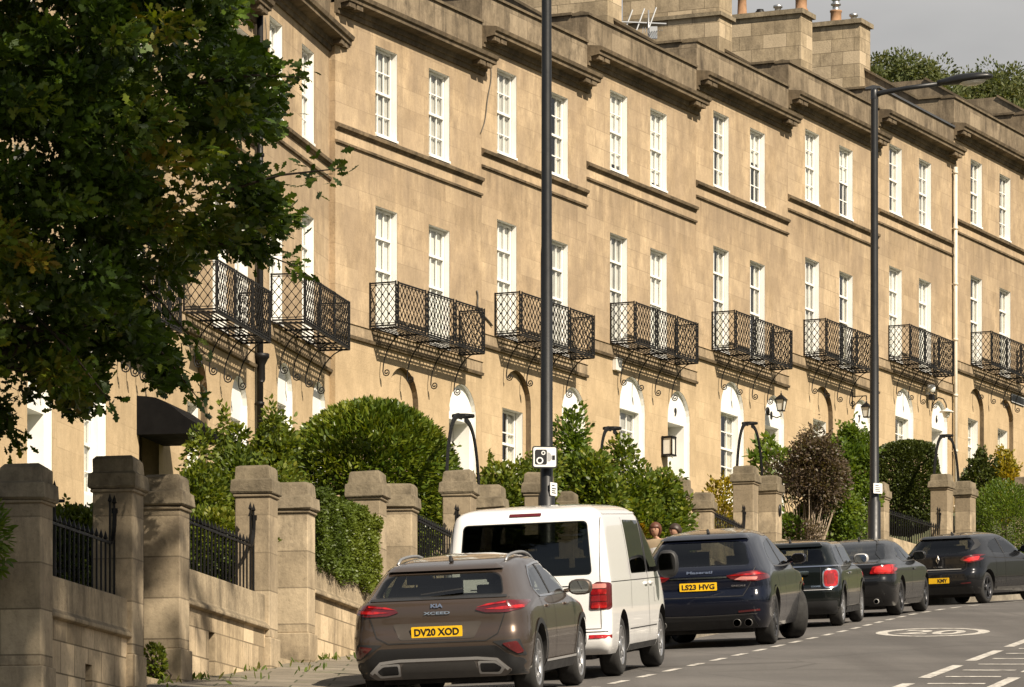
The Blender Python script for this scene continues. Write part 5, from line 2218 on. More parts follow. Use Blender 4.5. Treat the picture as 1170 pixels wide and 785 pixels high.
c = P(622.3, 524, 55.0)
sg = thing('speed_camera_sign', 'square white sign with a black camera symbol on the tall lamp column', 'sign', Matrix.Translation((c.x, 54.84, c.z)) @ Matrix.Rotation(R(3), 4, 'Z'))
m = MB()
m.prism(rounded(.315, .275, .03), -.004, .010, 'y')
m.build('backplate', M['signblack'], sg)
m = MB()
m.prism(rounded(.285, .245, .022), -.008, -.0042, 'y')
m.build('sign_face', M['signwhite'], sg)
m = MB()
m.prism([(p[0] - .048, p[1] + .0) for p in rounded(.150, .186, .022)], -.0115, -.0085, 'y')
m.bx(.094, .128, -.0115, -.0085, -.035, .022)
sy = m.build('camera_symbol', M['signblack'], sg)
m = MB()
ring(m, -.062, -.044, .028, .044, -.0125)
ring(m, -.018, .052, .014, .026, -.0125)
m.build('lens_rings', M['signwhite'], sy, fix=False)
m = MB()
m.prism([(.036, -.052), (.066, -.05), (.092, -.02), (.092, .012), (.066, .05), (.036, .062)], -.0115, -.0085, 'y')
m.build('bellows_symbol', M['signgrey'], sg)
m = MB()
m.bx(-.09, .09, .012, .03, -.09, -.06)
m.bx(-.09, .09, .012, .03, .06, .09)
m.build('clip', M['steel'], sg)


def small_sign(px, py, Z, w_, h_, label, rot):
    c = P(px, py, Z)
    s = thing('parking_sign', label, 'sign', Matrix.Translation(c) @ Matrix.Rotation(R(rot), 4, 'Z'))
    m = MB()
    m.prism(rounded(w_, h_, .012), -.004, .004, 'y')
    m.build('sign_face', M['signwhite'], s)
    m = MB()
    for k, (a, b, z) in enumerate(((-.3, .1, .28), (-.3, .3, .05), (-.3, .2, -.12), (-.3, .28, -.28))):
        m.bx(a * w_, b * w_, -.0065, -.0045, z * h_ - h_ * .035, z * h_ + h_ * .035)
    m.build('small_print', M['signblack'], s)
    return s


small_sign(632.5, 559, 54.95, .16, .165, 'small white parking plate on the side of the tall lamp column', 58)
small_sign(1003, 558, 86.35, .2, .2, 'small white parking plate on the lamp column with the lamp head', 25)

# ------------------------------------------------------------------ things fixed to the facade
def facade_thing(px, py, out, name, label, cat, fac=None):
    fac = fac or FA
    s = fac.s_at(px, out)
    p = fac.pt(s, -out, 0)
    z = (HY - py) / F * p.y
    mt = fac.mat(s, z)
    mt.translation = Vector((p.x, p.y, z))
    return thing(name, label, cat, mt)


def lantern(root, s=1.0):
    m = MB()
    for sx_ in (-1, 1):
        for sy_ in (-1, 1):
            m.bar((sx_ * .075 * s, sy_ * .075 * s, -.16 * s), (sx_ * .12 * s, sy_ * .12 * s, .12 * s), .018 * s, up=(0, 1, 0))
    m.bx(-.085 * s, .085 * s, -.085 * s, .085 * s, -.19 * s, -.16 * s)
    a = .15 * s
    m.add([(-a, -a, .12 * s), (a, -a, .12 * s), (a, a, .12 * s), (-a, a, .12 * s), (-.04 * s, -.04 * s, .25 * s), (.04 * s, -.04 * s, .25 * s), (.04 * s, .04 * s, .25 * s), (-.04 * s, .04 * s, .25 * s)],
          [(0, 1, 5, 4), (1, 2, 6, 5), (2, 3, 7, 6), (3, 0, 4, 7), (4, 5, 6, 7), (3, 2, 1, 0)])
    m.lathe([(.02 * s, .25 * s), (.035 * s, .28 * s), (.01 * s, .31 * s), (.012 * s, .36 * s), (.0, .38 * s)], (0, 0, 0), 8)
    m.build('lantern_frame', M['iron'], root)
    g = MB()
    b0, b1 = .068 * s, .108 * s
    g.add([(-b0, -b0, -.155 * s), (b0, -b0, -.155 * s), (b0, b0, -.155 * s), (-b0, b0, -.155 * s), (-b1, -b1, .115 * s), (b1, -b1, .115 * s), (b1, b1, .115 * s), (-b1, b1, .115 * s)],
          [(0, 1, 5, 4), (1, 2, 6, 5), (2, 3, 7, 6), (3, 0, 4, 7)])
    g.build('lantern_glass', M['lampglass'], root)


r_ = facade_thing(892.5, 462, .38, 'wall_lantern', 'black lantern on a curled bracket over the door numbered 8', 'lantern')
lantern(r_, .95)
m = MB()
m.tube([(0, 0, -.24), (0, .0, -.30), (0, .12, -.34), (0, .26, -.28), (0, .37, -.22)], .016, 6)
m.lathe([(.0, .0), (.11, .0), (.11, .03), (.0, .035)], (0, .355, -.16), 10, 'y')
m.build('bracket', M['iron'], r_, fix=False)
r_ = facade_thing(764.5, 510, .16, 'wall_lantern', 'box shaped black lantern beside the door numbered 9', 'lantern')
m = MB()
for sx_ in (-1, 1):
    for sy_ in (-1, 1):
        m.bx(sx_ * .12 - .014, sx_ * .12 + .014, sy_ * .12 - .014, sy_ * .12 + .014, -.22, .22)
for z in (-.22, .22):
    m.bx(-.14, .14, -.14, .14, z - .02, z + .02)
m.bx(-.10, .10, .12, .16, -.25, .25)
m.build('lantern_frame', M['iron'], r_)
m = MB()
m.bx(-.108, .108, -.108, .108, -.19, .19)
m.build('lantern_glass', M['lampglass'], r_)
r_ = facade_thing(990, 470, .42, 'wall_lantern', 'square lantern on an iron arm left of the lamp column with the lamp head', 'lantern')
lantern(r_, .9)
m = MB()
m.bar((0, 0, .42), (0, .42, .42), .025)
m.bar((0, .41, .10), (0, .41, .60), .03, up=(0, 1, 0))
m.bar((0, 0, .42), (0, 0, .30), .02, up=(0, 1, 0))
m.bar((0, .41, .12), (0, .1, .42), .018)
m.build('bracket', M['iron'], r_)
r_ = facade_thing(1081.5, 471, .45, 'wall_lantern', 'white swan neck lamp beside the cream downpipe', 'lantern')
m = MB()
pts = [(0, .45, .10)]
for k in range(9):
    a = math.pi * (1 - k / 8)
    pts.append((0, .22 - .23 * math.cos(a) * 1.0 - .0, .30 + .20 * math.sin(a)))
pts = [(0, .45, .06), (0, .43, .22), (0, .36, .36), (0, .24, .43), (0, .10, .38), (0, .02, .24), (0, 0, .10)]
m.tube(pts, .018, 7)
m.build('bracket', M['iron'], r_, fix=False)
m = MB()
m.lathe([(.03, .12), (.06, .08), (.20, .02), (.21, .0), (.10, -.005), (.09, -.10), (.06, -.15), (.0, -.17)], (0, 0, 0), 14)
m.build('lamp_shade', M['offwhite'], r_, fix=False)
r_ = facade_thing(1063, 449, .12, 'security_light', 'small white security light on the stone above the clipped yew', 'light')
m = MB()
m.lathe([(.06, .0), (.12, .02), (.13, .14), (.10, .20), (.0, .22)], (0, -.02, .02), 12)
m.bx(-.06, .06, .03, .12, -.05, .2)
m.build('housing', M['white'], r_, fix=False)
m = MB()
m.bx(-.09, .09, -.10, .02, -.20, -.05)
m.build('floodlight', M['iron'], r_)
r_ = facade_thing(1163, 457, .03, 'street_name_plate', 'dark street name plate high on the wall at the right edge', 'sign')
m = MB()
m.bx(-.62, .62, -.01, .03, -.13, .13)
m.build('plate', M['signblack'], r_, bevel=.006)
m = MB()
for a, b, c_, d in ((-.60, .60, .105, .118), (-.60, .60, -.118, -.105), (-.60, -.585, -.105, .105), (.585, .60, -.105, .105)):
    m.bx(a, b, -.014, -.0105, c_, d)
m.build('border', M['signwhite'], r_)
r_ = facade_thing(705, 417, .05, 'wall_box', 'small pale meter box on the string course under the balcony of house number 9', 'box')
m = MB()
m.bx(-.17, .17, -.06, .05, -.14, .14)
m.build('case', M['offwhite'], r_, bevel=.01)
m = MB()
m.bx(-.185, .185, -.075, .05, .141, .16)
m.build('lid', M['offwhite'], r_)

# loose cables on the fronts
def cable(px0, py0, px1, py1, sag, label, r=.012, fac=None, segs=14):
    fac = fac or FA
    pts = []
    for i in range(segs + 1):
        t = i / segs
        px, py = px0 + (px1 - px0) * t + sag * math.sin(math.pi * t) + 1.2 * math.sin(9 * t), py0 + (py1 - py0) * t
        s = fac.s_at(px, .03)
        p = fac.pt(s, -.03, 0)
        pts.append(Vector((p.x, p.y, (HY - py) / F * p.y)))
    o = pts[-1].copy()
    m = MB()
    m.tube([p - o for p in pts], r, 5)
    ob = m.build('cable', M['cable'], None, fix=False)
    ob.location = o
    tag(ob, label, 'cable')


cable(560, 72, 549, 152, 4, 'loose cable hanging down the seam left of the lamp column below the cornice')
cable(545, 332, 562, 372, -6, 'bent cable on the wall at the left end of the balcony by the lamp column', .02)
cable(303, 20, 296, 160, 3, 'thin loose cable right of the black downpipe near the top', .01, FB)

# tv aerial on the roof
c = P(741, 32, 110)
ae = thing('tv_aerial', 'grey television aerial in front of the chimney stacks', 'aerial', Matrix.Translation((c.x, c.y, c.z - .3)))
m = MB()
m.tube([(0, 0, -.8), (0, 0, .75)], .022, 7)
m.build('mast', M['steel'], ae, fix=False)
m = MB()
for k in range(3):
    m.bar((-.62 + .30 * k, 0, .18 + k * .02), (-.40 + .30 * k, .1, .78 + .03 * k), .026)
m.bar((-.7, 0, .46), (.45, .05, .42), .028)
for k in range(9):
    x = -.15 + k * .06
    m.bar((x, -.22, .12 + .01 * k), (x + .02, .22, .36 - .01 * k), .018)
m.box((.12, 0, .18), (.2, .1, .3))
m.build('elements', M['steel'], ae, fix=False)
# ------------------------------------------------------------------ vehicles
def curve1(pts):
    """monotone cubic through (z, value) pairs"""
    xs = [p[0] for p in pts]
    vsv = [p[1] for p in pts]
    n = len(xs)
    d = [(vsv[i + 1] - vsv[i]) / (xs[i + 1] - xs[i]) for i in range(n - 1)]
    m = [0.0] * n
    m[0], m[-1] = d[0], d[-1]
    for i in range(1, n - 1):
        m[i] = 0.0 if d[i - 1] * d[i] <= 0 else 2 * d[i - 1] * d[i] / (d[i - 1] + d[i])

    def f(z):
        if z <= xs[0]:
            return vsv[0]
        if z >= xs[-1]:
            return vsv[-1]
        i = 0
        while xs[i + 1] < z:
            i += 1
        h = xs[i + 1] - xs[i]
        t = (z - xs[i]) / h
        return ((2 * t**3 - 3 * t**2 + 1) * vsv[i] + (t**3 - 2 * t**2 + t) * h * m[i] + (-2 * t**3 + 3 * t**2) * vsv[i + 1] + (t**3 - t**2) * h * m[i + 1])
    return f


def slice_loop(x0, x1, hw, rrx, rry, frx, fry, nc=9, ns=16):
    """half outline rear centre -> right side -> front centre as (x, y) with y<0 on the right, then mirrored"""
    rrx, frx = min(rrx, (x1 - x0) * .48), min(frx, (x1 - x0) * .48)
    rry, fry = min(rry, hw * .98), min(fry, hw * .98)
    pts = []
    for k in range(5):
        pts.append((x0, -(hw - rry) * k / 5))
    for k in range(nc):
        a = math.pi / 2 * k / nc
        e = .78
        pts.append((x0 + rrx * (1 - math.cos(a) ** e), -(hw - rry) - rry * math.sin(a) ** e))
    for k in range(ns):
        pts.append((x0 + rrx + (x1 - frx - x0 - rrx) * k / ns, -hw))
    for k in range(nc):
        a = math.pi / 2 * k / nc
        pts.append((x1 - frx + frx * math.sin(a), -(hw - fry) - fry * math.cos(a)))
    for k in range(6):
        pts.append((x1, -(hw - fry) * (1 - k / 5)))
    full = pts + [(x, -y) for x, y in reversed(pts[1:-1])]
    return full


def car_shell(sp, inset=0.0, z0=None, z1=None, nz=46):
    xr, xf, hw = curve1(sp['xr']), curve1(sp['xf']), curve1(sp['hw'])
    rrx, rry = curve1(sp['rrx']), curve1(sp['rry'])
    frx, fry = curve1(sp.get('frx', [(0, .5), (2, .5)])), curve1(sp.get('fry', [(0, .5), (2, .5)]))
    H = sp['H']
    za = sp['clear'] if z0 is None else z0
    zb = H if z1 is None else z1
    # denser slices towards the roof
    zs = []
    for i in range(nz):
        t = i / (nz - 1)
        zs.append(za + (zb - za) * (1 - (1 - t) ** 1.35))
    m = MB()
    m.smooth = True
    rings = []
    for z in zs:
        lp = slice_loop(xr(z) + inset, xf(z) - inset, max(.05, hw(z) - inset), rrx(z), rry(z), frx(z), fry(z))
        rings.append([(x, y, z) for x, y in lp])
    n = len(rings[0])
    vs = [p for r_ in rings for p in r_]
    fs = []
    for i in range(len(rings) - 1):
        for k in range(n):
            fs.append((i * n + k, i * n + (k + 1) % n, (i + 1) * n + (k + 1) % n, (i + 1) * n + k))
    # roof and floor closed by strips between the mirrored halves
    h = n // 2
    for base, flip in ((0, True), ((len(rings) - 1) * n, False)):
        for k in range(h):
            a, b = base + k, base + k + 1
            c, d = base + (n - k - 1) % n, base + (n - k) % n
            q = [a, b, c, d]
            q2 = []
            for v in q:
                if v not in q2:
                    q2.append(v)
            if len(q2) >= 3:
                fs.append(tuple(q2 if not flip else reversed(q2)))
    m.add(vs, fs)
    return m


def to_bm_obj(m, name, mats):
    me = m.mesh(name, mats)
    bm = bmesh.new()
    bm.from_mesh(me)
    bmesh.ops.remove_doubles(bm, verts=bm.verts, dist=1e-5)
    bmesh.ops.recalc_face_normals(bm, faces=bm.faces)
    bm.to_mesh(me)
    bm.free()
    return obj(name, me)


def inset_poly(poly, d):
    """move a polygon inwards by d (rough, for convex-ish outlines)"""
    n = len(poly)
    a2 = sum(poly[i][0] * poly[(i + 1) % n][1] - poly[(i + 1) % n][0] * poly[i][1] for i in range(n))
    sg_ = 1 if a2 > 0 else -1
    out = []
    for i in range(n):
        p0, p1, p2 = (Vector(poly[i - 1]), Vector(poly[i]), Vector(poly[(i + 1) % n]))
        e1, e2 = (p1 - p0).normalized(), (p2 - p1).normalized()
        n1, n2 = Vector((-e1.y, e1.x)) * sg_, Vector((-e2.y, e2.x)) * sg_
        b = (n1 + n2)
        if b.length < 1e-4:
            b = n1
        b.normalize()
        c = max(.4, b.dot(n1))
        q = p1 + b * (d / c)
        out.append((q.x, q.y))
    return out


def round_poly(poly, r, n=4):
    """round the corners of a polygon"""
    out = []
    m = len(poly)
    for i in range(m):
        p0, p1, p2 = Vector(poly[i - 1]), Vector(poly[i]), Vector(poly[(i + 1) % m])
        a = p1 + (p0 - p1).normalized() * min(r, (p0 - p1).length * .45)
        b = p1 + (p2 - p1).normalized() * min(r, (p2 - p1).length * .45)
        for k in range(n + 1):
            t = k / n
            q = a * (1 - t) ** 2 + p1 * 2 * t * (1 - t) + b * t * t
            out.append((q.x, q.y))
    return out


class Car:
    def __init__(s, sp, name, label, cat, mat, group):
        s.sp = sp
        s.root = thing(name, label, cat, mat, group)
        body = to_bm_obj(car_shell(sp), 'body', [M[sp['paint']], M['dark']])
        s.shape = BVHTree.FromObject(body, bpy.context.evaluated_depsgraph_get())
        cutters = []
        # cabin space and window openings
        cz0, cz1 = sp['cabin']
        cav = car_shell(sp, .075, cz0, cz1 - .05, 18)
        cav.mi = 0
        cutters.append(to_bm_obj(cav, 'cut', [M['dark']]))
        for kind, poly in sp['windows']:
            p = inset_poly(poly, .012)
            m = MB()
            if kind == 'rear':
                m.prism([(a, b) for a, b in p], -.6, sp['wb_mid'], 'x')
            elif kind == 'front':
                m.prism([(a, b) for a, b in p], sp['wb_mid'], sp['L'] + .6, 'x')
            else:
                for a, b in ((-1.5, -.25), (.25, 1.5)):
                    m.prism(p, a, b, 'y')
            cutters.append(to_bm_obj(m, 'cut', [M['dark']]))
        for ax, r_ in ((sp['ro'], sp['arch']), (sp['ro'] + sp['wb'], sp['arch'])):
            for sd in (-1, 1):
                m = MB()
                m.lathe([(r_, .0), (r_, .62)], (ax, sd * (sp['W'] / 2 + .05) - (.62 if sd > 0 else 0), sp['tyre'] + .01), 32, 'y', smooth=False)
                cutters.append(to_bm_obj(m, 'cut', [M['dark']]))
        for c in cutters:
            for p in c.data.polygons:
                p.material_index = 0
            c.data.materials.clear()
            c.data.materials.append(M[sp['paint']])
            c.data.materials.append(M['dark'])
            for p in c.data.polygons:
                p.material_index = 1
        lim = sp['W'] / 2 + .002
        for k, c in enumerate(cutters):
            for tr in range(7):
                md = body.modifiers.new('b', 'BOOLEAN')
                md.operation = 'DIFFERENCE'
                md.solver = 'EXACT'
                md.use_self = tr in (1, 3, 5)
                md.object = c
                if tr > 1:
                    c.location = (.0013 * tr, .0, .0017 * (tr - 3))
                    c.rotation_euler = (0, .0011 * tr, 0)
                dg = bpy.context.evaluated_depsgraph_get()
                me = bpy.data.meshes.new_from_object(body.evaluated_get(dg))
                body.modifiers.clear()
                ok = len(me.vertices) > 500 and max(abs(v.co.y) for v in me.vertices) < lim
                if ok:
                    body.data = me
                    break
            if not ok:
                import sys
                print('CUT FAILED', name, k, file=sys.stderr)
        me = body.data
        me.set_sharp_from_angle(angle=R(38))
        for c in cutters:
            bpy.data.objects.remove(c)
        body.parent = s.root
        s.body = body

    # ---- pieces that follow the body surface
    def cast(s, kind, a, b):
        if kind == 'rear':
            o, d = Vector((-1.0, a, b)), Vector((1, 0, 0))
        elif kind == 'front':
            o, d = Vector((s.sp['L'] + 1, a, b)), Vector((-1, 0, 0))
        elif kind == 'right':
            o, d = Vector((a, -2.0, b)), Vector((0, 1, 0))
        elif kind == 'left':
            o, d = Vector((a, 2.0, b)), Vector((0, -1, 0))
        else:
            o, d = Vector((a, b, 3.0)), Vector((0, 0, -1))
        h = s.shape.ray_cast(o, d)
        if h[0] is None:
            h2 = s.shape.find_nearest(o + d * (1.4 if kind in ('right', 'left') else 1.2))
            return h2[0], h2[1], d
        return h[0], h[1], d

    def patch(s, name, kind, poly, mat, parent=None, lift=.006, step=.05, rim=.02, smooth=True):
        """a thin panel with outline poly lying on the body surface"""
        n0 = len(poly)
        dense = []
        for i in range(n0):
            p, q = Vector(poly[i]), Vector(poly[(i + 1) % n0])
            k = max(1, int((q - p).length / step))
            for j in range(k):
                dense.append(p.lerp(q, j / k))
        xs, ys_ = [p.x for p in dense], [p.y for p in dense]
        pts = [Vector((p.x, p.y)) for p in dense]
        nb = len(pts)
        pl = [(p.x, p.y) for p in dense]
        x = min(xs) + step / 2
        while x < max(xs):
            yv = min(ys_) + step / 2
            while yv < max(ys_):
                if in_poly(x, yv, pl) and min((p.x - x) ** 2 + (p.y - yv) ** 2 for p in dense) > (step * .45) ** 2:
                    pts.append(Vector((x, yv)))
                yv += step
            x += step
        edges = [(i, (i + 1) % nb) for i in range(nb)]
        r_ = geometry.delaunay_2d_cdt(pts, edges, [list(range(nb))], 1, 1e-5)
        v2, _, fcs = r_[0], r_[1], r_[2]
        verts = []
        for v in v2:
            h, nn, d = s.cast(kind, v.x, v.y)
            verts.append(h + nn * lift if nn.dot(d) < 0 else h - d * lift)
        dirv = s.cast(kind, pts[0].x, pts[0].y)[2]
        bm = bmesh.new()
        bv = [bm.verts.new(v) for v in verts]
        for f in fcs:
            try:
                bm.faces.new([bv[i] for i in f])
            except ValueError:
                pass
        bmesh.ops.recalc_face_normals(bm, faces=bm.faces)
        bm.normal_update()
        if sum(f.normal.dot(dirv) for f in bm.faces) > 0:
            bmesh.ops.reverse_faces(bm, faces=bm.faces)
        if rim:
            be = [e for e in bm.edges if len(e.link_faces) == 1]
            g = bmesh.ops.extrude_edge_only(bm, edges=be)
            for v in [e for e in g['geom'] if isinstance(e, bmesh.types.BMVert)]:
                v.co += dirv * rim
        me = bpy.data.meshes.new(name)
        bm.to_mesh(me)
        bm.free()
        me.materials.append(mat)
        me.polygons.foreach_set('use_smooth', [smooth] * len(me.polygons))
        me.set_sharp_from_angle(angle=R(40))
        return obj(name, me, parent or s.root)

    def line(s, name, kind, pts, w_, mat, parent=None, lift=.004):
        """a narrow strip along a polyline on the body"""
        dense = []
        for p, q in zip(pts[:-1], pts[1:]):
            p, q = Vector(p), Vector(q)
            k = max(1, int((q - p).length / .04))
            for j in range(k):
                dense.append(p.lerp(q, j / k))
        dense.append(Vector(pts[-1]))
        vs = []
        for i, p in enumerate(dense):
            t = (dense[min(i + 1, len(dense) - 1)] - dense[max(i - 1, 0)]).normalized()
            nn = Vector((-t.y, t.x)) * w_ / 2
            for q in (p - nn, p + nn):
                h, hn, d = s.cast(kind, q.x, q.y)
                vs.append(h + hn * lift if hn.dot(d) < 0 else h - d * lift)
        m = MB()
        m.smooth = True
        m.add(vs, [(2 * i, 2 * i + 1, 2 * i + 3, 2 * i + 2) for i in range(len(dense) - 1)])
        return m.build(name, mat, parent or s.root, fix=False)

    def lettering(s, name, kind, txt, a, b, w_, h_, mat, parent=None, lift=.012, bold=.02, conform=False):
        me = fit_text(text_mesh(txt, .1, .0015, bold * .1), w_, h_)
        me.materials.append(mat)
        o = obj(name, me, parent or s.root)
        h, n, d = s.cast(kind, a, b)
        # rear text: reading direction runs to the right (-y)
        up = Vector((0, 0, 1))
        nn = -d
        xax = up.cross(nn).normalized()
        # tilt with the panel
        tilt = Vector((n.x, n.y, n.z))
        yax = tilt.cross(xax).normalized() if not conform else up
        zax = xax.cross(yax).normalized()
        p = h + zax * lift
        o.matrix_local = Matrix(((xax.x, yax.x, zax.x, p.x), (xax.y, yax.y, zax.y, p.y), (xax.z, yax.z, zax.z, p.z), (0, 0, 0, 1)))
        return o

    def plate(s, b, txt, a=0.0, lift=.012, w_=.52, upright=True):
        h, n, d = s.cast('rear', a, b)
        m = MB()
        m.prism([(p[0], p[1]) for p in rounded(w_, .111, .01)], -.006, .006, 'x')
        o = m.build('number_plate', M['yellow'], s.root)
        o.matrix_local = Matrix.Translation(h + Vector((-lift - .004, 0, 0)))
        if txt:
            part = len(txt) < 5
            me = fit_text(text_mesh(txt, .1, .001, .0032), w_ * (.40 if part else .88), .074)
            me.materials.append(M['plateink'])
            t = obj('lettering', me, o)
            # x -> -y, y -> z, z -> -x
            t.matrix_local = Matrix(((0, 0, -1, -.008), (-1, 0, 0, -.12 if part else 0), (0, 1, 0, 0), (0, 0, 0, 1)))
        return o

    def wheel(s, ax, sd, rimmat, spokes, steer=0.0, double=False):
        r, w_ = s.sp['tyre'], s.sp.get('tw', .225)
        rr = s.sp['rim']
        root_m = Matrix.Translation((ax, sd * (s.sp['W'] / 2 - w_ / 2 - s.sp.get('tin', .035)), r)) @ Matrix.Rotation(steer, 4, 'Z') @ Matrix.Diagonal((1, sd, 1, 1))
        m = MB()
        o_ = w_ / 2
        m.lathe([(rr, -o_ + .01), (rr + .02, -o_), (r - .045, -o_ - .004), (r - .015, -o_ + .015), (r, -o_ + .05), (r, o_ - .05), (r - .015, o_ - .015), (r - .045, o_ + .004), (rr + .02, o_), (rr, o_ - .01)], (0, 0, 0), 40, 'y', cap=False)
        # tread grooves
        t = m.build('wheel', M['rubber'], s.root)
        t.matrix_local = root_m
        m = MB()
        m.lathe([(rr + .004, -o_ + .02), (rr + .006, o_ - .004), (rr - .012, o_ - .002), (rr - .03, o_ - .03), (rr - .045, -o_ + .02)], (0, 0, 0), 36, 'y', cap=False)
        y0 = o_ - .022
        for k in range(spokes):
            a0 = 2 * math.pi * k / spokes + .3
            for off in ((-.10, .10) if double else (0,)):
                a = a0 + off
                a1 = a0 + off * 1.7
                p = Vector((math.cos(a0) * .05, y0 - .012, math.sin(a0) * .05))
                q = Vector((math.cos(a1) * (rr - .02), y0 - .004, math.sin(a1) * (rr - .02)))
                m.bar(p, q, .026 if double else .05, .03, up=(0, 1, 0))
        m.lathe([(.075, y0 - .03), (.072, y0 + .008), (.05, y0 + .014), (.0, y0 + .015)], (0, 0, 0), 16, 'y')
        rim = m.build('rim', rimmat, t)
        m = MB()
        m.lathe([(rr - .05, -.05), (rr - .05, -.02), (.0, -.02)], (0, 0, 0), 24, 'y')
        m.lathe([(rr + .01, -.07), (rr + .01, -.06), (.0, -.06)], (0, 0, 0), 24, 'y')
        m.build('brake_disc', M['dark'], t, fix=False)
        return t

    def mirror(s, x, z, mat, sd=-1, size=1.0, out=.0, gm='mirror', asp=(1, 1)):
        h, n, d = s.cast('right', x, z)
        y = abs(h.y)
        m = MB()
        m.smooth = True
        nu, nv = 14, 8
        vs, fs = [], []
        for i in range(nv + 1):
            t = i / nv * math.pi
            for k in range(nu):
                a = 2 * math.pi * k / nu
                # rounded shell, flat towards the rear
                xx = math.cos(t) * .09
                rr_ = max(.001, math.sin(t)) ** .6
                yy = math.cos(a)
                zz = math.sin(a)
                e = .75
                yy = math.copysign(abs(yy) ** e, yy) * .125 * rr_
                zz = math.copysign(abs(zz) ** e, zz) * .082 * rr_
                vs.append((max(xx, -.055) * size, yy * size, zz * size))
        for i in range(nv):
            for k in range(nu):
                fs.append((i * nu + k, i * nu + (k + 1) % nu, (i + 1) * nu + (k + 1) % nu, (i + 1) * nu + k))
        m.add(vs, fs)
        m.smooth = False
        m.bar((.02, .08 * size, -.02), (.06, .22 * size + out, -.05), .07, .04)
        o = m.build('wing_mirror', mat, s.root)
        o.matrix_local = Matrix.Translation((x, sd * (y + .17 * size * asp[0] + out), z + .03)) @ Matrix.Diagonal((1, -sd * asp[0], asp[1], 1))
        m = MB()
        m.prism([(p[0], p[1]) for p in rounded(.19 * size, .125 * size, .05 * size)], -.062 * size, -.057 * size, 'x')
        m.build('mirror_glass', M[gm], o)
        return o

    def seats(s, xs, ys_, z, hgt=.62):
        for x in xs:
            for yv in ys_:
                m = MB()
                m.smooth = False
                m.box((x, yv, z + hgt / 2), (.16, .46, hgt))
                m.box((x - .02, yv, z + hgt + .11), (.09, .25, .17))
                m.bar((x, yv - .05, z + hgt - .02), (x, yv - .05, z + hgt + .06), .015, up=(0, 1, 0))
                m.bar((x, yv + .05, z + hgt - .02), (x, yv + .05, z + hgt + .06), .015, up=(0, 1, 0))
                m.build('seat', M['seat'], s.root, bevel=.035)

    def aerial(s, x, z=None):
        h, n, d = s.cast('top', x, 0)
        m = MB()
        m.prism([(-.09, 0), (.09, 0), (.0, .02), (-.08, .065)], -.018, .018, 'y')
        o = m.build('roof_aerial', M['blackplastic'], s.root, bevel=.008)
        o.matrix_local = Matrix.Translation((x, 0, h.z - .004)) @ Matrix.Diagonal((1, 1, 1, 1))


M['mirrordark'] = plain('dark_mirror_glass', (.05, .05, .05), 0.05, metal=1.0, var=0.02)  # dark reflection put into the mirror's own colour
M['mirror'] = plain('mirror_glass', (.62, .64, .65), 0.03, metal=1.0, var=0.02)


def car_frame(px, Zr, heading_deg, sp, lift=0.0):
    """place a car so that its right rear tyre touches the road where the photograph shows it"""
    h = R(heading_deg)
    fwd = Vector((math.sin(h), math.cos(h), 0))
    left = Vector((-math.cos(h), math.sin(h), 0))
    x = (px - CX) / F * Zr
    contact = Vector((x, Zr, 0))
    hw_ = sp['W'] / 2 - .14

    def rz(p):
        d = (p.x - BAY(p.y)) / math.sqrt(1 + slope(BAY, p.y) ** 2)
        return road_z(d, p.y)
    pr = contact
    pl = contact + left * (2 * hw_)
    pf = contact + fwd * sp['wb']
    pr.z, pl.z, pf.z = rz(pr), rz(pl), rz(pf)
    X = (pf - pr).normalized()
    Y = (pl - pr).normalized()
    Zv = X.cross(Y).normalized()
    Y = Zv.cross(X)
    o = pr + Y * hw_ - X * sp['ro'] + Zv * .003
    return Matrix(((X.x, Y.x, Zv.x, o.x), (X.y, Y.y, Zv.y, o.y), (X.z, Y.z, Zv.z, o.z), (0, 0, 0, 1)))


def mirror_poly(p):
    return [(-a, b) for a, b in reversed(p)]


G_CARS = 'cars parked along the kerb'
M['skid'] = plain('brown_grey_skid_plate', (.17, .15, .135), 0.45, metal=0.3, var=0.15)
M['rail'] = plain('brushed_roof_rail', (.30, .30, .30), 0.4, metal=0.6, var=0.1)
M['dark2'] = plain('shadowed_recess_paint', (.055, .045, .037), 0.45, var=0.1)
M['satindark'] = plain('dark_satin_metal', (.12, .115, .11), 0.4, metal=0.6, var=0.15)
M['lampdark2'] = plain('deep_red_lens', (.22, .010, .012), 0.15, var=0.2, coat=1.0)
M['lampbright'] = plain('bright_red_lens', (.62, .03, .03), 0.12, var=0.25, vscale=12, coat=1.0)
M['lamppink'] = plain('pale_pink_lens', (.58, .22, .19), 0.12, var=0.2, vscale=12, coat=1.0)
M['privacy2'] = glassmat('lightly_tinted_privacy_glass', (.30, .31, .30), 1.0)
# ---- bronze crossover --------------------------------------------------------------
def common(c, sp):
    ro, wb = sp['ro'], sp['wb']
    for kind, poly in sp['windows']:
        nm = {'rear': 'rear_window', 'front': 'windscreen', 'side': 'side_window'}[kind]
        gm = M[sp['glass'].get(kind, 'carglass')]
        if kind == 'side':
            c.patch(nm, 'right', poly, gm, lift=.002, rim=0, step=.09)
            c.patch(nm, 'left', poly, gm, lift=.002, rim=0, step=.09)
        else:
            c.patch(nm, kind, poly, gm, lift=.002, rim=0, step=.09)
    m = MB()
    m.bx(.35, sp['L'] - .35, -sp['W'] / 2 + .28, sp['W'] / 2 - .28, sp['clear'] - .06, sp['clear'] + .08)
    m.build('underbody', M['dark'], c.root)


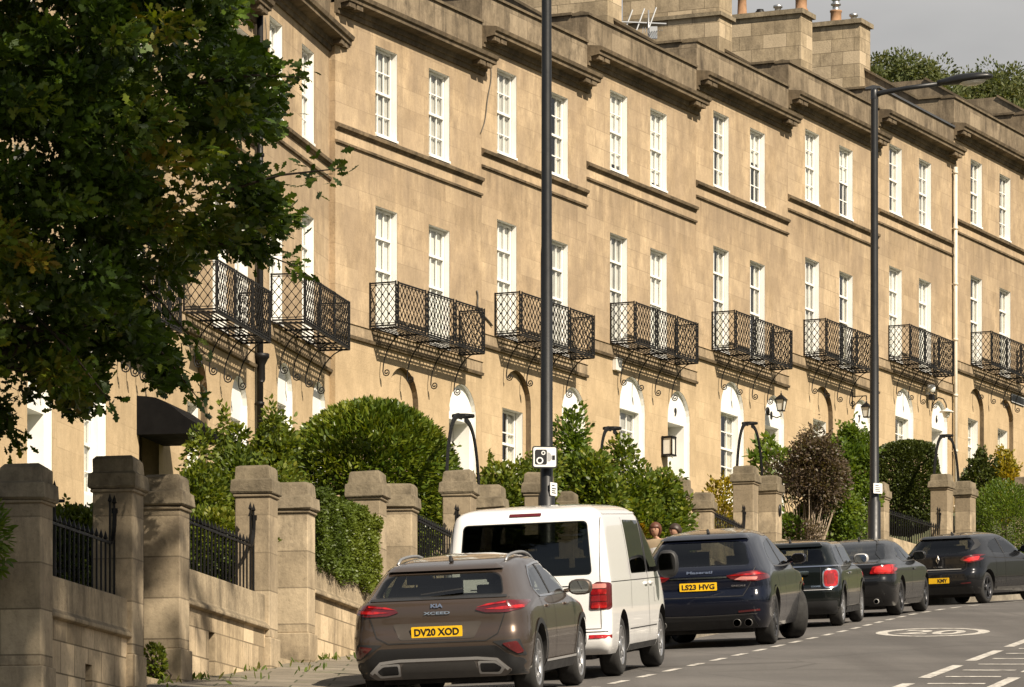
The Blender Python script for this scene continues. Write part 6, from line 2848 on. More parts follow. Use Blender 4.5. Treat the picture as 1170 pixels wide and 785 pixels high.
K = dict(L=4.395, W=1.826, H=1.47, clear=.235, wb=2.65, ro=.86, tyre=.335, rim=.235, arch=.385, paint='p_brown', wb_mid=2.1, tw=.225,
         xr=[(.235, .16), (.30, .10), (.45, .035), (.55, .0), (.66, .01), (.74, .045), (.90, .06), (.99, .09), (1.03, .16), (1.10, .27), (1.26, .50), (1.33, .62), (1.39, .95), (1.44, 1.5), (1.47, 2.0)],
         xf=[(.235, 4.20), (.5, 4.39), (.72, 4.36), (.86, 4.20), (.95, 3.75), (1.0, 3.35), (1.2, 2.95), (1.36, 2.55), (1.43, 2.3), (1.47, 2.1)],
         hw=[(.235, .84), (.35, .885), (.6, .913), (.85, .905), (.98, .875), (1.04, .845), (1.2, .765), (1.32, .695), (1.385, .64), (1.43, .54), (1.455, .38), (1.47, .20)],
         rrx=[(.2, .35), (.9, .55), (1.05, 1.1), (1.4, 1.0)], rry=[(.2, .22), (.9, .24), (1.05, .22), (1.4, .2)],
         frx=[(.2, .7), (.9, .8), (1.1, .5), (1.45, .4)], fry=[(.2, .5), (.9, .45), (1.1, .25), (1.45, .3)],
         cabin=(.74, 1.44), glass={'rear': 'carglass', 'side': 'carglass', 'front': 'carglass'})
K['windows'] = [('rear', round_poly([(-.665, 1.045), (.665, 1.045), (.60, 1.235), (.52, 1.275), (-.52, 1.275), (-.60, 1.235)], .05)),
                ('front', [(-.64, 1.03), (.64, 1.03), (.55, 1.35), (-.55, 1.35)]),
                ('side', round_poly([(1.83, 1.03), (1.88, 1.31), (2.45, 1.335), (2.95, 1.17), (3.05, 1.04)], .04)),
                ('side', round_poly([(1.00, 1.10), (1.14, 1.02), (1.74, 1.025), (1.79, 1.315), (1.35, 1.285), (1.16, 1.21)], .05))]
c = Car(K, 'parked_car', 'bronze brown crossover with silver skid plate and roof rails, nearest car', 'car', car_frame(606, 44.6, 10.2, K), G_CARS)
common(c, K)
# tailgate outline, handle recess, spoiler
c.patch('spoiler', 'rear', round_poly([(-.60, 1.285), (.60, 1.285), (.52, 1.335), (-.52, 1.335)], .02), M['p_brown'], lift=.03, rim=.05)
c.patch('window_surround', 'rear', round_poly([(-.70, 1.015), (.70, 1.015), (.69, 1.04), (-.69, 1.04)], .01), M['blackplastic'], lift=.008)
c.line('panel_gap', 'rear', [(-.72, 1.02), (-.69, .86), (-.62, .66), (-.50, .595), (.50, .595), (.62, .66), (.69, .86), (.72, 1.02)], .012, M['dark'])
c.patch('plate_recess', 'rear', round_poly([(-.46, .79), (-.38, .625), (.38, .625), (.46, .79)], .03), M['dark2'], lift=.003, rim=0)
c.plate(.70, 'DV20 XOD')
for sgn in (-1, 1):
    lp = [(-sgn * -.385, .905), (-sgn * -.50, .955), (-sgn * -.70, .985), (-sgn * -.875, .972), (-sgn * -.86, .90), (-sgn * -.72, .868), (-sgn * -.5, .872)]
    lp = lp if sgn > 0 else list(reversed(lp))
    o = c.patch('tail_lamp', 'rear', round_poly(lp, .025), M['lampdark'], lift=.012, rim=.03, step=.035)
    bar = [(sgn * .48, .905), (sgn * .66, .925), (sgn * .85, .93), (sgn * .85, .905), (sgn * .66, .895)]
    c.patch('light_bar', 'rear', bar if sgn > 0 else list(reversed(bar)), M['lamp'], o, lift=.017, rim=.0, step=.03)
    gp_ = [(sgn * .40, .925), (sgn * .52, .957), (sgn * .70, .972), (sgn * .70, .958), (sgn * .52, .94)]
    c.patch('light_strip', 'rear', gp_ if sgn > 0 else list(reversed(gp_)), M['lamp'], o, lift=.017, rim=.0, step=.03)
    fl = [(sgn * .66, .56), (sgn * .80, .58), (sgn * .855, .47), (sgn * .80, .455)]
    fl = fl if sgn > 0 else list(reversed(fl))
    o = c.patch('bumper_corner', 'rear', round_poly([(sgn * .56, .585), (sgn * .83, .60), (sgn * .872, .43), (sgn * .80, .44)] if sgn > 0 else [(sgn * .80, .44), (sgn * .872, .43), (sgn * .83, .60), (sgn * .56, .585)], .02), M['blackplastic'], lift=.006)
    c.patch('reflector', 'rear', round_poly(fl, .02), M['lampdark'], o, lift=.013)
c.patch('bumper_cladding', 'rear', round_poly([(-.86, .25), (.86, .25), (.855, .40), (.70, .46), (.60, .545), (-.60, .545), (-.70, .46), (-.855, .40)], .03), M['blackplastic'], lift=.008, step=.06)
sk = c.patch('skid_plate', 'rear', round_poly([(-.66, .245), (.66, .245), (.73, .30), (.60, .425), (.40, .445), (-.40, .445), (-.60, .425), (-.73, .30)], .02), M['skid'], lift=.02, step=.05)
c.line('skid_edge', 'rear', [(-.70, .31), (-.595, .41), (-.40, .43), (.40, .43), (.595, .41), (.70, .31)], .030, M['satin'], sk, lift=.024)
c.patch('skid_centre', 'rear', round_poly([(-.40, .25), (.40, .25), (.37, .40), (-.37, .40)], .02), M['satindark'], sk, lift=.024)
for sgn in (-1, 1):
    e = [(sgn * .42, .295), (sgn * .60, .29), (sgn * .64, .33), (sgn * .57, .375), (sgn * .42, .38)]
    e2 = [(sgn * .40, .275), (sgn * .62, .268), (sgn * .675, .33), (sgn * .585, .395), (sgn * .40, .40)]
    c.patch('exhaust_frame', 'rear', round_poly(e2 if sgn > 0 else list(reversed(e2)), .02), M['satin'], sk, lift=.023, rim=0)
    c.patch('exhaust_trim', 'rear', round_poly(e if sgn > 0 else list(reversed(e)), .02), M['dark'], sk, lift=.027, rim=0)
c.lettering('badge_lettering', 'rear', 'KIA', 0, .955, .125, .042, M['chrome'], bold=.04)
c.lettering('badge_lettering', 'rear', 'XCEED', 0, .885, .27, .028, M['chrome'], bold=.03)
# side trim
for sd, kd in ((-1, 'right'), (1, 'left')):
    c.line('sill_trim', kd, [(1.22, .285), (3.12, .285)], .10, M['blackplastic'], lift=.012)
    c.line('sill_trim', kd, [(1.25, .345), (3.10, .345)], .022, M['satin'], lift=.016)
    for ax in (K['ro'], K['ro'] + K['wb']):
        pts = [(ax + math.cos(a) * .415, K['tyre'] + .01 + math.sin(a) * .415) for a in [R(t) for t in range(-5, 186, 10)]]
        c.line('arch_trim', kd, pts, .055, M['blackplastic'], lift=.010)
    c.line('window_trim', kd, [(1.00, 1.085), (1.12, 1.005), (1.8, 1.008), (3.06, 1.02)], .02, M['chrome'], lift=.006)
    c.line('window_trim', kd, [(.99, 1.10), (1.15, 1.225), (1.36, 1.31), (1.85, 1.34), (2.45, 1.35), (2.98, 1.17)], .02, M['chrome'], lift=.006)
    c.line('door_gap', kd, [(1.805, 1.34), (1.80, .9), (1.82, .36)], .010, M['dark'])
    c.line('door_gap', kd, [(1.02, 1.05), (1.18, .80), (1.30, .5), (1.32, .36)], .010, M['dark'])
    c.line('door_gap', kd, [(3.04, 1.0), (3.0, .7), (3.0, .36)], .010, M['dark'])
    c.line('window_pillar', kd, [(1.81, 1.33), (1.785, 1.02)], .075, M['blackplastic'], lift=.005)
    for x in (1.42, 2.55):
        h = c.cast(kd, x, .90)[0]
        m = MB()
        m.bx(x - .11, x + .11, h.y - .022, h.y + .022, .885, .915)
        m.build('door_handle', M['p_brown'], c.root, bevel=.012)
    m = MB()
    pts = []
    for k in range(12):
        x = .95 + 1.75 * k / 11
        h = c.cast('top', x, sd * .56)[0]
        pts.append((x, sd * .56, h.z + (.035 if 0 < k < 11 else .0)))
    m.tube(pts, .016, 8)
    m.build('roof_rail', M['rail'], c.root, fix=False)
    c.mirror(2.92, 1.03, M['p_brown'], sd, 1.05)
c.aerial(.98)
c.seats((1.35,), (-.42, .42), .62, .52)
c.seats((2.25,), (-.38, .38), .62, .60)
for ax in (K['ro'], K['ro'] + K['wb']):
    for sd in (-1, 1):
        c.wheel(ax, sd, M['alloy'], 5, double=True)
m = MB()
m.bar((-.0, 0, 0), (.06, -.42, .045), .018, .012)
wp = m.build('rear_wiper', M['blackplastic'], c.root)
h = c.cast('rear', -.02, 1.055)[0]
wp.matrix_local = Matrix.Translation(h + Vector((-.02, .2, .02)))

# ---- white van ------------------------------------------------------------------------
V = dict(L=4.90, W=1.904, H=1.97, clear=.27, wb=3.0, ro=.99, tyre=.345, rim=.225, arch=.40, paint='p_white', wb_mid=2.5, tw=.225,
         xr=[(.27, .10), (.34, .02), (.46, .0), (.52, .03), (.60, .045), (1.0, .055), (1.15, .07), (1.5, .125), (1.78, .19), (1.88, .25), (1.93, .45), (1.955, .9), (1.97, 1.5)],
         xf=[(.27, 4.80), (.5, 4.89), (.8, 4.84), (1.05, 4.62), (1.15, 4.35), (1.4, 3.95), (1.7, 3.5), (1.85, 3.2), (1.93, 2.9), (1.97, 2.4)],
         hw=[(.27, .90), (.36, .94), (.7, .952), (1.05, .95), (1.15, .938), (1.5, .895), (1.75, .855), (1.84, .825), (1.90, .765), (1.94, .66), (1.96, .50), (1.97, .35)],
         rrx=[(.2, .16), (1.1, .16), (1.8, .22)], rry=[(.2, .13), (1.1, .13), (1.8, .16)],
         frx=[(.2, .7), (1.0, .8), (1.3, .5), (1.9, .5)], fry=[(.2, .45), (1.0, .5), (1.3, .25), (1.9, .4)],
         cabin=(1.0, 1.93), glass={'rear': 'privacy', 'side': 'privacy', 'front': 'carglass'})
V['windows'] = [('rear', round_poly([(-.755, 1.165), (.755, 1.165), (.705, 1.77), (-.705, 1.77)], .06)),
                ('front', [(-.72, 1.22), (.72, 1.22), (.62, 1.78), (-.62, 1.78)]),
                ('side', round_poly([(1.72, 1.15), (2.86, 1.15), (2.84, 1.76), (1.72, 1.77)], .05)),
                ('side', round_poly([(2.98, 1.15), (4.02, 1.15), (3.82, 1.38), (3.42, 1.75), (2.97, 1.76)], .05))]
c = Car(V, 'parked_van', 'white panel van with dark tinted rear window and side glass', 'van', car_frame(702, 49.9, 10.4, V), G_CARS)
common(c, V)
c.patch('high_brake_lamp', 'rear', round_poly([(-.18, 1.838), (.18, 1.838), (.18, 1.868), (-.18, 1.868)], .008), M['lampdark'], lift=.012)
c.line('panel_gap', 'rear', [(-.83, 1.80), (-.845, 1.05), (-.84, .56), (.84, .56), (.845, 1.05), (.83, 1.80)], .007, M['dark'])
c.line('panel_gap', 'rear', [(-.63, 1.045), (.63, 1.045)], .010, M['dark'])
c.patch('rear_badge', 'rear', [(.055 * math.cos(a), .98 + .055 * math.sin(a)) for a in [2 * math.pi * k / 20 for k in range(20)]], M['chrome'], lift=.010)
for sgn in (-1, 1):
    lp = [(sgn * .715, .775), (sgn * .945, .775), (sgn * .945, 1.07), (sgn * .80, 1.085), (sgn * .735, 1.03)]
    o = c.patch('tail_lamp', 'rear', round_poly(lp if sgn > 0 else list(reversed(lp)), .03), M['lampdark'], lift=.012, step=.03)
    for za, zb, mt in ((.79, .855, 'lamp'), (.865, .93, 'lampdark2'), (.94, 1.0, 'lamp'), (1.01, 1.06, 'lamppink')):
        q = [(sgn * .735, za), (sgn * .90, za), (sgn * .90, zb), (sgn * .745, zb)]
        c.patch('lamp_segment', 'rear', round_poly(q if sgn > 0 else list(reversed(q)), .015), M[mt], o, lift=.017, rim=0, step=.03)
    q = [(sgn * .70, .455), (sgn * .94, .455), (sgn * .94, .49), (sgn * .70, .49)]
    c.patch('reflector', 'rear', q if sgn > 0 else list(reversed(q)), M['lamp'], lift=.008)
c.line('bumper_gap', 'rear', [(-.95, .525), (.95, .525)], .012, M['dark'])
c.patch('bumper_step', 'rear', [(-.60, .50), (.60, .50), (.60, .525), (-.60, .525)], M['blackplastic'], lift=.010)
for sd, kd in ((-1, 'right'), (1, 'left')):
    c.line('body_crease', kd, [(.20, 1.075), (4.3, 1.075)], .009, M['dark'], lift=.002)
    c.line('door_gap', kd, [(2.92, 1.80), (2.92, .8), (2.94, .42)], .012, M['dark'])
    c.line('door_gap', kd, [(1.62, 1.80), (1.63, 1.1), (1.60, .75)], .010, M['dark'])
    c.line('sill_crease', kd, [(1.45, .52), (3.5, .52)], .012, M['dark'], lift=.003)
    c.line('sill_trim', kd, [(1.42, .31), (3.55, .31)], .07, M['blackplastic'], lift=.004)
    c.line('window_pillar', kd, [(2.92, 1.79), (2.92, 1.15)], .11, M['blackplastic'], lift=.005)
    c.line('drip_rail', kd, [(.45, 1.845), (3.1, 1.845)], .02, M['p_white'], lift=.012)
    for x in (2.75, 3.1):
        h = c.cast(kd, x, 1.02)[0]
        m = MB()
        m.bx(x - .10, x + .10, h.y - .025, h.y + .025, 1.005, 1.04)
        m.build('door_handle', M['p_white'], c.root, bevel=.012)
    c.mirror(3.50, 1.20, M['blackplastic'], sd, 1.35, .0, 'mirrordark', (.78, 1.5))
c.patch('tank_flap', 'right', round_poly([(3.35, .80), (3.52, .80), (3.52, .98), (3.35, .98)], .02), M['p_white'], lift=.004, rim=0)
c.seats((1.9,), (-.5, 0.05, .55), .95, .40)
c.seats((3.3,), (-.5, .5), .95, .5)
for ax in (V['ro'], V['ro'] + V['wb']):
    for sd in (-1, 1):
        c.wheel(ax, sd, M['alloy'], 7)

# ---- navy SUV -----------------------------------------------------------------------------
S = dict(L=4.846, W=1.95, H=1.64, clear=.25, wb=2.90, ro=.98, tyre=.372, rim=.27, arch=.42, paint='p_navy', wb_mid=2.4, tw=.265,
         xr=[(.25, .20), (.36, .09), (.5, .03), (.62, .0), (.72, .02), (.80, .06), (.92, .05), (1.02, .06), (1.08, .14), (1.14, .24), (1.3, .46), (1.45, .68), (1.52, .85), (1.58, 1.25), (1.62, 1.8), (1.64, 2.2)],
         xf=[(.25, 4.6), (.55, 4.83), (.8, 4.80), (.95, 4.6), (1.02, 4.0), (1.1, 3.65), (1.3, 3.2), (1.5, 2.75), (1.6, 2.5), (1.64, 2.3)],
         hw=[(.25, .90), (.4, .945), (.7, .975), (.95, .962), (1.06, .93), (1.12, .90), (1.3, .80), (1.45, .72), (1.53, .665), (1.59, .55), (1.62, .40), (1.64, .22)],
         rrx=[(.2, .4), (1.0, .6), (1.1, 1.0), (1.6, 1.0)], rry=[(.2, .28), (1.0, .30), (1.1, .26), (1.6, .25)],
         frx=[(.2, .8), (1.0, .9), (1.2, .5), (1.6, .5)], fry=[(.2, .5), (1.0, .5), (1.2, .25), (1.6, .3)],
         cabin=(.82, 1.61), glass={'rear': 'privacy2', 'side': 'privacy', 'front': 'carglass'})
S['windows'] = [('rear', round_poly([(-.70, 1.125), (.70, 1.125), (.60, 1.41), (.52, 1.455), (-.52, 1.455), (-.60, 1.41)], .05)),
                ('front', [(-.68, 1.10), (.68, 1.10), (.58, 1.52), (-.58, 1.52)]),
                ('side', round_poly([(2.05, 1.10), (2.08, 1.47), (2.6, 1.49), (3.15, 1.28), (3.32, 1.12)], .04)),
                ('side', round_poly([(1.10, 1.20), (1.22, 1.11), (1.96, 1.10), (2.0, 1.465), (1.5, 1.42), (1.25, 1.32)], .05))]
c = Car(S, 'parked_car', 'midnight blue luxury car with chrome tailgate strip and outturned front wheels', 'car', car_frame(879, 61.3, 10.8, S), G_CARS)
common(c, S)
c.patch('spoiler', 'rear', round_poly([(-.62, 1.465), (.62, 1.465), (.54, 1.525), (-.54, 1.525)], .02), M['p_navy'], lift=.035, rim=.06)
c.line('panel_gap', 'rear', [(-.78, 1.09), (-.72, .86), (-.62, .70), (.62, .70), (.72, .86), (.78, 1.09)], .012, M['dark'])
c.line('chrome_strip', 'rear', [(-.40, .965), (.40, .965)], .020, M['chrome'], lift=.012)
c.lettering('badge_lettering', 'rear', 'Maserati', -.02, 1.035, .36, .048, M['chrome'], bold=.03)
c.lettering('badge_lettering', 'rear', 'GRECALE', -.56, .845, .20, .022, M['chrome'], bold=.02)
c.plate(.845, 'LS23 HVG')
for sgn in (-1, 1):
    lp = [(sgn * .385, .985), (sgn * .60, 1.02), (sgn * .80, 1.04), (sgn * .93, .985), (sgn * .955, .93), (sgn * .82, .90), (sgn * .60, .905), (sgn * .46, .935)]
    o = c.patch('tail_lamp', 'rear', round_poly(lp if sgn > 0 else list(reversed(lp)), .025), M['lampdark'], lift=.012, step=.035)
    q = [(sgn * .50, .925), (sgn * .80, .915), (sgn * .82, .955), (sgn * .60, .965)]
    c.patch('clear_segment', 'rear', round_poly(q if sgn > 0 else list(reversed(q)), .015), M['lamppink'], o, lift=.017, rim=0, step=.03)
    q = [(sgn * .42, .982), (sgn * .80, 1.015), (sgn * .90, .985), (sgn * .60, .975)]
    c.patch('light_bar', 'rear', round_poly(q if sgn > 0 else list(reversed(q)), .01), M['lamp'], o, lift=.017, rim=0, step=.03)
    q = [(sgn * .55, .475), (sgn * .84, .49), (sgn * .84, .515), (sgn * .55, .50)]
    c.patch('reflector', 'rear', q if sgn > 0 else list(reversed(q)), M['lampdark'], lift=.008)
    m = MB()
    for dx in (.52, .68):
        m.lathe([(.05, -.02), (.055, -.02), (.055, .12), (.045, .12), (.045, -.01)], (0.06, sgn * dx, .33), 14, 'x')
    m.build('exhaust_pipe', M['satindark'], c.root, fix=False)
c.patch('diffuser', 'rear', round_poly([(-.80, .26), (.80, .26), (.74, .44), (-.74, .44)], .03), M['blackplastic'], lift=.006)
c.line('chrome_strip', 'rear', [(-.80, .455), (.0, .44), (.80, .455)], .010, M['satindark'], lift=.012)
for sd, kd in ((-1, 'right'), (1, 'left')):
    c.line('window_trim', kd, [(1.08, 1.185), (1.2, 1.085), (2.0, 1.08), (3.32, 1.10)], .018, M['satindark'], lift=.006)
    c.line('door_gap', kd, [(2.02, 1.47), (2.02, .9), (2.04, .40)], .010, M['dark'])
    c.line('door_gap', kd, [(1.15, 1.12), (1.36, .80), (1.45, .42)], .010, M['dark'])
    c.line('door_gap', kd, [(3.32, 1.08), (3.28, .7), (3.28, .42)], .010, M['dark'])
    c.line('window_pillar', kd, [(2.03, 1.47), (2.005, 1.10)], .075, M['blackplastic'], lift=.005)
    for ax in (S['ro'], S['ro'] + S['wb']):
        pts = [(ax + math.cos(a) * .435, S['tyre'] + .01 + math.sin(a) * .435) for a in [R(t) for t in range(-5, 186, 10)]]
        c.line('arch_trim', kd, pts, .03, M['p_navy'], lift=.012)
    c.mirror(3.08, 1.14, M['p_navy'], sd, .9, .0, 'mirrordark')
c.aerial(1.25)
c.seats((1.45,), (-.45, .45), .70, .55)
c.seats((2.5,), (-.42, .42), .70, .62)
for ax in (S['ro'], S['ro'] + S['wb']):
    for sd in (-1, 1):
        c.wheel(ax, sd, M['alloydark'], 7, steer=R(0 if ax < 2 else 26), double=True)

# ---- small dark green hatchback -------------------------------------------------------------
N = dict(L=3.82, W=1.727, H=1.414, clear=.20, wb=2.495, ro=.60, tyre=.315, rim=.225, arch=.355, paint='p_green', wb_mid=1.9, tw=.205,
         xr=[(.20, .14), (.30, .05), (.45, .0), (.58, .0), (.66, .03), (.90, .05), (.97, .08), (1.02, .14), (1.2, .23), (1.30, .30), (1.36, .45), (1.39, .8), (1.414, 1.4)],
         xf=[(.2, 3.65), (.45, 3.81), (.7, 3.78), (.86, 3.6), (.95, 3.0), (1.0, 2.75), (1.2, 2.55), (1.33, 2.4), (1.38, 2.2), (1.414, 1.7)],
         hw=[(.2, .80), (.35, .85), (.6, .8635), (.85, .855), (.97, .81), (1.02, .775), (1.2, .70), (1.30, .655), (1.355, .60), (1.385, .52), (1.405, .38), (1.414, .25)],
         rrx=[(.2, .35), (.9, .42), (1.05, .5), (1.4, .5)], rry=[(.2, .28), (.9, .30), (1.05, .20), (1.4, .2)],
         frx=[(.2, .6), (.9, .6), (1.1, .35), (1.4, .4)], fry=[(.2, .5), (.9, .45), (1.1, .25), (1.4, .3)],
         cabin=(.72, 1.39), glass={'rear': 'carglass', 'side': 'carglass', 'front': 'carglass'})
N['windows'] = [('rear', round_poly([(-.62, 1.01), (.62, 1.01), (.56, 1.255), (-.56, 1.255)], .06)),
                ('front', [(-.62, 1.0), (.62, 1.0), (.55, 1.30), (-.55, 1.30)]),
                ('side', round_poly([(1.25, .985), (1.27, 1.29), (2.15, 1.285), (2.45, 1.0)], .03)),
                ('side', round_poly([(.42, .985), (.50, 1.27), (1.18, 1.29), (1.17, .985)], .03))]
c = Car(N, 'parked_car', 'very dark green small hatchback with oval red tail lamp in a chrome ring', 'car', car_frame(957, 71.2, 11.5, N), G_CARS)
common(c, N)
c.patch('spoiler', 'rear', round_poly([(-.56, 1.275), (.56, 1.275), (.50, 1.325), (-.50, 1.325)], .02), M['p_green'], lift=.04, rim=.06)
c.line('belt_trim', 'rear', [(-.80, .975), (.80, .975)], .018, M['chrome'], lift=.010)
for sd, kd in ((-1, 'right'), (1, 'left')):
    c.line('belt_trim', kd, [(.30, .962), (2.6, .962)], .018, M['chrome'], lift=.010)
    c.line('door_gap', kd, [(1.21, .95), (1.20, .6), (1.25, .36)], .010, M['dark'])
    c.line('door_gap', kd, [(2.42, .95), (2.40, .6), (2.36, .36)], .010, M['dark'])
    c.line('window_pillar', kd, [(1.22, 1.30), (1.21, .985)], .075, M['blackplastic'], lift=.005)
    c.line('sill_trim', kd, [(1.0, .255), (2.72, .255)], .10, M['blackplastic'], lift=.012)
    for ax in (N['ro'], N['ro'] + N['wb']):
        pts = [(ax + math.cos(a) * .385, N['tyre'] + .01 + math.sin(a) * .385) for a in [R(t) for t in range(-8, 189, 10)]]
        c.line('arch_trim', kd, pts, .06, M['blackplastic'], lift=.012)
    h = c.cast(kd, 1.42, .84)[0]
    m = MB()
    m.bx(1.32, 1.52, h.y - .025, h.y + .025, .83, .862)
    m.build('door_handle', M['chrome'], c.root, bevel=.01)
    c.mirror(2.22, 1.03, M['blackplastic'] if sd > 0 else M['satin'], sd, 1.05)
for sgn in (-1, 1):
    lp = [(sgn * (.70 + .125 * math.cos(a)), .775 + .155 * math.sin(a)) for a in [2 * math.pi * k / 26 for k in range(26)]]
    lp = [(sgn * (.70 + .125 * math.copysign(abs(math.cos(a)) ** .6, math.cos(a))), .775 + .155 * math.copysign(abs(math.sin(a)) ** .6, math.sin(a))) for a in [2 * math.pi * k / 26 for k in range(26)]]
    lp = lp if sgn > 0 else list(reversed(lp))
    o = c.patch('tail_lamp', 'rear', lp, M['chrome'], lift=.010, step=.03)
    c.patch('lamp_lens', 'rear', inset_poly(lp, .022), M['lamp'], o, lift=.018, step=.03)
    l2 = inset_poly(inset_poly(lp, .022), .05)
    c.patch('lamp_centre', 'rear', l2, M['lampdark2'], o, lift=.022, rim=0, step=.025)
c.patch('boot_handle', 'rear', round_poly([(-.36, .845), (.36, .845), (.36, .905), (-.36, .905)], .02), M['chrome'], lift=.025)
c.line('panel_gap', 'rear', [(-.55, .96), (-.55, .62), (.55, .62), (.55, .96)], .010, M['dark'])
c.line('chrome_strip', 'rear', [(-.72, .60), (.72, .60)], .010, M['satin'], lift=.008)
c.plate(.755, '')
c.lettering('badge_lettering', 'rear', 'COOPER', -.47, .655, .16, .026, M['chrome'], bold=.03)
c.patch('bumper_lower', 'rear', round_poly([(-.78, .215), (.78, .215), (.80, .42), (-.80, .42)], .03), M['blackplastic'], lift=.006)
c.aerial(.62)
c.seats((1.0,), (-.36, .36), .60, .46)
c.seats((1.75,), (-.36, .36), .58, .58)
for ax in (N['ro'], N['ro'] + N['wb']):
    for sd in (-1, 1):
        c.wheel(ax, sd, M['alloy'], 8)

# ---- dark grey coupe ----------------------------------------------------------------------------
A5 = dict(L=4.625, W=1.854, H=1.372, clear=.18, wb=2.751, ro=1.0, tyre=.33, rim=.245, arch=.37, paint='p_grey', wb_mid=2.6, tw=.245,
          xr=[(.18, .20), (.30, .08), (.45, .02), (.62, .0), (.72, .03), (.86, .02), (.925, .06), (.955, .30), (.975, .62), (1.05, .82), (1.2, 1.22), (1.3, 1.6), (1.345, 1.9), (1.372, 2.3)],
          xf=[(.18, 4.4), (.45, 4.61), (.7, 4.57), (.82, 4.35), (.92, 3.7), (.98, 3.35), (1.15, 2.95), (1.3, 2.65), (1.345, 2.5), (1.372, 2.4)],
          hw=[(.18, .86), (.3, .90), (.6, .927), (.82, .915), (.90, .885), (.96, .835), (1.1, .735), (1.22, .66), (1.30, .58), (1.34, .48), (1.36, .33), (1.372, .18)],
          rrx=[(.18, .45), (.85, .55), (.97, .5), (1.1, .8), (1.35, .8)], rry=[(.18, .30), (.85, .32), (1.0, .3), (1.35, .25)],
          frx=[(.2, .7), (.9, .8), (1.1, .5), (1.4, .4)], fry=[(.2, .5), (.9, .45), (1.1, .25), (1.4, .3)],
          cabin=(.78, 1.345), glass={'rear': 'privacy', 'side': 'carglass', 'front': 'carglass'})
A5['windows'] = [('rear', round_poly([(-.66, 1.0), (.66, 1.0), (.54, 1.275), (-.54, 1.275)], .06)),
                 ('front', [(-.66, .99), (.66, .99), (.52, 1.27), (-.52, 1.27)]),
                 ('side', round_poly([(2.14, .965), (2.05, 1.225), (2.62, 1.245), (3.05, 1.10), (3.25, .975)], .04)),
                 ('side', round_poly([(1.35, 1.05), (1.62, .96), (2.06, .963), (1.97, 1.215), (1.7, 1.18)], .04))]
c = Car(A5, 'parked_car', 'dark grey two door coupe with bright red tail lamp', 'car', car_frame(1024, 77.8, 14.5, A5), G_CARS)
common(c, A5)
c.line('panel_gap', 'rear', [(-.74, .92), (-.66, .68), (.66, .68), (.74, .92)], .012, M['dark'])
for sgn in (-1, 1):
    lp = [(sgn * .50, .755), (sgn * .56, .875), (sgn * .86, .905), (sgn * .93, .87), (sgn * .925, .745)]
    o = c.patch('tail_lamp', 'rear', round_poly(lp if sgn > 0 else list(reversed(lp)), .03), M['lamp'], lift=.012, step=.035)
    q = [(sgn * .57, .775), (sgn * .60, .86), (sgn * .84, .885), (sgn * .86, .77)]
    c.patch('lamp_segment', 'rear', round_poly(q if sgn > 0 else list(reversed(q)), .03), M['lampbright'], o, lift=.017, rim=0)
    m = MB()
    m.lathe([(.04, -.02), (.045, -.02), (.045, .10), (.035, .10)], (.07, sgn * .6, .27), 12, 'x')
    m.build('exhaust_pipe', M['satin'], c.root, fix=False)
c.plate(.60, '')
c.patch('diffuser', 'rear', round_poly([(-.72, .20), (.72, .20), (.68, .34), (-.68, .34)], .03), M['blackplastic'], lift=.006)
for sd, kd in ((-1, 'right'), (1, 'left')):
    c.line('door_gap', kd, [(2.10, 1.22), (2.16, .95), (2.05, .6), (2.12, .32)], .010, M['dark'])
    c.line('door_gap', kd, [(3.30, .95), (3.28, .6), (3.28, .32)], .010, M['dark'])
    c.line('body_crease', kd, [(.5, .80), (3.9, .775)], .012, M['dark'], lift=.002)
    c.line('sill_trim', kd, [(1.4, .25), (3.3, .25)], .05, M['satindark'], lift=.010)
    c.line('window_trim', kd, [(1.33, 1.045), (1.6, .945), (3.28, .955)], .014, M['satindark'], lift=.006)
    c.mirror(2.98, 1.0, M['p_grey'], sd, 1.0, .0, 'mirrordark')
    h = c.cast(kd, 2.35, .80)[0]
    m = MB()
    m.bx(2.24, 2.46, h.y - .022, h.y + .022, .785, .815)
    m.build('door_handle', M['p_grey'], c.root, bevel=.01)
c.aerial(2.0)
c.seats((1.75,), (-.38, .38), .55, .42)
c.seats((2.45,), (-.38, .38), .55, .52)
for ax in (A5['ro'], A5['ro'] + A5['wb']):
    for sd in (-1, 1):
        c.wheel(ax, sd, M['alloydark'], 5, double=True)

# ---- charcoal hatchback -------------------------------------------------------------------------
Q = dict(L=4.063, W=1.732, H=1.448, clear=.20, wb=2.589, ro=.66, tyre=.315, rim=.225, arch=.36, paint='p_char', wb_mid=2.1, tw=.205,
         xr=[(.20, .15), (.32, .05), (.48, .0), (.62, .01), (.70, .07), (.80, .075), (.95, .07), (1.02, .12), (1.08, .20), (1.25, .38), (1.33, .50), (1.38, .75), (1.42, 1.2), (1.448, 1.7)],
         xf=[(.2, 3.85), (.45, 4.05), (.7, 4.02), (.85, 3.8), (.95, 3.3), (1.02, 2.95), (1.2, 2.6), (1.35, 2.3), (1.42, 2.1), (1.448, 1.9)],
         hw=[(.2, .80), (.35, .85), (.6, .866), (.85, .862), (.98, .83), (1.05, .79), (1.2, .715), (1.30, .655), (1.37, .58), (1.41, .47), (1.435, .32), (1.448, .18)],
         rrx=[(.2, .40), (.9, .55), (1.05, .9), (1.4, .9)], rry=[(.2, .30), (.9, .30), (1.05, .24), (1.4, .22)],
         frx=[(.2, .6), (.9, .7), (1.1, .4), (1.4, .4)], fry=[(.2, .5), (.9, .45), (1.1, .25), (1.4, .3)],
         cabin=(.74, 1.42), glass={'rear': 'carglass', 'side': 'privacy', 'front': 'carglass'})
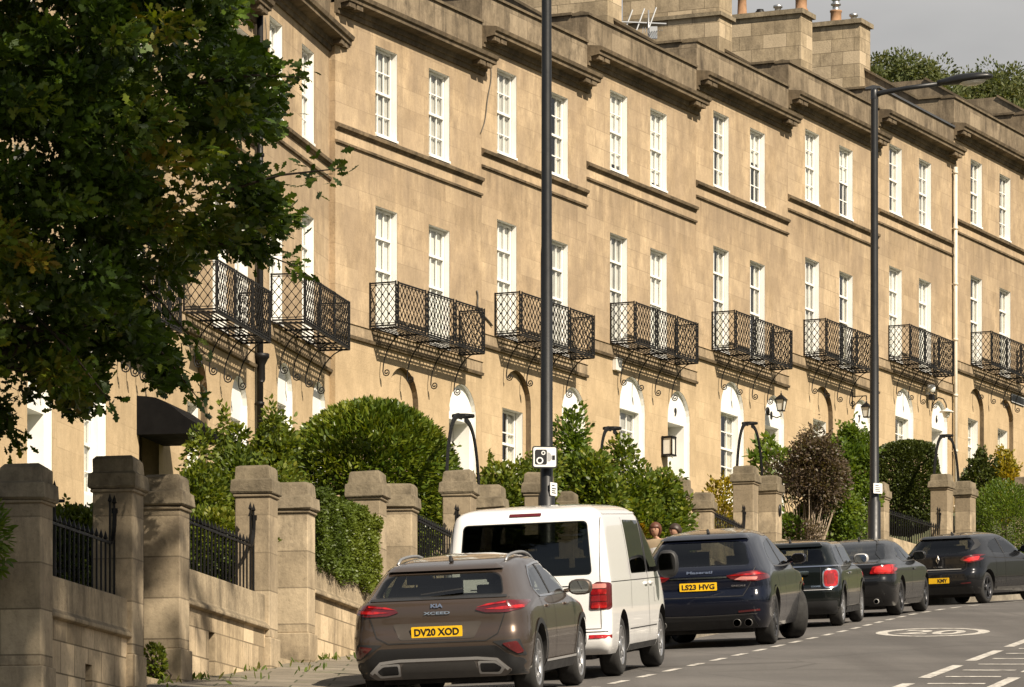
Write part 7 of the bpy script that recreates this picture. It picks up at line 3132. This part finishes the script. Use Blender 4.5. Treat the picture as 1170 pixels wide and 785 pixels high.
Q['windows'] = [('rear', round_poly([(-.60, 1.06), (-.40, 1.015), (.40, 1.015), (.60, 1.06), (.63, 1.18), (.54, 1.285), (-.54, 1.285), (-.63, 1.18)], .05)),
                ('front', [(-.62, 1.04), (.62, 1.04), (.52, 1.34), (-.52, 1.34)]),
                ('side', round_poly([(1.66, 1.00), (1.62, 1.30), (2.2, 1.325), (2.65, 1.15), (2.85, 1.02)], .04)),
                ('side', round_poly([(.92, 1.14), (1.05, 1.02), (1.58, 1.0), (1.54, 1.295), (1.2, 1.26)], .05))]
c = Car(Q, 'parked_car', 'charcoal hatchback with a diamond badge, farthest car at the right edge', 'car', car_frame(1124, 88.0, 27.0, Q), G_CARS)
common(c, Q)
c.patch('spoiler', 'rear', round_poly([(-.56, 1.295), (.56, 1.295), (.48, 1.345), (-.48, 1.345)], .02), M['p_char'], lift=.035, rim=.05)
c.patch('window_surround', 'rear', round_poly([(-.70, 1.10), (-.64, 1.05), (-.64, 1.20), (-.57, 1.29), (-.62, 1.29), (-.70, 1.18)], .01), M['blackplastic'], lift=.006)
c.line('panel_gap', 'rear', [(-.66, .98), (-.60, .70), (-.52, .66), (.52, .66), (.60, .70), (.66, .98)], .012, M['dark'])
c.line('chrome_strip', 'rear', [(-.50, .705), (.50, .705)], .016, M['satin'], lift=.010)
dm = [(0, .98), (.040, .895), (0, .81), (-.040, .895)]
o = c.patch('rear_badge', 'rear', [(-a, b) for a, b in dm][::-1], M['chrome'], lift=.012)
c.patch('badge_centre', 'rear', [(0, .93), (.014, .895), (0, .86), (-.014, .895)], M['p_char'], o, lift=.016, rim=0)
c.lettering('badge_lettering', 'rear', 'CLIO', 0, .755, .19, .028, M['chrome'], bold=.03)
for sgn in (-1, 1):
    lp = [(sgn * .47, .885), (sgn * .56, .95), (sgn * .80, .985), (sgn * .87, .95), (sgn * .83, .86), (sgn * .66, .815)]
    o = c.patch('tail_lamp', 'rear', round_poly(lp if sgn > 0 else list(reversed(lp)), .03), M['lampdark'], lift=.012, step=.035)
    q = [(sgn * .54, .875), (sgn * .66, .925), (sgn * .80, .945), (sgn * .80, .875), (sgn * .66, .845)]
    c.patch('lamp_segment', 'rear', round_poly(q if sgn > 0 else list(reversed(q)), .02), M['lampbright'], o, lift=.017, rim=0, step=.03)
    q = [(sgn * .50, .405), (sgn * .70, .415), (sgn * .70, .44), (sgn * .50, .43)]
    c.patch('reflector', 'rear', q if sgn > 0 else list(reversed(q)), M['lampdark'], lift=.008)
c.plate(.485, 'KMY')
c.patch('bumper_lower', 'rear', round_poly([(-.72, .215), (.72, .215), (.72, .36), (-.72, .36)], .03), M['blackplastic'], lift=.006)
for sd, kd in ((-1, 'right'), (1, 'left')):
    c.line('door_gap', kd, [(1.60, 1.31), (1.62, .9), (1.64, .36)], .010, M['dark'])
    c.line('door_gap', kd, [(1.0, 1.05), (1.12, .75), (1.10, .40)], .010, M['dark'])
    c.line('door_gap', kd, [(2.78, .98), (2.74, .6), (2.74, .36)], .010, M['dark'])
    c.line('window_pillar', kd, [(1.60, 1.31), (1.62, 1.0)], .075, M['blackplastic'], lift=.005)
    c.line('sill_trim', kd, [(1.1, .30), (2.75, .30)], .05, M['satindark'], lift=.010)
    c.line('body_crease', kd, [(.55, .93), (1.5, .90), (3.0, .86)], .012, M['dark'], lift=.002)
    c.mirror(2.62, 1.04, M['p_char'], sd, 1.0, .0, 'mirrordark')
c.aerial(.95)
c.seats((1.15,), (-.38, .38), .60, .50)
c.seats((1.95,), (-.38, .38), .58, .60)
for ax in (Q['ro'], Q['ro'] + Q['wb']):
    for sd in (-1, 1):
        c.wheel(ax, sd, M['alloydark'], 5, double=True)
# ------------------------------------------------------------------ the two women on the pavement
def skin_body(name, joints, bones, radii, mat, parent, sub=2):
    me = bpy.data.meshes.new(name)
    me.from_pydata([joints[k] for k in joints], [(list(joints).index(a), list(joints).index(b)) for a, b in bones], [])
    o = obj(name, me, parent)
    md = o.modifiers.new('skin', 'SKIN')
    md.use_smooth_shade = True
    for i, k in enumerate(joints):
        r = radii[k]
        me.skin_vertices[0].data[i].radius = r if isinstance(r, tuple) else (r, r)
        me.skin_vertices[0].data[i].use_root = (k == 'pelvis')
    sb = o.modifiers.new('sub', 'SUBSURF')
    sb.levels = sb.render_levels = sub
    dg = bpy.context.evaluated_depsgraph_get()
    m2 = bpy.data.meshes.new_from_object(o.evaluated_get(dg))
    o.modifiers.clear()
    o.data = m2
    m2.materials.clear()
    m2.materials.append(mat)
    m2.polygons.foreach_set('use_smooth', [True] * len(m2.polygons))
    return o


def head(root, c, r, face, hairmat, style):
    """c: centre, r: half height; face: unit direction the face looks to"""
    f = Vector(face).normalized()
    side = f.cross(Vector((0, 0, 1))).normalized()
    up = Vector((0, 0, 1))
    mt = Matrix(((f.x, side.x, up.x, c[0]), (f.y, side.y, up.y, c[1]), (f.z, side.z, up.z, c[2]), (0, 0, 0, 1)))
    m = MB()
    m.smooth = True
    nu, nv = 20, 14
    vs, fs = [], []
    for i in range(nv + 1):
        t = math.pi * i / nv
        z = math.cos(t)
        for k in range(nu):
            a = 2 * math.pi * k / nu
            s_ = math.sin(t)
            x, y = s_ * math.cos(a) * .84, s_ * math.sin(a) * .70
            if z < -.1 and x > 0:
                x *= 1 - .12 * (-z)
                y *= 1 - .30 * (-z)
            if z < -.3 and x < 0:
                x *= .75
            vs.append((x * r, y * r, z * r))
    for i in range(nv):
        for k in range(nu):
            fs.append((i * nu + k, i * nu + (k + 1) % nu, (i + 1) * nu + (k + 1) % nu, (i + 1) * nu + k))
    m.add(vs, fs)
    # nose, ears
    m.add([(.80 * r, 0, .12 * r), (.82 * r, -.11 * r, -.22 * r), (.82 * r, .11 * r, -.22 * r), (1.02 * r, 0, -.20 * r)], [(0, 1, 3), (0, 3, 2), (1, 2, 3)])
    for s_ in (-1, 1):
        m.lathe([(.0, -.02 * r), (.13 * r, -.02 * r), (.15 * r, .03 * r), (.0, .05 * r)], (0, s_ * .70 * r, -.05 * r), 8, 'y')
    h = m.build('head', M['skin'], root)
    h.matrix_local = mt
    m = MB()
    for s_ in (-1, 1):
        m.box((.765 * r, s_ * .27 * r, .02 * r), (.06 * r, .20 * r, .08 * r))
        m.box((.775 * r, s_ * .27 * r, .17 * r), (.06 * r, .26 * r, .05 * r))
    m.box((.745 * r, 0, -.48 * r), (.05 * r, .34 * r, .07 * r))
    m.build('face_features', M['lips'], h)
    m = MB()
    m.smooth = True
    vs, fs = [], []
    for i in range(nv + 1):
        t = math.pi * i / nv
        z = math.cos(t)
        for k in range(nu):
            a = 2 * math.pi * k / nu
            s_ = math.sin(t)
            x, y = s_ * math.cos(a) * .97, s_ * math.sin(a) * .90
            lim = .22 if math.cos(a) > .55 else (-.95 if style == 'bob' else -.35)
            if math.cos(a) > .1 and style != 'bob':
                lim = max(lim, .1)
            zz = max(z, lim) + .03 * math.sin(7 * a + 3 * z)
            if z < lim:
                x, y = x * .96, y * .96
            vs.append((x * r - .04 * r, y * r, zz * r * 1.08))
    for i in range(nv):
        for k in range(nu):
            fs.append((i * nu + k, i * nu + (k + 1) % nu, (i + 1) * nu + (k + 1) % nu, (i + 1) * nu + k))
    m.add(vs, fs)
    if style == 'bun':
        m.lathe([(.0, -.28 * r), (.24 * r, -.18 * r), (.30 * r, 0), (.22 * r, .18 * r), (.0, .26 * r)], (-.95 * r, 0, .25 * r), 10, 'z')
    m.build('hair', hairmat, h)
    return h


M['lips'] = plain('face_features', (.25, .10, .08), 0.5, spec=0.3)


def finger_hand(root, wrist, fwd, palm_n, mat, name='hand'):
    """palm, four fingers curled round what is held and a thumb"""
    f = Vector(fwd).normalized()
    n = Vector(palm_n).normalized()
    s_ = f.cross(n).normalized()
    m = MB()
    m.smooth = True
    w_ = Vector(wrist)
    m.tube([w_, w_ + f * .03, w_ + f * .085], [.026, .036, .036], 8)
    for i, L in enumerate((.070, .078, .072, .056)):
        b = w_ + f * .08 + s_ * (.030 - .020 * i)
        m.tube([b, b + f * L * .45 + n * .006, b + f * L * .75 + n * .022, b + f * L * .85 + n * .042], [.0095, .009, .0082, .007], 6)
    b = w_ + f * .025 + s_ * .03
    m.tube([b, b + s_ * .028 + f * .022 + n * .01, b + s_ * .034 + f * .048 + n * .026], [.012, .0105, .008], 6)
    return m.build(name, mat, root, fix=False)


def woman(px, Z, H, face_deg, label, hairmat, style, top, trousers, paper):
    x = (px - CX) / F * Z
    g = pave_z(Z) - .03
    rot = Matrix.Rotation(R(face_deg), 4, 'Z')
    root = thing('person', label, 'person', Matrix.Translation((x, Z, g)) @ rot, 'two women talking on the pavement')
    k = H / 1.62
    J = {'pelvis': (0, 0, .92), 'spine': (.01, 0, 1.08), 'chest': (0, 0, 1.24), 'neck': (.0, 0, 1.37), 'skull': (.02, 0, 1.45),
         'shl': (0, .15, 1.31), 'shr': (0, -.15, 1.31), 'ell': (.03, .21, 1.06), 'elr': (.05, -.21, 1.06), 'wrl': (.24, .10, 1.06), 'wrr': (.26, -.10, 1.08),
         'hipl': (0, .09, .86), 'hipr': (0, -.09, .86), 'knl': (.02, .10, .47), 'knr': (.04, -.10, .47), 'anl': (-.01, .10, .09), 'anr': (.03, -.10, .09), 'tol': (.13, .11, .04), 'tor': (.17, -.11, .04)}
    J = {a: tuple(c_ * k for c_ in b) for a, b in J.items()}
    Bn = [('pelvis', 'spine'), ('spine', 'chest'), ('chest', 'neck'), ('neck', 'skull'), ('chest', 'shl'), ('chest', 'shr'), ('shl', 'ell'), ('shr', 'elr'), ('ell', 'wrl'), ('elr', 'wrr'),
          ('pelvis', 'hipl'), ('pelvis', 'hipr'), ('hipl', 'knl'), ('hipr', 'knr'), ('knl', 'anl'), ('knr', 'anr'), ('anl', 'tol'), ('anr', 'tor')]
    rad = {'pelvis': (.13, .10), 'spine': (.115, .085), 'chest': (.13, .09), 'neck': .048, 'skull': .045, 'shl': .06, 'shr': .06, 'ell': .042, 'elr': .042, 'wrl': .028, 'wrr': .028,
           'hipl': .085, 'hipr': .085, 'knl': .055, 'knr': .055, 'anl': .038, 'anr': .038, 'tol': .03, 'tor': .03}
    skin_body('body', J, Bn, {a: (tuple(q * k for q in b) if isinstance(b, tuple) else b * k) for a, b in rad.items()}, M['skin'], root)
    up_ = [j for j in J if j in ('pelvis', 'spine', 'chest', 'shl', 'shr', 'ell', 'elr', 'wrl', 'wrr')]
    Jt = {j: J[j] for j in up_}
    Jt['wrl'] = tuple(Vector(J['ell']).lerp(Vector(J['wrl']), .8))
    Jt['wrr'] = tuple(Vector(J['elr']).lerp(Vector(J['wrr']), .8))
    skin_body('top', Jt, [b for b in Bn if b[0] in up_ and b[1] in up_], {j: (tuple(q * k * 1.14 for q in rad[j]) if isinstance(rad[j], tuple) else rad[j] * k * 1.28) for j in up_}, top, root)
    lo_ = ['pelvis', 'hipl', 'hipr', 'knl', 'knr', 'anl', 'anr']
    skin_body('trousers', {j: J[j] for j in lo_}, [b for b in Bn if b[0] in lo_ and b[1] in lo_], {j: (tuple(q * k * 1.08 for q in rad[j]) if isinstance(rad[j], tuple) else rad[j] * k * 1.22) for j in lo_}, trousers, root)
    for s_, j in ((1, 'anl'), (-1, 'anr')):
        m = MB()
        m.smooth = True
        a = J[j]
        m.tube([(a[0] - .05, a[1], .035), (a[0] + .05, a[1], .04), (a[0] + .14, a[1] + .01 * s_, .032), (a[0] + .19, a[1] + .01 * s_, .026)], [.035, .042, .04, .022], 8)
        m.build('shoe', M['shoe'], root, fix=False)
    head(root, (.03 * k, 0, (1.62 - .112) * k), .112 * k, (1, 0, -.05), hairmat, style)
    finger_hand(root, J['wrl'], (.8, -.45, .1), (0, -.3, -1), M['skin'])
    finger_hand(root, J['wrr'], (.8, .45, .1), (0, .3, -1), M['skin'])
    if paper:
        m = MB()
        vs, fs = [], []
        for i in range(7):
            for j in range(2):
                t = i / 6
                vs.append((.30 * k + .06 * math.sin(t * 2.4), (-.02 + .26 * t), 0.90 * k + j * .28 + .02 * t))
        for i in range(6):
            fs.append((2 * i, 2 * i + 2, 2 * i + 3, 2 * i + 1))
        m.add(vs, fs)
        o = m.build('paper_sheet', M['paper'], None, fix=False)
        o.matrix_world = Matrix.Translation((x, Z, g)) @ rot
        so_ = o.modifiers.new('thick', 'SOLIDIFY')
        so_.thickness = .002
        tag(o, 'open white sheet of paper held by the auburn haired woman', 'paper')
    return root


woman(749.5, 66.8, 1.58, 250, 'woman with short auburn hair in a beige cardigan holding a white sheet', M['redhair'], 'bob', M['beigecloth'], M['jeans'], True)
woman(773, 67.2, 1.56, 215, 'woman with dark hair tied back, head just above the navy car roof', M['darkhair'], 'bun', M['browncloth'], M['jeans'], False)
